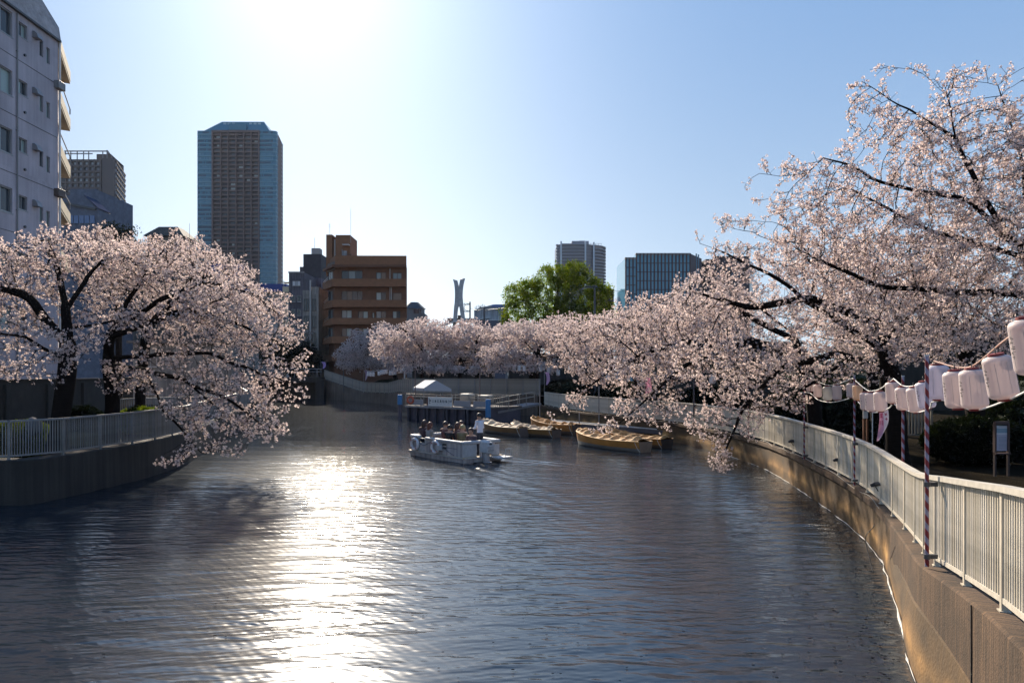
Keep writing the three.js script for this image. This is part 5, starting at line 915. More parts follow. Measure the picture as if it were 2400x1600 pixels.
[[11.6, 24.4, 1.3, 0.55, 'low dark shrub in the shade behind the first fence bend'], [14.4, 22.5, 1.6, 0.7, 'broad dark shrub behind the nearest striped pole'], [17.5, 24.8, 2, 0.9, 'dark shrub in front of the park fence on the right'], [19.2, 21, 1.8, 0.9, 'dark shrub at the right edge behind the notice board'], [13.6, 33, 2.2, 1.0, 'dark shrub deep in shade beyond the flags'], [17.5, 38, 3, 1.3, 'tall dark shrub under the right canopy'], [12.8, 46, 2.4, 1.0, 'dark shrub behind the fence opposite the rowboats'], [23.5, 32, 3, 1.4, 'big dark shrub at the back of the right park'], [9, 57, 2.6, 1.0, 'dark shrub behind the far fence right of the gangway'], [-8.6, 80, 2.6, 0.9, 'dark shrub behind the lanterns left of the tent'], [-11.5, 94, 3.5, 1.2, 'dark shrub below the mauve shaded cherry'], [-4.6, 76, 2.4, 0.8, 'dark shrub behind the tent and the far fence'], [5.2, 70, 2.8, 1.1, 'dark shrub at the bend behind the far lanterns'], [-17, 103, 3, 1.0, 'dark shrub at the left end of the far path'], [20, 45, 4, 1.8, 'tall dark shrub far back on the right bank'], [26, 26, 3, 1.4, 'dark shrub at the far right of the park'], [0.5, 74, 3, 0.8, 'dark shrub under the far blossom behind the pier']].forEach(([x, d, w, h, label], i) => shrub(label, x, 0.95, d, [w, h, w * 0.7], smallDark, 900, 20 + i));
console.log('blossom sprays', sprayCount);

// ---------------------------------------------------------------- floating pier, tent, boats
{
  const A = at(951, 966, 58.5).setY(0), B = at(1140, 976, 53.6).setY(0), len = A.distanceTo(B), yaw = Math.atan2(-(B.z - A.z), B.x - A.x);
  const pier = thing('floating_pier', 'grey floating pier with railing and dark skirt in front of the far bank', 'pier', [A.x, 0, A.z], yaw);   // local x to the right, z towards the viewer
  const deckY = 1.2, steelGrey = std([0.30, 0.29, 0.30], 0.6, { map: mottle }), skirt = std([0.115, 0.105, 0.14], 0.7, { map: mottle });
  mesh('deck', cb(len / 2, deckY - 0.06, -2.2, len + 0.2, 0.12, 4.4), std([0.16, 0.14, 0.13], 0.9, { map: mottle }), pier);
  mesh('skirt', cb(len / 2, 0.55, -2.3, len, 1.15, 4.1), skirt, pier);
  for (let k = 0; k < 12; k++) mesh('fender_post', cb((k + 0.35 + 0.25 * (k % 3)) * len / 12, 0.5, -0.12 + 0.02, 0.22, 1.3, 0.24), std([0.04, 0.037, 0.05], 0.7), pier);
  mesh('edge_beam', cb(len / 2, deckY - 0.1, 0.03, len + 0.1, 0.16, 0.08), steelGrey, pier);
  for (let k = 0; k < 3; k++) mesh('side_panel', cb(len * [0.13, 0.72, 0.92][k], deckY + 0.26, 0.02, len * [0.2, 0.2, 0.14][k], 0.46, 0.03), std([0.26, 0.25, 0.26], 0.6), pier);
  for (let k = 0; k <= 5; k++) mesh('post', cb(len * k / 5, deckY + 0.44, 0, 0.06, 0.88, 0.06), M.farPaint, pier);
  for (const y of [0.88, 0.70]) mesh('rail', cb(len / 2, deckY + y, 0, len, 0.055, 0.06), M.farPaint, pier);
  mesh('back_rail', [cb(len / 2, deckY + 0.85, -4.2, len, 0.05, 0.05), ...Array.from({ length: 6 }, (_, k) => cb(len * k / 5, deckY + 0.42, -4.2, 0.05, 0.85, 0.05))], M.farPaint, pier);
  mesh('locker', [new RoundedBoxGeometry(1.05, 0.8, 0.8, 3, 0.18).translate(len * 0.66, deckY + 0.6, -1.2), new RoundedBoxGeometry(1.2, 0.55, 0.8, 3, 0.15).translate(len * 0.84, deckY + 0.62, -1.6)], M.farPaint, pier);
  // banner with the name of the landing stage, brushed in dark ink
  const cv = document.createElement('canvas'); cv.width = 512; cv.height = 160; const g = cv.getContext('2d');
  g.fillStyle = '#d9d6d0'; g.fillRect(0, 0, 512, 160); g.strokeStyle = '#2b2c33'; g.lineWidth = 5; g.lineCap = 'round';
  const S = {
    i: [[.15, .15, .27, .25], [.1, .42, .22, .5], [.1, .92, .28, .62], [.4, .2, .92, .2], [.66, .2, .66, .86], [.34, .86, .98, .86]],
    e: [[.12, .2, .88, .2], [.25, .34, .75, .34], [.25, .34, .25, .64], [.75, .34, .75, .64], [.25, .49, .75, .49], [.25, .64, .75, .64], [.5, .04, .5, .96], [.5, .64, .12, .92], [.5, .64, .9, .92]],
    k: [[.12, .12, .9, .12], [.15, .12, .15, .9], [.12, .9, .92, .9], [.3, .3, .76, .76], [.74, .24, .3, .78]],
    b: [[.25, .08, .75, .08], [.25, .08, .25, .42], [.75, .08, .75, .42], [.25, .25, .75, .25], [.25, .42, .75, .42], [.5, .08, .5, .7], [.2, .56, .8, .56], [.1, .7, .9, .7], [.18, .82, .12, .95], [.4, .82, .42, .94], [.62, .82, .66, .94], [.84, .82, .92, .95]],
    f: [[.3, .04, .22, .14], [.12, .16, .1, .92], [.12, .16, .42, .16], [.42, .16, .42, .92], [.04, .52, .5, .52], [.64, .1, .54, .42], [.76, .1, .94, .4], [.6, .52, .9, .52], [.6, .52, .6, .9], [.9, .52, .9, .9], [.6, .9, .9, .9]],
    h: [[.04, .3, .4, .3], [.22, .05, .22, .95], [.22, .4, .06, .66], [.55, .14, .92, .08], [.72, .12, .5, .4], [.6, .2, .95, .42], [.58, .44, .86, .44], [.5, .58, .5, .95], [.5, .58, .94, .58], [.94, .58, .94, .95], [.62, .7, .82, .7], [.62, .7, .62, .84], [.82, .7, .82, .84], [.62, .84, .82, .84]],
    r: [[.3, .1, .3, .5], [.3, .5, .4, .42], [.66, .08, .68, .5], [.68, .5, .58, .76], [.58, .76, .36, .94]],
    a: [[.18, .1, .18, .9], [.4, .32, .86, .32], [.66, .1, .66, .8], [.66, .8, .46, .9], [.46, .9, .42, .76], [.42, .76, .88, .86], [.84, .06, .88, .16], [.94, .04, .98, .13]],
  };
  const glyph = (k, x, y, s) => { for (const [a, b, c, d] of S[k]) { g.beginPath(); g.moveTo(x + a * s, y + b * s); g.lineTo(x + c * s, y + d * s); g.stroke(); } };
  g.lineWidth = 9; g.beginPath(); g.moveTo(26, 30); g.lineTo(26, 112); g.lineTo(50, 112); g.stroke(); g.beginPath(); g.arc(48, 66, 12, 0, 7); g.stroke(); g.lineWidth = 5;
  'iekbfh'.split('').forEach((k, i) => glyph(k, 78 + i * 56, 48, 50));
  g.beginPath(); g.arc(438, 74, 20, -2.2, 2.2); g.stroke(); g.beginPath(); g.moveTo(438, 54); g.lineTo(424, 92); g.stroke(); glyph('r', 452, 50, 44); glyph('a', 474, 50, 34);
  g.lineWidth = 2; for (let k = 0; k < 5; k++) { g.beginPath(); g.moveTo(90 + k * 80, 122); g.lineTo(140 + k * 80, 122); g.stroke(); }
  const bt = new THREE.CanvasTexture(cv); bt.colorSpace = THREE.SRGBColorSpace;
  const w = len * 0.30, sheet = new THREE.BoxGeometry(w, 0.72, 0.02), bm = std([0.9, 0.9, 0.9], 0.8, { map: bt }), plain = std([0.6, 0.58, 0.55], 0.8);
  const ban = new THREE.Mesh(sheet, [plain, plain, plain, plain, bm, plain]); ban.name = numbered('banner'); ban.castShadow = true;
  const bp = V(len * 0.455, deckY + 0.36, 0.09).applyMatrix4(new THREE.Matrix4().makeRotationY(yaw)).add(V(A.x, 0, A.z)); ban.position.copy(bp); ban.rotation.y = yaw; scene.add(ban);
  tag(ban, 'white banner with dark characters tied to the pier railing', 'banner');
  const blueP = std([0.035, 0.17, 0.36], 0.45);
  const pile = (px, yTop, yMid, d, label) => { const x = PX(px, d), t = thing('mooring_pile', label, 'mooring pile', [x, 0, -d]), y = PY(yTop, d), m = PY(yMid, d); mesh('sleeve', new THREE.CylinderGeometry(0.2, 0.2, y - m, 16).translate(0, (y + m) / 2, 0), blueP, t); mesh('cap', new THREE.CylinderGeometry(0.16, 0.2, 0.05, 16).translate(0, y + 0.025, 0), blueP, t); mesh('shaft', new THREE.CylinderGeometry(0.17, 0.17, m + 1.2, 12).translate(0, (m - 1.2) / 2, 0), skirt, t); };
  pile(937, 926, 948, 58.8, 'blue capped mooring pile at the left end of the pier');
  pile(1144, 937, 978, 53.0, 'blue capped mooring pile at the right end of the pier');
  const lb = mesh('life_ring', new THREE.TorusGeometry(0.26, 0.08, 8, 18).translate(0, 0, 0), std([0.45, 0.09, 0.04], 0.6)); lb.position.copy(V(len * 0.075, deckY + 0.42, 0.12).applyMatrix4(new THREE.Matrix4().makeRotationY(yaw)).add(V(A.x, 0, A.z))); lb.rotation.y = yaw + 0.3; tag(lb, 'orange red life ring hung on the left end of the pier rail', 'life ring');
  // gangway with railings, from the pier up to the right bank
  const gw = thing('gangway', 'metal gangway with double rails sloping from the pier to the bank', 'gangway'), p0 = at(1150, 966, 55), p1 = at(1252, 946, 60);
  mesh('deck', beam(p0, p1, 1.4, 0.16), steelGrey, gw);
  for (const [o, h] of [[0, 1.0], [0, 0.62]]) mesh('rail', beam(p0.clone().add(V(o, h, 0.6)), p1.clone().add(V(o, h, 0.6)), 0.06, 0.06), M.farPaint, gw);
  for (let k = 0; k <= 5; k++) { const p = p0.clone().lerp(p1, k / 5).add(V(0, 0.5, 0.6)); mesh('post', cb(p.x, p.y, p.z, 0.06, 1, 0.06), M.farPaint, gw); }
  const cd = thing('crowd_barrier', 'pale barred crowd barrier standing at the right end of the pier', 'barrier'), c0 = at(1153, 968, 54.5), c1 = at(1192, 966, 55.5);
  mesh('frame', [beam(c0.clone().setY(2.05), c1.clone().setY(2.05), 0.06, 0.06), beam(c0.clone().setY(1.2), c1.clone().setY(1.2), 0.06, 0.06), rod(c0.clone().setY(1.0), c0.clone().setY(2.05), 0.04), rod(c1.clone().setY(1.0), c1.clone().setY(2.05), 0.04)], M.farPaint, cd);
  for (let k = 1; k < 9; k++) { const p = c0.clone().lerp(c1, k / 9); mesh('bar', cb(p.x, 1.62, p.z, 0.045, 0.84, 0.045), M.farPaint, cd); }
  // tent
  const t = thing('event_tent', 'white gabled event tent on the pier, its left roof slope bright', 'tent'), d = 59.5;
  const e0 = at(993, 909.5, d - 1), e1 = at(1058, 911.5, d + 0.6), r0 = at(1021, 891, d - 0.2), back = V(-1.2, 0, -2.6), lift = V(0, 0, 0);
  const E0 = e0.clone().add(back), E1 = e1.clone().add(back), R0 = r0.clone().add(back), cloth = phys([0.36, 0.38, 0.42], 0.85, { transmission: 0.25, thickness: 0 });
  const fo = bag(), quad = (...v) => { const k = fo.p.length / 3; for (const p of v) { fo.p.push(p.x, p.y, p.z); fo.u.push(p.x, p.y); } fo.i.push(k, k + 1, k + 2); if (v.length > 3) fo.i.push(k, k + 2, k + 3); };
  quad(e0, r0, R0, E0); quad(e1, r0, R0, E1); mesh('roof', geoOf(fo), cloth, t);
  const gb = bag(); { const k = 0; for (const p of [e0, e1, r0]) { gb.p.push(p.x, p.y, p.z + 0.01); gb.u.push(p.x, p.y); } gb.i.push(0, 1, 2); } mesh('gable', geoOf(gb), std([0.34, 0.34, 0.36], 0.9), t);
  const va = bag(), n = 22; for (const [a, b] of [[e0, e1], [E0, e0]]) for (let i = 0; i < n; i++) { const p = a.clone().lerp(b, i / n), q = a.clone().lerp(b, (i + 1) / n), m = p.clone().lerp(q, 0.5), k = va.p.length / 3; for (const [v, y] of [[p, 0], [q, 0], [q, -0.16], [m, -0.26], [p, -0.16]]) { va.p.push(v.x, v.y + y, v.z + 0.012); va.u.push(v.x, v.y + y); } va.i.push(k, k + 1, k + 2, k, k + 2, k + 3, k, k + 3, k + 4); } mesh('valance', geoOf(va), std([0.36, 0.36, 0.38], 0.9), t);
  for (const p of [e0, e1, E0, E1]) mesh('leg', rod(p.clone().setY(1.15), p, 0.03, 6), M.greyPaint, t);
  mesh('table', cb(e0.x + 0.9, 1.55, e0.z - 0.8, 1.5, 0.7, 0.5), std([0.10, 0.05, 0.045], 0.9), t);
  const lf = thing('landing_stage', 'dark low landing stage behind the rowboats along the right bank', 'landing stage');
  mesh('deck', beam(at(1262, 990, 50.5).setY(0.42), at(1620, 1033, 40).setY(0.42), 1.2, 0.24), std([0.09, 0.08, 0.085], 0.8), lf);
  mesh('edge_strip', beam(at(1290, 990, 49.8).setY(0.56), at(1620, 1035, 39.4).setY(0.56), 0.08, 0.06), M.white, lf);
  [[1265, 920, 996, 49], [1404, 905, 1000, 45], [1358, 966, 1000, 46.5]].forEach(([px, a, b, d2], i) => { const x = PX(px, d2); tag(mesh('mooring_pole', rod(V(x, PY(b, d2) - 0.6, -d2), V(x, PY(a, d2), -d2), 0.035, 7), M.greyPaint), ['thin grey pole left of the rear orange rowboat', 'tall thin pole between the two groups of rowboats', 'short thin pole by the rear orange rowboat'][i], 'pole'); });
  [[973, 862, 958, 58], [1124.5, 862, 962, 54.5]].forEach(([px, a, b, d2], i) => { const x = PX(px, d2); tag(mesh('mooring_pole', rod(V(x, 0.4, -d2), V(x, PY(a, d2), -d2), 0.04, 7), std([0.14, 0.09, 0.08], 0.7)), ['thin brown mast rising from the left end of the pier', 'thin brown mast rising from the right part of the pier'][i], 'mast'); });
}
{ // the white sightseeing pontoon boat
  const b = thing('pontoon_boat', 'white pontoon boat with passengers and an outboard motor, seen from its stern', 'boat', [-2.57, 0, -32.33], 2.246); b.scale.y = 0.88;
  const Lb = 4.3, W = 2.0, wh = std([0.60, 0.58, 0.61], 0.5, { map: streaks }), wh2 = std([0.62, 0.61, 0.62], 0.6, { map: mottle }), grey = std([0.30, 0.30, 0.33], 0.5), tan = std([0.42, 0.30, 0.17], 0.6);
  for (const s of [-1, 1]) mesh('pontoon', [new THREE.CylinderGeometry(0.26, 0.26, Lb - 0.5, 16).rotateZ(Math.PI / 2).translate(-0.2, 0.02, s * 0.72), new THREE.CylinderGeometry(0.05, 0.26, 0.6, 16).rotateZ(-Math.PI / 2).translate(Lb / 2 - 0.16, 0.05, s * 0.72)], wh, b);
  mesh('hull_skirt', [cb(0, 0.12, -W / 2 + 0.03, Lb, 0.2, 0.06), cb(0, 0.12, W / 2 - 0.03, Lb, 0.2, 0.06), cb(-Lb / 2 + 0.02, 0.12, 0, 0.06, 0.18, W - 0.13)], wh, b);
  mesh('deck', new RoundedBoxGeometry(Lb + 0.12, 0.07, W + 0.1, 2, 0.02).translate(0, 0.25, 0), tan, b);
  mesh('rub_rail', [cb(0, 0.245, -W / 2 - 0.055, Lb + 0.1, 0.05, 0.03), cb(-Lb / 2 - 0.065, 0.245, 0, 0.03, 0.05, W)], wh2, b);
  const side = (z, x0, x1, y0, y1) => bx(x0, x1, y0, y1, z - 0.02, z + 0.02);
  mesh('side_panel', side(-W / 2 + 0.02, -Lb / 2 + 0.08, 0.86, 0.285, 0.92), wh, b);
  mesh('side_panel', side(-W / 2 + 0.02, 1.42, Lb / 2 - 0.1, 0.285, 0.96), wh, b);
  mesh('gate', side(-W / 2 + 0.02, 0.88, 1.40, 0.285, 0.72), wh2, b);
  mesh('side_panel', side(W / 2 - 0.02, -Lb / 2 + 0.5, Lb / 2 - 0.1, 0.285, 0.92), wh, b);
  mesh('bow_panel', cb(Lb / 2 - 0.09, 0.62, 0, 0.05, 0.66, W - 0.1), wh, b);
  mesh('stern_panel', [cb(-Lb / 2 + 0.1, 0.60, -W / 2 + 0.38, 0.05, 0.62, 0.7), cb(-Lb / 2 + 0.1, 0.55, 0.72, 0.05, 0.52, 0.42)], wh2, b);
  mesh('gunwale', [new RoundedBoxGeometry(2.9, 0.13, 0.2, 3, 0.05).translate(-0.62, 0.98, -W / 2 + 0.05), new RoundedBoxGeometry(0.75, 0.15, 0.22, 3, 0.06).translate(1.74, 1.02, -W / 2 + 0.06), new RoundedBoxGeometry(3.7, 0.13, 0.2, 3, 0.05).translate(0, 0.98, W / 2 - 0.05), new RoundedBoxGeometry(0.2, 0.15, W, 3, 0.05).translate(Lb / 2 - 0.1, 1.02, 0), new RoundedBoxGeometry(0.22, 0.16, W * 0.98, 3, 0.05).translate(-Lb / 2 + 0.14, 0.97, 0)], wh2, b);
  mesh('gate_frame', [cb(0.87, 0.83, -W / 2 + 0.02, 0.035, 0.26, 0.05), cb(1.41, 0.83, -W / 2 + 0.02, 0.035, 0.26, 0.05), cb(1.14, 0.95, -W / 2 + 0.02, 0.56, 0.03, 0.05), cb(1.14, 0.73, -W / 2 + 0.02, 0.56, 0.03, 0.05)], M.steel, b);
  mesh('seat', [new RoundedBoxGeometry(3.0, 0.32, 0.5, 3, 0.06).translate(0.3, 0.45, -0.7), new RoundedBoxGeometry(2.6, 0.32, 0.5, 3, 0.06).translate(0.4, 0.45, 0.7)], std([0.45, 0.40, 0.34], 0.7), b);
  mesh('console', [new RoundedBoxGeometry(0.5, 0.62, 0.55, 3, 0.06).translate(-0.9, 0.6, 0.45)], wh2, b);
  for (const x of [1.62, -0.1]) { const lr = mesh('life_buoy', new THREE.TorusGeometry(0.27, 0.075, 10, 24).translate(x, 0.62, -W / 2 - 0.07), std([0.66, 0.60, 0.60], 0.6), b); for (const a of [0.8, 2.4, 3.9, 5.5]) mesh('strap', cb(x + Math.cos(a) * 0.27, 0.62 + Math.sin(a) * 0.27, -W / 2 - 0.07, 0.07, 0.07, 0.17), std([0.42, 0.16, 0.14], 0.7), lr); }
  mesh('rope', tube(curve([V(1.75, 0.9, -W / 2 - 0.02), V(1.0, 0.62, -W / 2 - 0.03), V(0.3, 0.82, -W / 2 - 0.02), V(-0.5, 0.66, -W / 2 - 0.03), V(-1.5, 0.33, -W / 2 - 0.03)], 30), 0.013, 5), std([0.10, 0.10, 0.14], 0.8), b);
  mesh('line', [cb(-1.15, 0.66, -W / 2 - 0.003, 1.0, 0.022, 0.01), cb(-0.3, 0.74, -W / 2 - 0.003, 0.6, 0.018, 0.01), cb(-1.46, 0.6, -W / 2 - 0.003, 0.01, 0.5, 0.006)], std([0.09, 0.08, 0.16], 0.6), b);
  const cv = document.createElement('canvas'); cv.width = 128; cv.height = 64; const g = cv.getContext('2d'); g.fillStyle = '#2e302c'; g.fillRect(0, 0, 128, 64); g.fillStyle = '#a9a48c'; for (let r = 0; r < 3; r++) for (let k = 0; k < 9; k++) if ((k * 7 + r * 5) % 4) g.fillRect(8 + k * 13, 10 + r * 17, 9, 9); const ct = new THREE.CanvasTexture(cv); ct.colorSpace = THREE.SRGBColorSpace;
  for (const y of [0.79, 0.63]) mesh('plate', cb(-0.72, y, -W / 2 - 0.006, 0.3, 0.1, 0.012), std([1, 1, 1], 0.6, { map: ct }), b);
  mesh('side_box', [new RoundedBoxGeometry(0.3, 0.26, 0.16, 2, 0.03).translate(-0.15 - 0.3, 0.62, -W / 2 - 0.08)], wh2, b);
  // outboard motor
  const mo = new THREE.Group(); mo.name = 'outboard_motor'; b.add(mo); mo.position.set(-Lb / 2 - 0.22, 0, 0.02); mo.rotation.y = 0.15;
  const cs = new THREE.Shape([[-0.2, 0.52], [-0.23, 0.8], [-0.17, 0.95], [0.12, 0.98], [0.2, 0.88], [0.2, 0.52]].map((p) => new THREE.Vector2(...p)));
  mesh('cowling', new THREE.ExtrudeGeometry(cs, { depth: 0.26, bevelEnabled: true, bevelSize: 0.05, bevelThickness: 0.06, bevelSegments: 3 }).translate(0, 0, -0.13), wh2, mo);
  mesh('cowl_mark', [new THREE.SphereGeometry(0.1, 10, 8).scale(0.3, 0.45, 1).translate(-0.245, 0.9, 0), cb(-0.26, 0.6, 0, 0.02, 0.015, 0.34)], M.black, mo);
  mesh('leg', [new RoundedBoxGeometry(0.24, 0.5, 0.2, 3, 0.05).translate(0, 0.3, 0), new RoundedBoxGeometry(0.34, 0.05, 0.22, 2, 0.02).translate(-0.05, 0.03, 0), new RoundedBoxGeometry(0.16, 0.6, 0.1, 2, 0.03).translate(0, -0.15, 0)], wh, mo);
  mesh('bracket', cb(0.2, 0.42, 0, 0.16, 0.4, 0.3), grey, mo);
  mesh('stern_platform', [new RoundedBoxGeometry(0.75, 0.09, 0.8, 2, 0.03).translate(-Lb / 2 - 0.2, 0.2, 0.78)], wh2, b);
  mesh('platform_rail', [rod(V(-Lb / 2 - 0.5, 0.24, 1.1), V(-Lb / 2 - 0.5, 0.62, 1.1), 0.018, 6), rod(V(-Lb / 2 - 0.5, 0.24, 0.82), V(-Lb / 2 - 0.5, 0.62, 0.82), 0.018, 6), rod(V(-Lb / 2 - 0.5, 0.62, 0.8), V(-Lb / 2 - 0.5, 0.62, 1.12), 0.018, 6)], M.steel, b);
}
// people: one smooth body each, posed by its joints
function person(label, pos, yaw, pose, look) {
  const S = 1.0, res = 84, mc = new MarchingCubes(res, new THREE.MeshBasicMaterial(), false, false, 60000), h = res / 2;
  const J = pose === 'stand'
    ? { hip: [0, 0.90, 0], chest: [0.02, 1.28, 0], neck: [0.03, 1.44, 0], head: [0.05, 1.58, 0], sh: [0.02, 1.38, 0.18], el: [0.06, 1.12, 0.25], wr: [0.28, 1.06, 0.16], hp: [0, 0.88, 0.09], kn: [0.03, 0.48, 0.10], an: [0, 0.07, 0.11], toe: [0.12, 0.05, 0.12] }
    : { hip: [0, 0.12, 0], chest: [-0.02, 0.46, 0], neck: [0.0, 0.62, 0], head: [0.03, 0.76, 0], sh: [-0.01, 0.56, 0.17], el: [0.08, 0.32, 0.23], wr: [0.30, 0.24, 0.10], hp: [0.02, 0.10, 0.09], kn: [0.42, 0.14, 0.11], an: [0.42, -0.26, 0.11], toe: [0.54, -0.28, 0.12] };
  const two = (k, s) => [J[k][0], J[k][1], J[k][2] * s], cy = pose === 'stand' ? 0.82 : 0.3;
  const bones = [[J.hip, J.chest, 0.125, 0.135], [J.chest, J.neck, 0.11, 0.06], [J.neck, J.head, 0.052, 0.06], [J.head, [J.head[0] + 0.01, J.head[1] + 0.04, 0], 0.085, 0.09]];
  for (const s of [-1, 1]) bones.push([J.neck, two('sh', s), 0.055, 0.065], [two('sh', s), two('el', s), 0.055, 0.042], [two('el', s), two('wr', s), 0.042, 0.03], [two('wr', s), [two('wr', s)[0] + 0.07, J.wr[1], two('wr', s)[2]], 0.033, 0.024], [two('hp', s), two('kn', s), 0.085, 0.06], [two('kn', s), two('an', s), 0.058, 0.04], [two('an', s), two('toe', s), 0.042, 0.035]);
  for (let z = 0; z < res; z++) for (let y = 0; y < res; y++) for (let x = 0; x < res; x++) {
    const p = [(x - h) / h * S, (y - h) / h * S + cy, (z - h) / h * S]; let d = 1e9;
    for (const [a, b, ra, rb] of bones) { const ab = [b[0] - a[0], b[1] - a[1], b[2] - a[2]], ap = [p[0] - a[0], p[1] - a[1], p[2] - a[2]], l = ab[0] ** 2 + ab[1] ** 2 + ab[2] ** 2, t = Math.max(0, Math.min(1, (ap[0] * ab[0] + ap[1] * ab[1] + ap[2] * ab[2]) / l)), q = Math.hypot(ap[0] - ab[0] * t, ap[1] - ab[1] * t, ap[2] - ab[2] * t) - (ra + (rb - ra) * t), k = 0.045, hh = Math.max(0, k - Math.abs(d - q)) / k; d = Math.min(d, q) - hh * hh * k / 4; }
    mc.field[z * res * res + y * res + x] = -d;
  }
  mc.isolation = 0; mc.update();
  const n = mc.count, g = new THREE.BufferGeometry(), P = mc.positionArray.slice(0, n * 3), N = mc.normalArray.slice(0, n * 3), C = new Float32Array(n * 3);
  for (let i = 0; i < n; i++) { P[i * 3] *= S; P[i * 3 + 1] = P[i * 3 + 1] * S + cy; P[i * 3 + 2] *= S; const y = P[i * 3 + 1], far = Math.hypot(P[i * 3] - J.wr[0] - 0.03, y - J.wr[1], Math.abs(P[i * 3 + 2]) - J.wr[2]); const c = y > J.neck[1] - 0.02 || far < 0.11 ? [0.42, 0.25, 0.18] : y > J.hip[1] + 0.02 || (pose !== 'stand' && y > J.hip[1] + 0.0 && P[i * 3] < 0.12) ? look.top : look.bottom; C.set(c, i * 3); }
  g.setAttribute('position', new THREE.BufferAttribute(P, 3)); g.setAttribute('normal', new THREE.BufferAttribute(N, 3)); g.setAttribute('color', new THREE.BufferAttribute(C, 3));
  const o = thing('person', label, 'person', [pos[0], pos[1] + (pose === 'sit' ? 0.06 : 0), pos[2]], yaw); o.scale.setScalar(pose === 'sit' ? 1.12 : 1.04);
  mesh('body', g, std([1, 1, 1], 0.85, { vertexColors: true }), o);
  const hair = new THREE.SphereGeometry(0.115, 18, 14, 0, 6.283, 0, 1.75), hp = hair.attributes.position; for (let i = 0; i < hp.count; i++) { const x = hp.getX(i), y = hp.getY(i); if (x > 0.05 && y < 0.03) hp.setX(i, 0.055); }
  const hg = [hair.scale(1.02, 1.12, 0.98).translate(J.head[0] - 0.005, J.head[1] + 0.035, 0)];
  if (look.long) hg.push(new THREE.LatheGeometry([[0.001, -0.30], [0.05, -0.29], [0.10, -0.2], [0.112, -0.05], [0.11, 0.06], [0.06, 0.1]].map((p) => new THREE.Vector2(...p)), 16).scale(0.75, 1, 1).translate(J.head[0] - 0.045, J.head[1] + 0.0, 0));
  hg.forEach((q) => q.computeVertexNormals()); mesh('hair', hg, std(look.hair, 0.55), o);
  mesh('face', [new THREE.SphereGeometry(0.012, 8, 6).translate(J.head[0] + 0.083, J.head[1] + 0.03, 0.032), new THREE.SphereGeometry(0.012, 8, 6).translate(J.head[0] + 0.083, J.head[1] + 0.03, -0.032), new THREE.BoxGeometry(0.012, 0.008, 0.045).translate(J.head[0] + 0.086, J.head[1] - 0.035, 0)], std([0.06, 0.03, 0.025], 0.6), o);
  mesh('nose', new THREE.ConeGeometry(0.014, 0.04, 6).rotateZ(-0.35).translate(J.head[0] + 0.095, J.head[1] + 0.005, 0), std([0.42, 0.25, 0.18], 0.8), o);
  if (look.bag) mesh('bag', new RoundedBoxGeometry(0.2, 0.2, 0.26, 2, 0.05).translate(0.25, 0.32, 0), std(look.bag, 0.7), o);
}
{
  const bp = (x, y, z) => { const v = V(x, y, z).applyAxisAngle(V(0, 1, 0), 2.246).add(V(-2.57, 0, -32.33)); return [v.x, v.y, v.z]; };
  const f = 2.246;
  person('person with long dark hair and dark coat seated foremost in the bow of the boat', bp(1.75, 0.52, -0.5), f - 1.2, 'sit', { top: [0.05, 0.03, 0.04], bottom: [0.03, 0.03, 0.04], hair: [0.035, 0.014, 0.010], long: true });
  person('person with reddish brown hair seated second from the bow', bp(1.08, 0.47, -0.62), f - 1.57, 'sit', { top: [0.28, 0.26, 0.25], bottom: [0.05, 0.05, 0.06], hair: [0.12, 0.035, 0.02], long: true });
  person('person with short brown hair in a maroon top behind the gate of the boat', bp(0.3, 0.53, -0.3), f - 1.4, 'sit', { top: [0.12, 0.05, 0.05], bottom: [0.03, 0.03, 0.04], hair: [0.05, 0.02, 0.014] });
  person('person in black leaning low amidships between two brown haired passengers', bp(-0.05, 0.4, -0.3), f - 1.3, 'sit', { top: [0.015, 0.015, 0.018], bottom: [0.02, 0.02, 0.025], hair: [0.012, 0.01, 0.01] });
  person('person with chestnut hair and a brown jacket seated amidships', bp(-0.22, 0.5, 0.0), f - 1.57, 'sit', { top: [0.10, 0.05, 0.045], bottom: [0.03, 0.03, 0.035], hair: [0.06, 0.022, 0.016], long: true });
  person('person seated just behind the chestnut haired passenger, facing outward', bp(0.3, 0.52, 0.62), f + 1.57, 'sit', { top: [0.14, 0.07, 0.05], bottom: [0.03, 0.03, 0.035], hair: [0.05, 0.02, 0.015] });
  person('person with fair hair and an olive jacket seated towards the stern', bp(-0.62, 0.42, 0.0), f - 1.1, 'sit', { top: [0.16, 0.14, 0.08], bottom: [0.04, 0.04, 0.04], hair: [0.30, 0.24, 0.11] });
  person('person in a patterned dark top seated low beside the boat driver', bp(-1.72, 0.36, -0.3), f + 1.9, 'sit', { top: [0.08, 0.05, 0.06], bottom: [0.03, 0.03, 0.04], hair: [0.05, 0.02, 0.012] });
  person('boat driver in a white shirt standing at the stern', bp(-1.5, 0.24, 0.32), f + 0.2, 'stand', { top: [0.66, 0.66, 0.72], bottom: [0.04, 0.045, 0.06], hair: [0.012, 0.01, 0.01] });
}
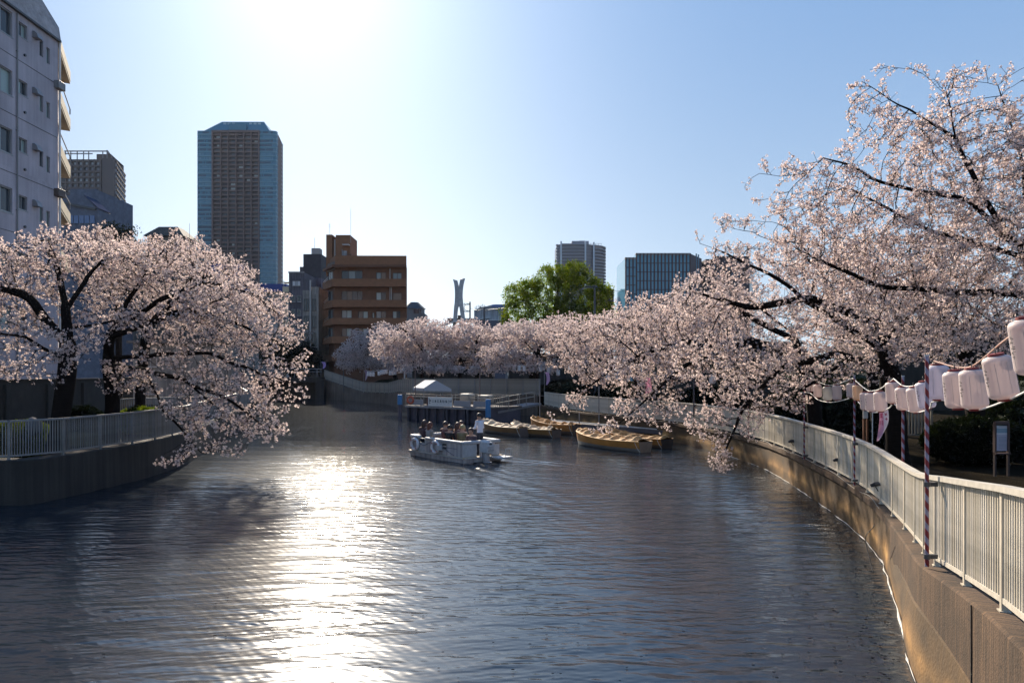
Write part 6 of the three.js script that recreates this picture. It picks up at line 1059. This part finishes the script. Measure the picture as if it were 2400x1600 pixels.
// wooden rowboats under covers
function rowboat(label, stern, bow, W, H, cols, seed) {
  const L0 = Math.hypot(bow[0] - stern[0], bow[1] - stern[1]), cx = (bow[0] + stern[0]) / 2, cd = (bow[1] + stern[1]) / 2, yaw = Math.atan2(bow[1] - stern[1], bow[0] - stern[0]);
  const b = thing('rowboat', label, 'rowboat', [cx, 0, -cd], yaw), R = rng(seed), NS = 26, hullM = std(cols.hull, 0.55, { map: mottle }), bandM = std(cols.band, 0.6, { map: mottle }), rimM = std(cols.rim || cols.band, 0.6);
  const half = (t) => W / 2 * (t < 0.5 ? 0.62 + 0.38 * Math.sin(t * Math.PI) : Math.sqrt(Math.max(0, 1 - Math.pow((t - 0.5) / 0.5, 2.6)))), sheer = (t) => H * (0.82 + 0.55 * Math.pow(Math.max(0, t - 0.3) / 0.7, 2) + 0.12 * Math.pow(1 - t, 2)), X = (t) => (t - 0.5) * L0;
  const ho = bag(), bo = bag(), prof = [[-0.18, 0.35], [-0.05, 0.70], [0.16, 0.82], [0.36, 0.89]], prof2 = [[0.36, 0.905], [0.7, 0.99], [1.0, 1.03]];
  const loft = (o, pr) => { for (const s of [-1, 1]) { const base = o.p.length / 3; for (let i = 0; i <= NS; i++) { const t = i / NS; for (const [y, w] of pr) { const rake = t > 0.8 ? (t - 0.8) * 0.5 * (1 - y) * -L0 * 0.2 : 0; o.p.push(X(t) + rake, sheer(t) * y, s * half(t) * w); o.u.push(X(t), y); } } const m = pr.length; for (let i = 0; i < NS; i++) for (let j = 0; j + 1 < m; j++) { const q = base + i * m + j; o.i.push(q, q + m, q + 1, q + 1, q + m, q + m + 1); } } };
  loft(ho, prof); loft(bo, prof2); mesh('hull', geoOf(ho), hullM, b); mesh('band', geoOf(bo), bandM, b);
  const tr = bag(); const w0 = half(0), s0 = sheer(0); const tp = [...[...prof, ...prof2].map(([y, w]) => [y * s0, w * w0]), ...[...prof, ...prof2].reverse().map(([y, w]) => [y * s0, -w * w0])]; tp.forEach((p) => { tr.p.push(X(0), p[0], p[1]); tr.u.push(p[1], p[0]); }); for (const f of THREE.ShapeUtils.triangulateShape(tp.map((p) => new THREE.Vector2(p[1], p[0])), [])) tr.i.push(...f); mesh('transom', geoOf(tr), std(cols.transom || cols.hull, 0.6, { map: mottle }), b);
  for (const s of [-1, 1]) mesh('gunwale', tube(Array.from({ length: NS + 1 }, (_, i) => V(X(i / NS), sheer(i / NS) * 1.01, s * half(i / NS) * 1.04)), 0.028, 6), rimM, b);
  // cover: draped from rim to rim, with ridges and creases
  const co = bag(), NU = 90, NV = 26, ph = Array.from({ length: 8 }, () => R() * 6.28);
  for (let i = 0; i <= NU; i++) for (let j = 0; j <= NV; j++) { const t = 0.02 + 0.97 * i / NU, v = j / NV * 2 - 1, hw = half(t) * 1.05, e = 1 - Math.pow(Math.abs(v), 2.2); const ridge = 0.075 * Math.sin(X(t) * 9 + ph[0] + v * 1.2) + 0.05 * Math.sin(X(t) * 17 + ph[1] - v * 2.1) + 0.03 * Math.sin(X(t) * 5 + v * 4 + ph[2]) + 0.02 * Math.sin(X(t) * 31 + v * 3 + ph[3]); const y = sheer(t) * 1.03 + (cols.hump ?? 0.08) * e - 0.07 * e * Math.sin(t * Math.PI) + ridge * (0.25 + 0.75 * e) * (0.5 + 0.5 * e); co.p.push(X(t), y, v * hw); co.u.push(X(t), v * hw); }
  for (let i = 0; i < NU; i++) for (let j = 0; j < NV; j++) { const q = i * (NV + 1) + j; co.i.push(q, q + NV + 1, q + 1, q + 1, q + NV + 1, q + NV + 2); }
  const ci = geoOf(co); mesh('cover', ci, std(cols.cover, 0.75, { map: mottle, bumpMap: grain, bumpScale: 0.004 }), b);
  mesh('lashing', tube(curve([V(X(0.05), sheer(0.05) * 0.98, -half(0.05) * 1.06), V(X(0.03), sheer(0) * 0.5, -half(0) * 1.05), V(X(0.0), 0.02, -half(0) * 0.9)], 10), 0.012, 4), M.cord, b);
}
const rb = (px, d) => [PX(px, d), d];
rowboat('rowboat with creased cream cover, leftmost of the moored boats', [0.75, 43.2], [-1.85, 47.0], 1.2, 0.54, { hull: [0.17, 0.14, 0.13], band: [0.30, 0.15, 0.05], rim: [0.62, 0.46, 0.28], cover: [0.80, 0.58, 0.36], hump: 0.1 }, 71);
rowboat('rowboat with crumpled cream cover, second from the left of the moored boats', [2.6, 42.2], [0.05, 45.4], 1.2, 0.5, { hull: [0.14, 0.11, 0.09], band: [0.36, 0.18, 0.05], rim: [0.6, 0.42, 0.24], cover: [0.78, 0.57, 0.36], hump: 0.1 }, 72);
rowboat('plain orange covered rowboat at the back of the moored boats', [3.95, 44.2], [1.35, 47.6], 1.25, 0.66, { hull: [0.15, 0.10, 0.07], band: [0.50, 0.21, 0.04], rim: [0.42, 0.2, 0.06], cover: [0.55, 0.24, 0.05], hump: 0.05 }, 73);
rowboat('nearest rowboat, orange sided with a rumpled cream cover and pale transom', [6.35, 34.4], [3.55, 38.7], 1.35, 0.54, { hull: [0.30, 0.28, 0.26], band: [0.60, 0.25, 0.04], rim: [0.55, 0.28, 0.08], cover: [0.80, 0.46, 0.19], transom: [0.34, 0.26, 0.19], hump: 0.12 }, 74);
rowboat('orange rowboat mostly hidden behind the nearest one', [7.75, 36.2], [5.3, 40.2], 1.3, 0.5, { hull: [0.16, 0.10, 0.06], band: [0.55, 0.23, 0.04], rim: [0.45, 0.2, 0.05], cover: [0.55, 0.30, 0.10], transom: [0.04, 0.035, 0.035], hump: 0.06 }, 75);

// ---------------------------------------------------------------- striped poles, ropes, lanterns
const stripe = tex(128, (u, v) => { const s = ((u + v * 1) % 1 + 1) % 1; const w = fbm(u * 8, v * 8, 8, 601, 3) * 0.15; return s < 0.5 ? [0.40 + w, 0.06 + w * 0.3, 0.11 + w * 0.3] : [0.46 + w, 0.44 + w, 0.52 + w]; }, 1, true);
stripe.repeat.set(1, 15);
const stripeMat = std([0.86, 0.84, 0.86], 0.6, { map: stripe });
const near = (d) => { let b = rightPath[0]; for (const p of rightPath) if (Math.abs(p.d - d) < Math.abs(b.d - d)) b = p; return b; };
const poleAt = [];
[[5.05, 4.45, 'just outside the right edge'], [8.8, 3.96, 'nearest in view, tied to the fence'], [13.5, 3.69, 'second from the right in view'], [17.5, 3.69, 'third from the right, left of the pink banner'], [22.7, 3.66, 'fourth from the right, against the blossom'], [30.5, 3.64, 'fifth from the right, half hidden by blossom'], [37.5, 3.6, 'sixth from the right, behind the drooping boughs']].forEach(([d, top, where], i) => {
  const p = near(d), w = near(d + 0.4), tl = Math.hypot(w.x - p.x, w.d - p.d) || 1, ox = -0.105 * (w.d - p.d) / tl, od = 0.105 * (w.x - p.x) / tl, t = thing('striped_pole', `red and white striped lantern pole, ${where}`, 'pole', [p.x + ox, p.y + 0.01, -(d + od)]), h = top - p.y;
  mesh('shaft', new THREE.CylinderGeometry(0.022, 0.024, h, 14, 1, true).translate(0, h / 2, 0), stripeMat, t);
  mesh('cap', new THREE.CylinderGeometry(0.027, 0.027, 0.02, 14).translate(0, h, 0), M.white, t);
  for (const y of [0.12, 1.0]) mesh('clamp', [new THREE.CylinderGeometry(0.037, 0.037, 0.055, 12).translate(0, y, 0), cb(0.06, y, -0.01, 0.13, 0.05, 0.05)], M.darkMetal, t);
  poleAt.push({ x: p.x - 0.03, d, top, y: p.y });
});
const inkCanvas = document.createElement('canvas'); inkCanvas.width = 512; inkCanvas.height = 512;
{ const g = inkCanvas.getContext('2d'), R = rng(12); g.fillStyle = '#f2ede4'; g.fillRect(0, 0, 512, 512); g.strokeStyle = '#2a2628'; g.lineCap = 'round';
  for (const [cx, n, s] of [[40, 5, 22], [300, 4, 22]]) for (let k = 0; k < n; k++) { const y = 150 + k * 46; for (let q = 0; q < 7; q++) { g.lineWidth = 3 + R() * 4; const h = R() < 0.6, x0 = cx + (R() - 0.5) * s, y0 = y + (R() - 0.5) * s * 1.2; g.beginPath(); g.moveTo(x0 - (h ? s * 0.35 : 0), y0 - (h ? 0 : s * 0.45)); g.lineTo(x0 + (h ? s * 0.35 : R() * 6 - 3), y0 + (h ? R() * 6 - 3 : s * 0.45)); g.stroke(); } } }
const inkTex = new THREE.CanvasTexture(inkCanvas); inkTex.colorSpace = THREE.SRGBColorSpace; inkTex.wrapS = THREE.RepeatWrapping;
const paper = phys([0.92, 0.88, 0.84], 0.55, { map: inkTex, transmission: 0.5, thickness: 0, specularIntensity: 0.5 });
const papers = [[0.78, 0.77, 0.94], [0.90, 0.81, 0.85], [0.95, 0.74, 0.58], [0.82, 0.82, 0.84]].map((c) => phys(c, 0.55, { map: inkTex, transmission: 0.6, thickness: 0, specularIntensity: 0.5 }));
const farPaper = phys([0.86, 0.82, 0.80], 0.6, { transmission: 0.4, thickness: 0 });
const lanternProfile = []; { const H = 0.40, Rr = 0.125; for (let k = 0; k <= 72; k++) { const t = k / 72, y = (t - 0.5) * H, e = Math.min(t, 1 - t) * H, rr = e < 0.055 ? Rr - 0.055 + Math.sqrt(Math.max(0, 0.055 ** 2 - (0.055 - e) ** 2)) : Rr; lanternProfile.push(new THREE.Vector2(rr + 0.0012 * Math.cos(k * Math.PI), y)); } }
const lanternBody = new THREE.LatheGeometry(lanternProfile, 36);
const seams = merge([0, 1, 2, 3, 4, 5, 6, 7].map((k) => { const a = k / 8 * 6.283 + 0.25; return tube([-0.14, -0.05, 0.05, 0.14].map((y) => V(Math.cos(a) * 0.1245, y, Math.sin(a) * 0.1245)), 0.0022, 4); }));
const capG = new THREE.CylinderGeometry(0.066, 0.070, 0.024, 22), lowCapG = new THREE.CylinderGeometry(0.062, 0.058, 0.022, 22), lightRing = new THREE.TorusGeometry(0.072, 0.006, 6, 22).rotateX(Math.PI / 2);
const seamMat = std([0.42, 0.37, 0.35], 0.8);
function makeLantern() {
  const t = thing('paper_lantern', 'x', 'lantern');
  mesh('body', lanternBody, paper, t); tag(mesh('seams', seams, seamMat, t), null, null, null, 'stuff');
  const c = mesh('top_cap', capG, M.red, t); c.position.y = 0.212; const r = mesh('rim', lightRing, M.white, t); r.position.y = 0.196;
  const l = mesh('bottom_cap', lowCapG, M.red, t); l.position.y = -0.21;
  mesh('hook', tube([V(-0.05, 0.225, 0), V(-0.03, 0.27, 0), V(0, 0.285, 0), V(0.03, 0.27, 0), V(0.05, 0.225, 0)], 0.004, 5), M.black, t);
  return t;
}
let lanternProto = null;
function lantern(pos, tilt, turn, size, label, group) {
  let t; if (!lanternProto) t = lanternProto = makeLantern(); else { t = lanternProto.clone(); t.name = numbered('paper_lantern'); scene.add(t); }
  t.children.find((c) => c.name === 'body').material = papers[label.includes('lavender') || label.includes('bluish') ? 0 : label.includes('orange') ? 2 : label.includes('grey') ? 3 : 1];
  t.position.copy(pos); t.rotation.set(0, 0, 0); t.rotateZ(tilt); t.rotateY(turn); t.scale.setScalar(size * 0.94); t.userData = { label, category: 'lantern', group: group || 'lanterns strung along the right bank' };
  return t;
}
const R70 = rng(700);
// photo pixels of each lantern's middle, its depth, tilt and size
const spans = [
  ['in the nearest row at the right edge', [[2199, 896, 9.1, 0.03, 1.12, 'upright lavender white lantern on the nearest striped pole'], [2243, 913, 8.5, 0.10, 1.14, 'left of the two lanterns side by side right of the nearest striped pole'], [2283, 912, 8.0, 0.09, 1.14, 'right one of the two lanterns side by side near the nearest striped pole'], [2346, 884, 7.05, 0.20, 1.12, 'most tilted big lantern with bold black characters at the right'], [2418, 812, 5.9, 0.16, 1.2, 'largest lantern, cut off by the right edge of the view']]],
  ['between the nearest and second striped poles', [[2093, 920, 13.6, 0.08, 1.04, 'lantern hanging on the second striped pole from the right'], [2118, 934, 12.9, 0.10, 1.06, 'plain lantern just right of the second striped pole'], [2147, 937, 12.0, 0.15, 1.08, 'tilted lantern with a blossom twig in front, right of the second pole'], [2170, 926, 11.0, 0.16, 1.06, 'bluish shaded lantern just left of the nearest striped pole']]],
  ['between the second and third striped poles', [[1996, 915, 17.9, 0.02, 0.95, 'narrow lantern behind twigs on the third striped pole'], [2011, 920, 17.3, 0.05, 0.96, 'orange tinted lantern right of the third striped pole'], [2030, 940, 16.2, 0.06, 1.03, 'leftmost of the three close lanterns above the pink banner'], [2043, 942, 15.4, 0.06, 1.03, 'middle of the three close lanterns above the pink banner'], [2064, 941, 14.6, 0.07, 1.05, 'rightmost of the three close lanterns above the pink banner']]],
  ['between the third and fourth striped poles', [[1899, 903, 22.6, 0.1, 1.0, 'lantern half hidden by blossom at the fourth striped pole'], [1917, 916, 21.8, 0.03, 1.0, 'small lantern with a dark vertical line right of the fourth pole'], [1940, 922, 20.6, 0.02, 1.04, 'greyish lantern midway between the third and fourth poles'], [1962, 920, 19.4, 0.03, 1.02, 'lantern with twigs in front, left of the third striped pole']]],
];
for (const [where, list] of spans) list.forEach(([px, py, d, tilt, size, label]) => lantern(at(px, py, d), tilt, -2.3 + R70() * 0.4, size, label));
// ropes: the upper carries the lanterns, the lower ties their feet
const upper = [[at(2520, 640, 5.0), at(2400, 762, 5.9), at(2345, 806, 7.0), at(2283, 856, 8.0), at(2243, 860, 8.5), at(2190, 846, 9.1)], [at(2190, 848, 9.1), at(2170, 890, 11.0), at(2147, 903, 12.0), at(2118, 904, 12.9), at(2095, 887, 13.5)], [at(2095, 888, 13.5), at(2064, 911, 14.6), at(2043, 916, 15.4), at(2030, 912, 16.2), at(1999, 886, 17.85)], [at(1999, 886, 17.85), at(1962, 901, 19.4), at(1940, 902, 20.6), at(1917, 894, 21.8), at(1896, 884, 23)]];
const lower = [[at(2500, 905, 5.0), at(2435, 905, 5.9), at(2368, 935, 7.0), at(2292, 961, 8.0), at(2255, 953, 8.5), at(2212, 938, 9.0), at(2184, 943, 9.2)], [at(2184, 944, 9.2), at(2178, 958, 10.8), at(2150, 966, 12.0), at(2122, 960, 12.9), at(2095, 946, 13.6)], [at(2092, 946, 13.6), at(2086, 955, 14.0), at(2066, 964, 14.8), at(2044, 966, 15.4), at(2028, 958, 16.2), at(2009, 938, 17.4)], [at(2000, 931, 17.9), at(1962, 941, 19.4), at(1940, 942, 20.6), at(1917, 936, 21.8), at(1899, 921, 22.8), at(1876, 920, 23.4)]];
upper.forEach((p, i) => tag(mesh('lantern_rope', tube(curve(p, 40), 0.009 + 0.001 * i, 6), i === 0 ? std([0.52, 0.32, 0.25], 0.8) : M.cord), `upper rope carrying the lanterns ${spans[i][0]}`, 'rope'));
lower.forEach((p, i) => tag(mesh('lantern_rope', tube(curve(p, 40), 0.009 + 0.001 * i, 6), M.cord), `lower white rope under the lanterns ${spans[i][0]}`, 'rope'));
// far lanterns
let n1 = 0;
const ords = ['first', 'second', 'third', 'fourth', 'fifth', 'sixth', 'seventh', 'eighth', 'ninth', 'tenth', 'eleventh', 'twelfth', 'thirteenth', 'fourteenth', 'fifteenth', 'sixteenth', 'seventeenth'];
const farBody = new THREE.LatheGeometry(lanternProfile.filter((_, i) => i % 6 === 0), 14);
let farProto = null;
const small = (list, d, what, size) => list.forEach(([px, py, dd], k) => {
  let t; if (!farProto) { t = farProto = thing('paper_lantern', 'x', 'lantern'); mesh('body', farBody, farPaper, t); const c = mesh('top_cap', capG, M.red, t); c.position.y = 0.212; const l = mesh('bottom_cap', lowCapG, M.red, t); l.position.y = -0.21; } else { t = farProto.clone(); t.name = numbered('paper_lantern'); scene.add(t); }
  t.position.copy(at(px, py, dd || d)); t.scale.setScalar(size); t.userData = { label: `${ords[k]} from the left of ${what}`, category: 'lantern', group: 'small lanterns along the far bank' };
});
small([[863, 876], [869, 877], [875, 877], [888, 875], [894, 873], [899, 872], [905, 871], [914, 874], [920, 874], [926, 873], [940, 869], [946, 865], [951, 861]], 82, 'the small lanterns strung left of the white far pole', 1.25);
small([[1028, 860], [1105, 864], [1111, 864]], 70, 'the three scattered small lanterns behind the tent and pier', 1.3);
small([[1205, 863], [1217, 863], [1229, 864], [1267, 864], [1273, 861], [1286, 868], [1308, 873]], 64, 'the small lanterns around the bend above the gangway', 1.35);
small([[1336, 860, 56], [1425, 882, 47], [1445, 882, 46], [1470, 886, 44], [1670, 888, 35]], 50, 'the small lanterns scattered in the blossom above the rowboats', 1.15);
const farRope = (pts, label) => tag(mesh('lantern_rope', tube(curve(pts, 30), 0.02, 4), M.cord), label, 'rope');
farRope([at(855, 866, 82), at(869, 870, 82), at(890, 867, 82), at(910, 866, 82), at(930, 866, 82), at(951, 854, 82)], 'rope of small lanterns left of the white far pole');
farRope([at(1195, 854, 64), at(1217, 857, 64), at(1267, 857, 64), at(1310, 865, 64)], 'rope of small lanterns around the bend');
{ const p = at(948, 889, 81.5); tag(mesh('white_pole', rod(V(p.x, 1.7, p.z), V(p.x, PY(856, 81.5), p.z), 0.09, 8), M.white), 'white pole at the far fence left of the tent', 'pole'); }
[[1626, 37.2, 'thin dark post above the nearest rowboat'], [1692, 34.5, 'thin dark post right of the upper pink banner']].forEach(([px, d, label]) => { const p = near(d); tag(mesh('thin_post', rod(V(PX(px, d), 1, -d), V(PX(px, d), 3.7, -d), 0.03, 6), M.darkMetal), label, 'post'); });
// banners on poles
function flag(px0, py0, py1, d, w, col, label, seed, curl, marks) {
  const top = at(px0, py0, d), h = (py1 - py0) * d / F, t = thing('banner_flag', label, 'banner', [top.x, 0, -d]), o = bag(), NX = 10, NY = 26, R = rng(seed);
  for (let j = 0; j <= NY; j++) for (let i = 0; i <= NX; i++) { const u = i / NX, v = j / NY, k = Math.pow(v, 2) * curl; o.p.push(u * w * (1 - 0.35 * v) + k * w * -0.7 * u + w * 0.05 * Math.sin(v * 7 + u * 3) + (curl ? w * 0.45 * Math.sin(v * 2.6) : 0), top.y - v * h + 0.18 * w * u * v * curl, 0.1 * Math.sin(u * 6 + v * 5) * w + k * 0.15 * u); o.u.push(u, 1 - v); }
  for (let j = 0; j < NY; j++) for (let i = 0; i < NX; i++) { const q = j * (NX + 1) + i; o.i.push(q, q + 1, q + NX + 1, q + 1, q + NX + 2, q + NX + 1); }
  let map; if (marks) {
    const cv = document.createElement('canvas'); cv.width = 128; cv.height = 512; const g = cv.getContext('2d'); g.fillStyle = marks[0]; g.fillRect(0, 0, 128, 512); g.fillStyle = marks[1]; g.fillRect(76, 0, 52, 512); g.strokeStyle = marks[2]; g.lineCap = 'round'; g.lineWidth = 8;
    const q = (l, x, y, s) => l.forEach(([a, b, c, e]) => { g.beginPath(); g.moveTo(x + a * s, y + b * s); g.lineTo(x + c * s, y + e * s); g.stroke(); });
    q([[.5, .05, .4, .4], [.2, .4, .8, .4], [.5, .4, .5, .9]], 14, 60, 56);
    q([[.12, .2, .88, .2], [.25, .34, .75, .34], [.25, .34, .25, .64], [.75, .34, .75, .64], [.25, .64, .75, .64], [.5, .04, .5, .96], [.5, .64, .12, .92], [.5, .64, .9, .92]], 10, 170, 66);
    q([[.2, .1, .12, .9], [.5, .1, .5, .8], [.82, .1, .84, .95]], 12, 260, 62);
    q([[.2, .3, .8, .3], [.5, .1, .4, .8]], 84, 110, 34); q([[.2, .2, .7, .8], [.7, .2, .3, .9]], 84, 170, 34); q([[.2, .5, .8, .5], [.5, .1, .5, .9]], 84, 230, 34);
    map = new THREE.CanvasTexture(cv); map.colorSpace = THREE.SRGBColorSpace;
  }
  mesh('cloth', geoOf(o), phys(col, 0.8, { ...(map ? { map } : {}), transmission: 0.35, thickness: 0 }), t);
  const b = Math.min(top.y - h - 0.4, 1.2); mesh('pole', rod(V(-w * 0.12, Math.max(0.95, b), 0), V(-w * 0.12, top.y + 0.1, 0), 0.012, 6), M.white, t); mesh('arm', rod(V(-w * 0.12, top.y + 0.06, 0), V(w * 0.9, top.y + 0.06, 0), 0.009, 5), M.white, t);
}
flag(2049, 936, 1034, 17.6, 0.30, [0.9, 0.9, 0.9], 'pink and white festival banner with dark pink characters beside the third striped pole', 81, 1.0, ['#e9a6bd', '#f4dfe4', '#b0244f']);
flag(1507, 885, 932, 42, 0.42, [0.72, 0.32, 0.46], 'pink festival banner above the nearest rowboat', 82, 0.4);
flag(1277, 872, 902, 62, 0.36, [0.62, 0.36, 0.56], 'mauve festival banner at the bend above the gangway', 83, 0.3);
flag(853, 868, 892, 95, 0.4, [0.55, 0.42, 0.55], 'pale pink drooping banner above the far fence', 84, 0.5);
flag(753, 848, 864, 104, 0.55, [0.46, 0.30, 0.62], 'purple banner at the left end of the far fence', 85, 0.2);
{ const p = at(804, 834, 100); tag(mesh('traffic_light', new THREE.SphereGeometry(0.13, 12, 10), std([0.5, 0.02, 0.06], 0.5, { emissive: L(0.9, 0.05, 0.15), emissiveIntensity: 1 })), 'tiny red signal lamp before the brown apartment block', 'lamp').position.copy(p); const l = new THREE.PointLight(L(1, 0.1, 0.2), 0.6); l.position.copy(p).add(V(0, 0, 0.2)); l.castShadow = true; scene.add(l); tag(mesh('lamp_post', rod(V(p.x, 1.2, p.z - 0.2), V(p.x, p.y, p.z - 0.2), 0.06, 6), M.darkMetal), 'dark post carrying the tiny red signal lamp', 'post'); }
// notice board, sign posts, floodlights, cable
{ const d = 20, b = thing('notice_board', 'small glazed notice board standing in the dark park at the right', 'notice board', [PX(2348, d), 0.95, -d], 0.12), y0 = PY(1058, d) - 0.95, y1 = PY(995, d) - 0.95, w = 0.40, c = document.createElement('canvas'); c.width = 128; c.height = 256; const g = c.getContext('2d'); g.fillStyle = '#c9c3c9'; g.fillRect(0, 0, 128, 256); g.fillStyle = '#7f95a3'; g.fillRect(0, 96, 128, 34); g.fillStyle = '#a9a4b4'; g.fillRect(0, 140, 128, 116); g.fillStyle = '#55606a'; for (let k = 0; k < 9; k++) g.fillRect(12, 20 + k * 8, 40 + (k * 37) % 60, 3); for (let k = 0; k < 10; k++) g.fillRect(12, 160 + k * 9, 30 + (k * 53) % 70, 2); const t = new THREE.CanvasTexture(c); t.colorSpace = THREE.SRGBColorSpace;
  mesh('notice', cb(0, (y0 + y1) / 2, 0, w - 0.04, y1 - y0 - 0.04, 0.01), std([0.85, 0.85, 0.85], 0.5, { map: t }), b);
  mesh('frame', [cb(-w / 2, (y0 + y1) / 2, 0, 0.05, y1 - y0 + 0.1, 0.08), cb(w / 2, (y0 + y1) / 2, 0, 0.05, y1 - y0 + 0.1, 0.08), cb(0, y1 + 0.05, 0, w, 0.08, 0.1), cb(0, y0 - 0.05, 0.02, w + 0.05, 0.04, 0.12)], std([0.06, 0.03, 0.025], 0.7), b);
  for (const s of [-1, 1]) mesh('post', cb(s * w / 2, y0 / 2 - 0.03, 0, 0.05, y0, 0.06), std([0.05, 0.03, 0.025], 0.8), b); }
{ const d = 21.5, x = PX(2029, d), b = thing('sign_post', 'white sign plate on two brown posts behind the pink banner', 'sign', [x, 0.95, -d]); mesh('plate', cb(0, PY(970, d) - 0.95, 0, 0.14, 0.26, 0.03), M.white, b); for (const s of [-0.05, 0.05]) mesh('post', cb(s, (PY(982, d) - 0.95) / 2, 0, 0.045, PY(982, d) - 0.95, 0.05), std([0.16, 0.06, 0.025], 0.8), b); }
function floodlight(px, py, d, label, turn) {
  const p = at(px, py, d), t = thing('floodlight', label, 'floodlight', [p.x, p.y, p.z], turn);
  mesh('housing', new RoundedBoxGeometry(0.17, 0.075, 0.13, 2, 0.02).rotateX(-0.5), M.black, t); mesh('glass', cb(0, 0.04, -0.035, 0.14, 0.006, 0.1).rotateX(-0.5), M.white, t); mesh('bracket', [rod(V(0, -0.03, 0), V(0.07, -0.14, 0.02), 0.012, 5), cb(0.08, -0.03, 0, 0.16, 0.02, 0.03)], M.black, t);
}
floodlight(1962, 1077, 19.4, 'black floodlight clamped outside the fence left of the third striped pole', 0.4);
floodlight(2052, 1135, 15.0, 'black floodlight clamped outside the fence left of the second striped pole', 0.5);
floodlight(1855, 1034, 24.6, 'black floodlight on the fence left of the fourth striped pole', 0.3);
{ const pts = [], R = rng(91); rightPath.filter((p, i) => p.d > 13 && p.d < 29 && i % 2 === 0).forEach((p) => { pts.push(V(p.x - 0.09 - R() * 0.05, p.y + 0.02 + (R() < 0.3 ? -0.12 : 0.03) * R(), -p.d)); }); tag(mesh('power_cable', tube(curve(pts, pts.length * 4), 0.008, 5), M.farPaint), 'pale power cable trailing along the foot of the right fence', 'cable');
  tag(mesh('hanging_cable', tube(curve([V(6.55, 1.02, -13.1), V(6.62, 0.92, -13.3), V(6.78, 0.6, -13.9), V(6.72, 0.25, -13.6), V(6.68, 0.08, -13.4)], 16), 0.009, 5), M.black), 'thin dark cable hanging down the yellow river wall', 'cable'); }
{ // planting on the left bank
  const b = bag(); tag(mesh('lawn_mound', (() => { const g = new THREE.SphereGeometry(1, 24, 12, 0, 6.283, 0, 1.57).scale(2.6, 0.55, 1.6); return g.translate(-18.6, 0.92, -29.5); })(), std([0.13, 0.11, 0.045], 1, { map: mottle, bumpMap: grain, bumpScale: 0.05 })), 'low mound of dry grass around the left trunks', 'mound', null, 'structure');
  tag(mesh('boulder', (() => { const g = new THREE.IcosahedronGeometry(0.24, 2), p = g.attributes.position; for (let i = 0; i < p.count; i++) { const k = 1 + 0.15 * Math.sin(p.getX(i) * 17) * Math.cos(p.getY(i) * 14); p.setXYZ(i, p.getX(i) * k, p.getY(i) * k * 1.2, p.getZ(i) * k); } g.computeVertexNormals(); return g.translate(-15.3, 2.05, -23.2); })(), std([0.17, 0.16, 0.17], 0.9, { map: mottle })), 'grey rounded stone beside the bright green shrub', 'stone'); }
// fallen petals drifting on the water
{ const R = rng(97), o = bag(); for (let k = 0; k < 1500; k++) { const d = 8 + 24 * R(), x = (R() < 0.7 ? near(d).x - 0.5 - 2.2 * R() * R() : -6 + 10 * R()), r = 0.014 + 0.013 * R(), a = R() * 6.28, b = o.p.length / 3; for (let i = 0; i < 5; i++) { o.p.push(x + Math.cos(a + i * 1.257) * r, 0.028, -d + Math.sin(a + i * 1.257) * r * 0.7); o.n.push(0, 1, 0); } o.i.push(b, b + 1, b + 2, b, b + 2, b + 3, b, b + 3, b + 4); } tag(mesh('floating_petals', geoOf(o), std([0.72, 0.62, 0.6], 0.8)), 'fallen petals scattered on the water near the right wall', 'petals', null, 'stuff'); }

renderer.render(scene, camera);
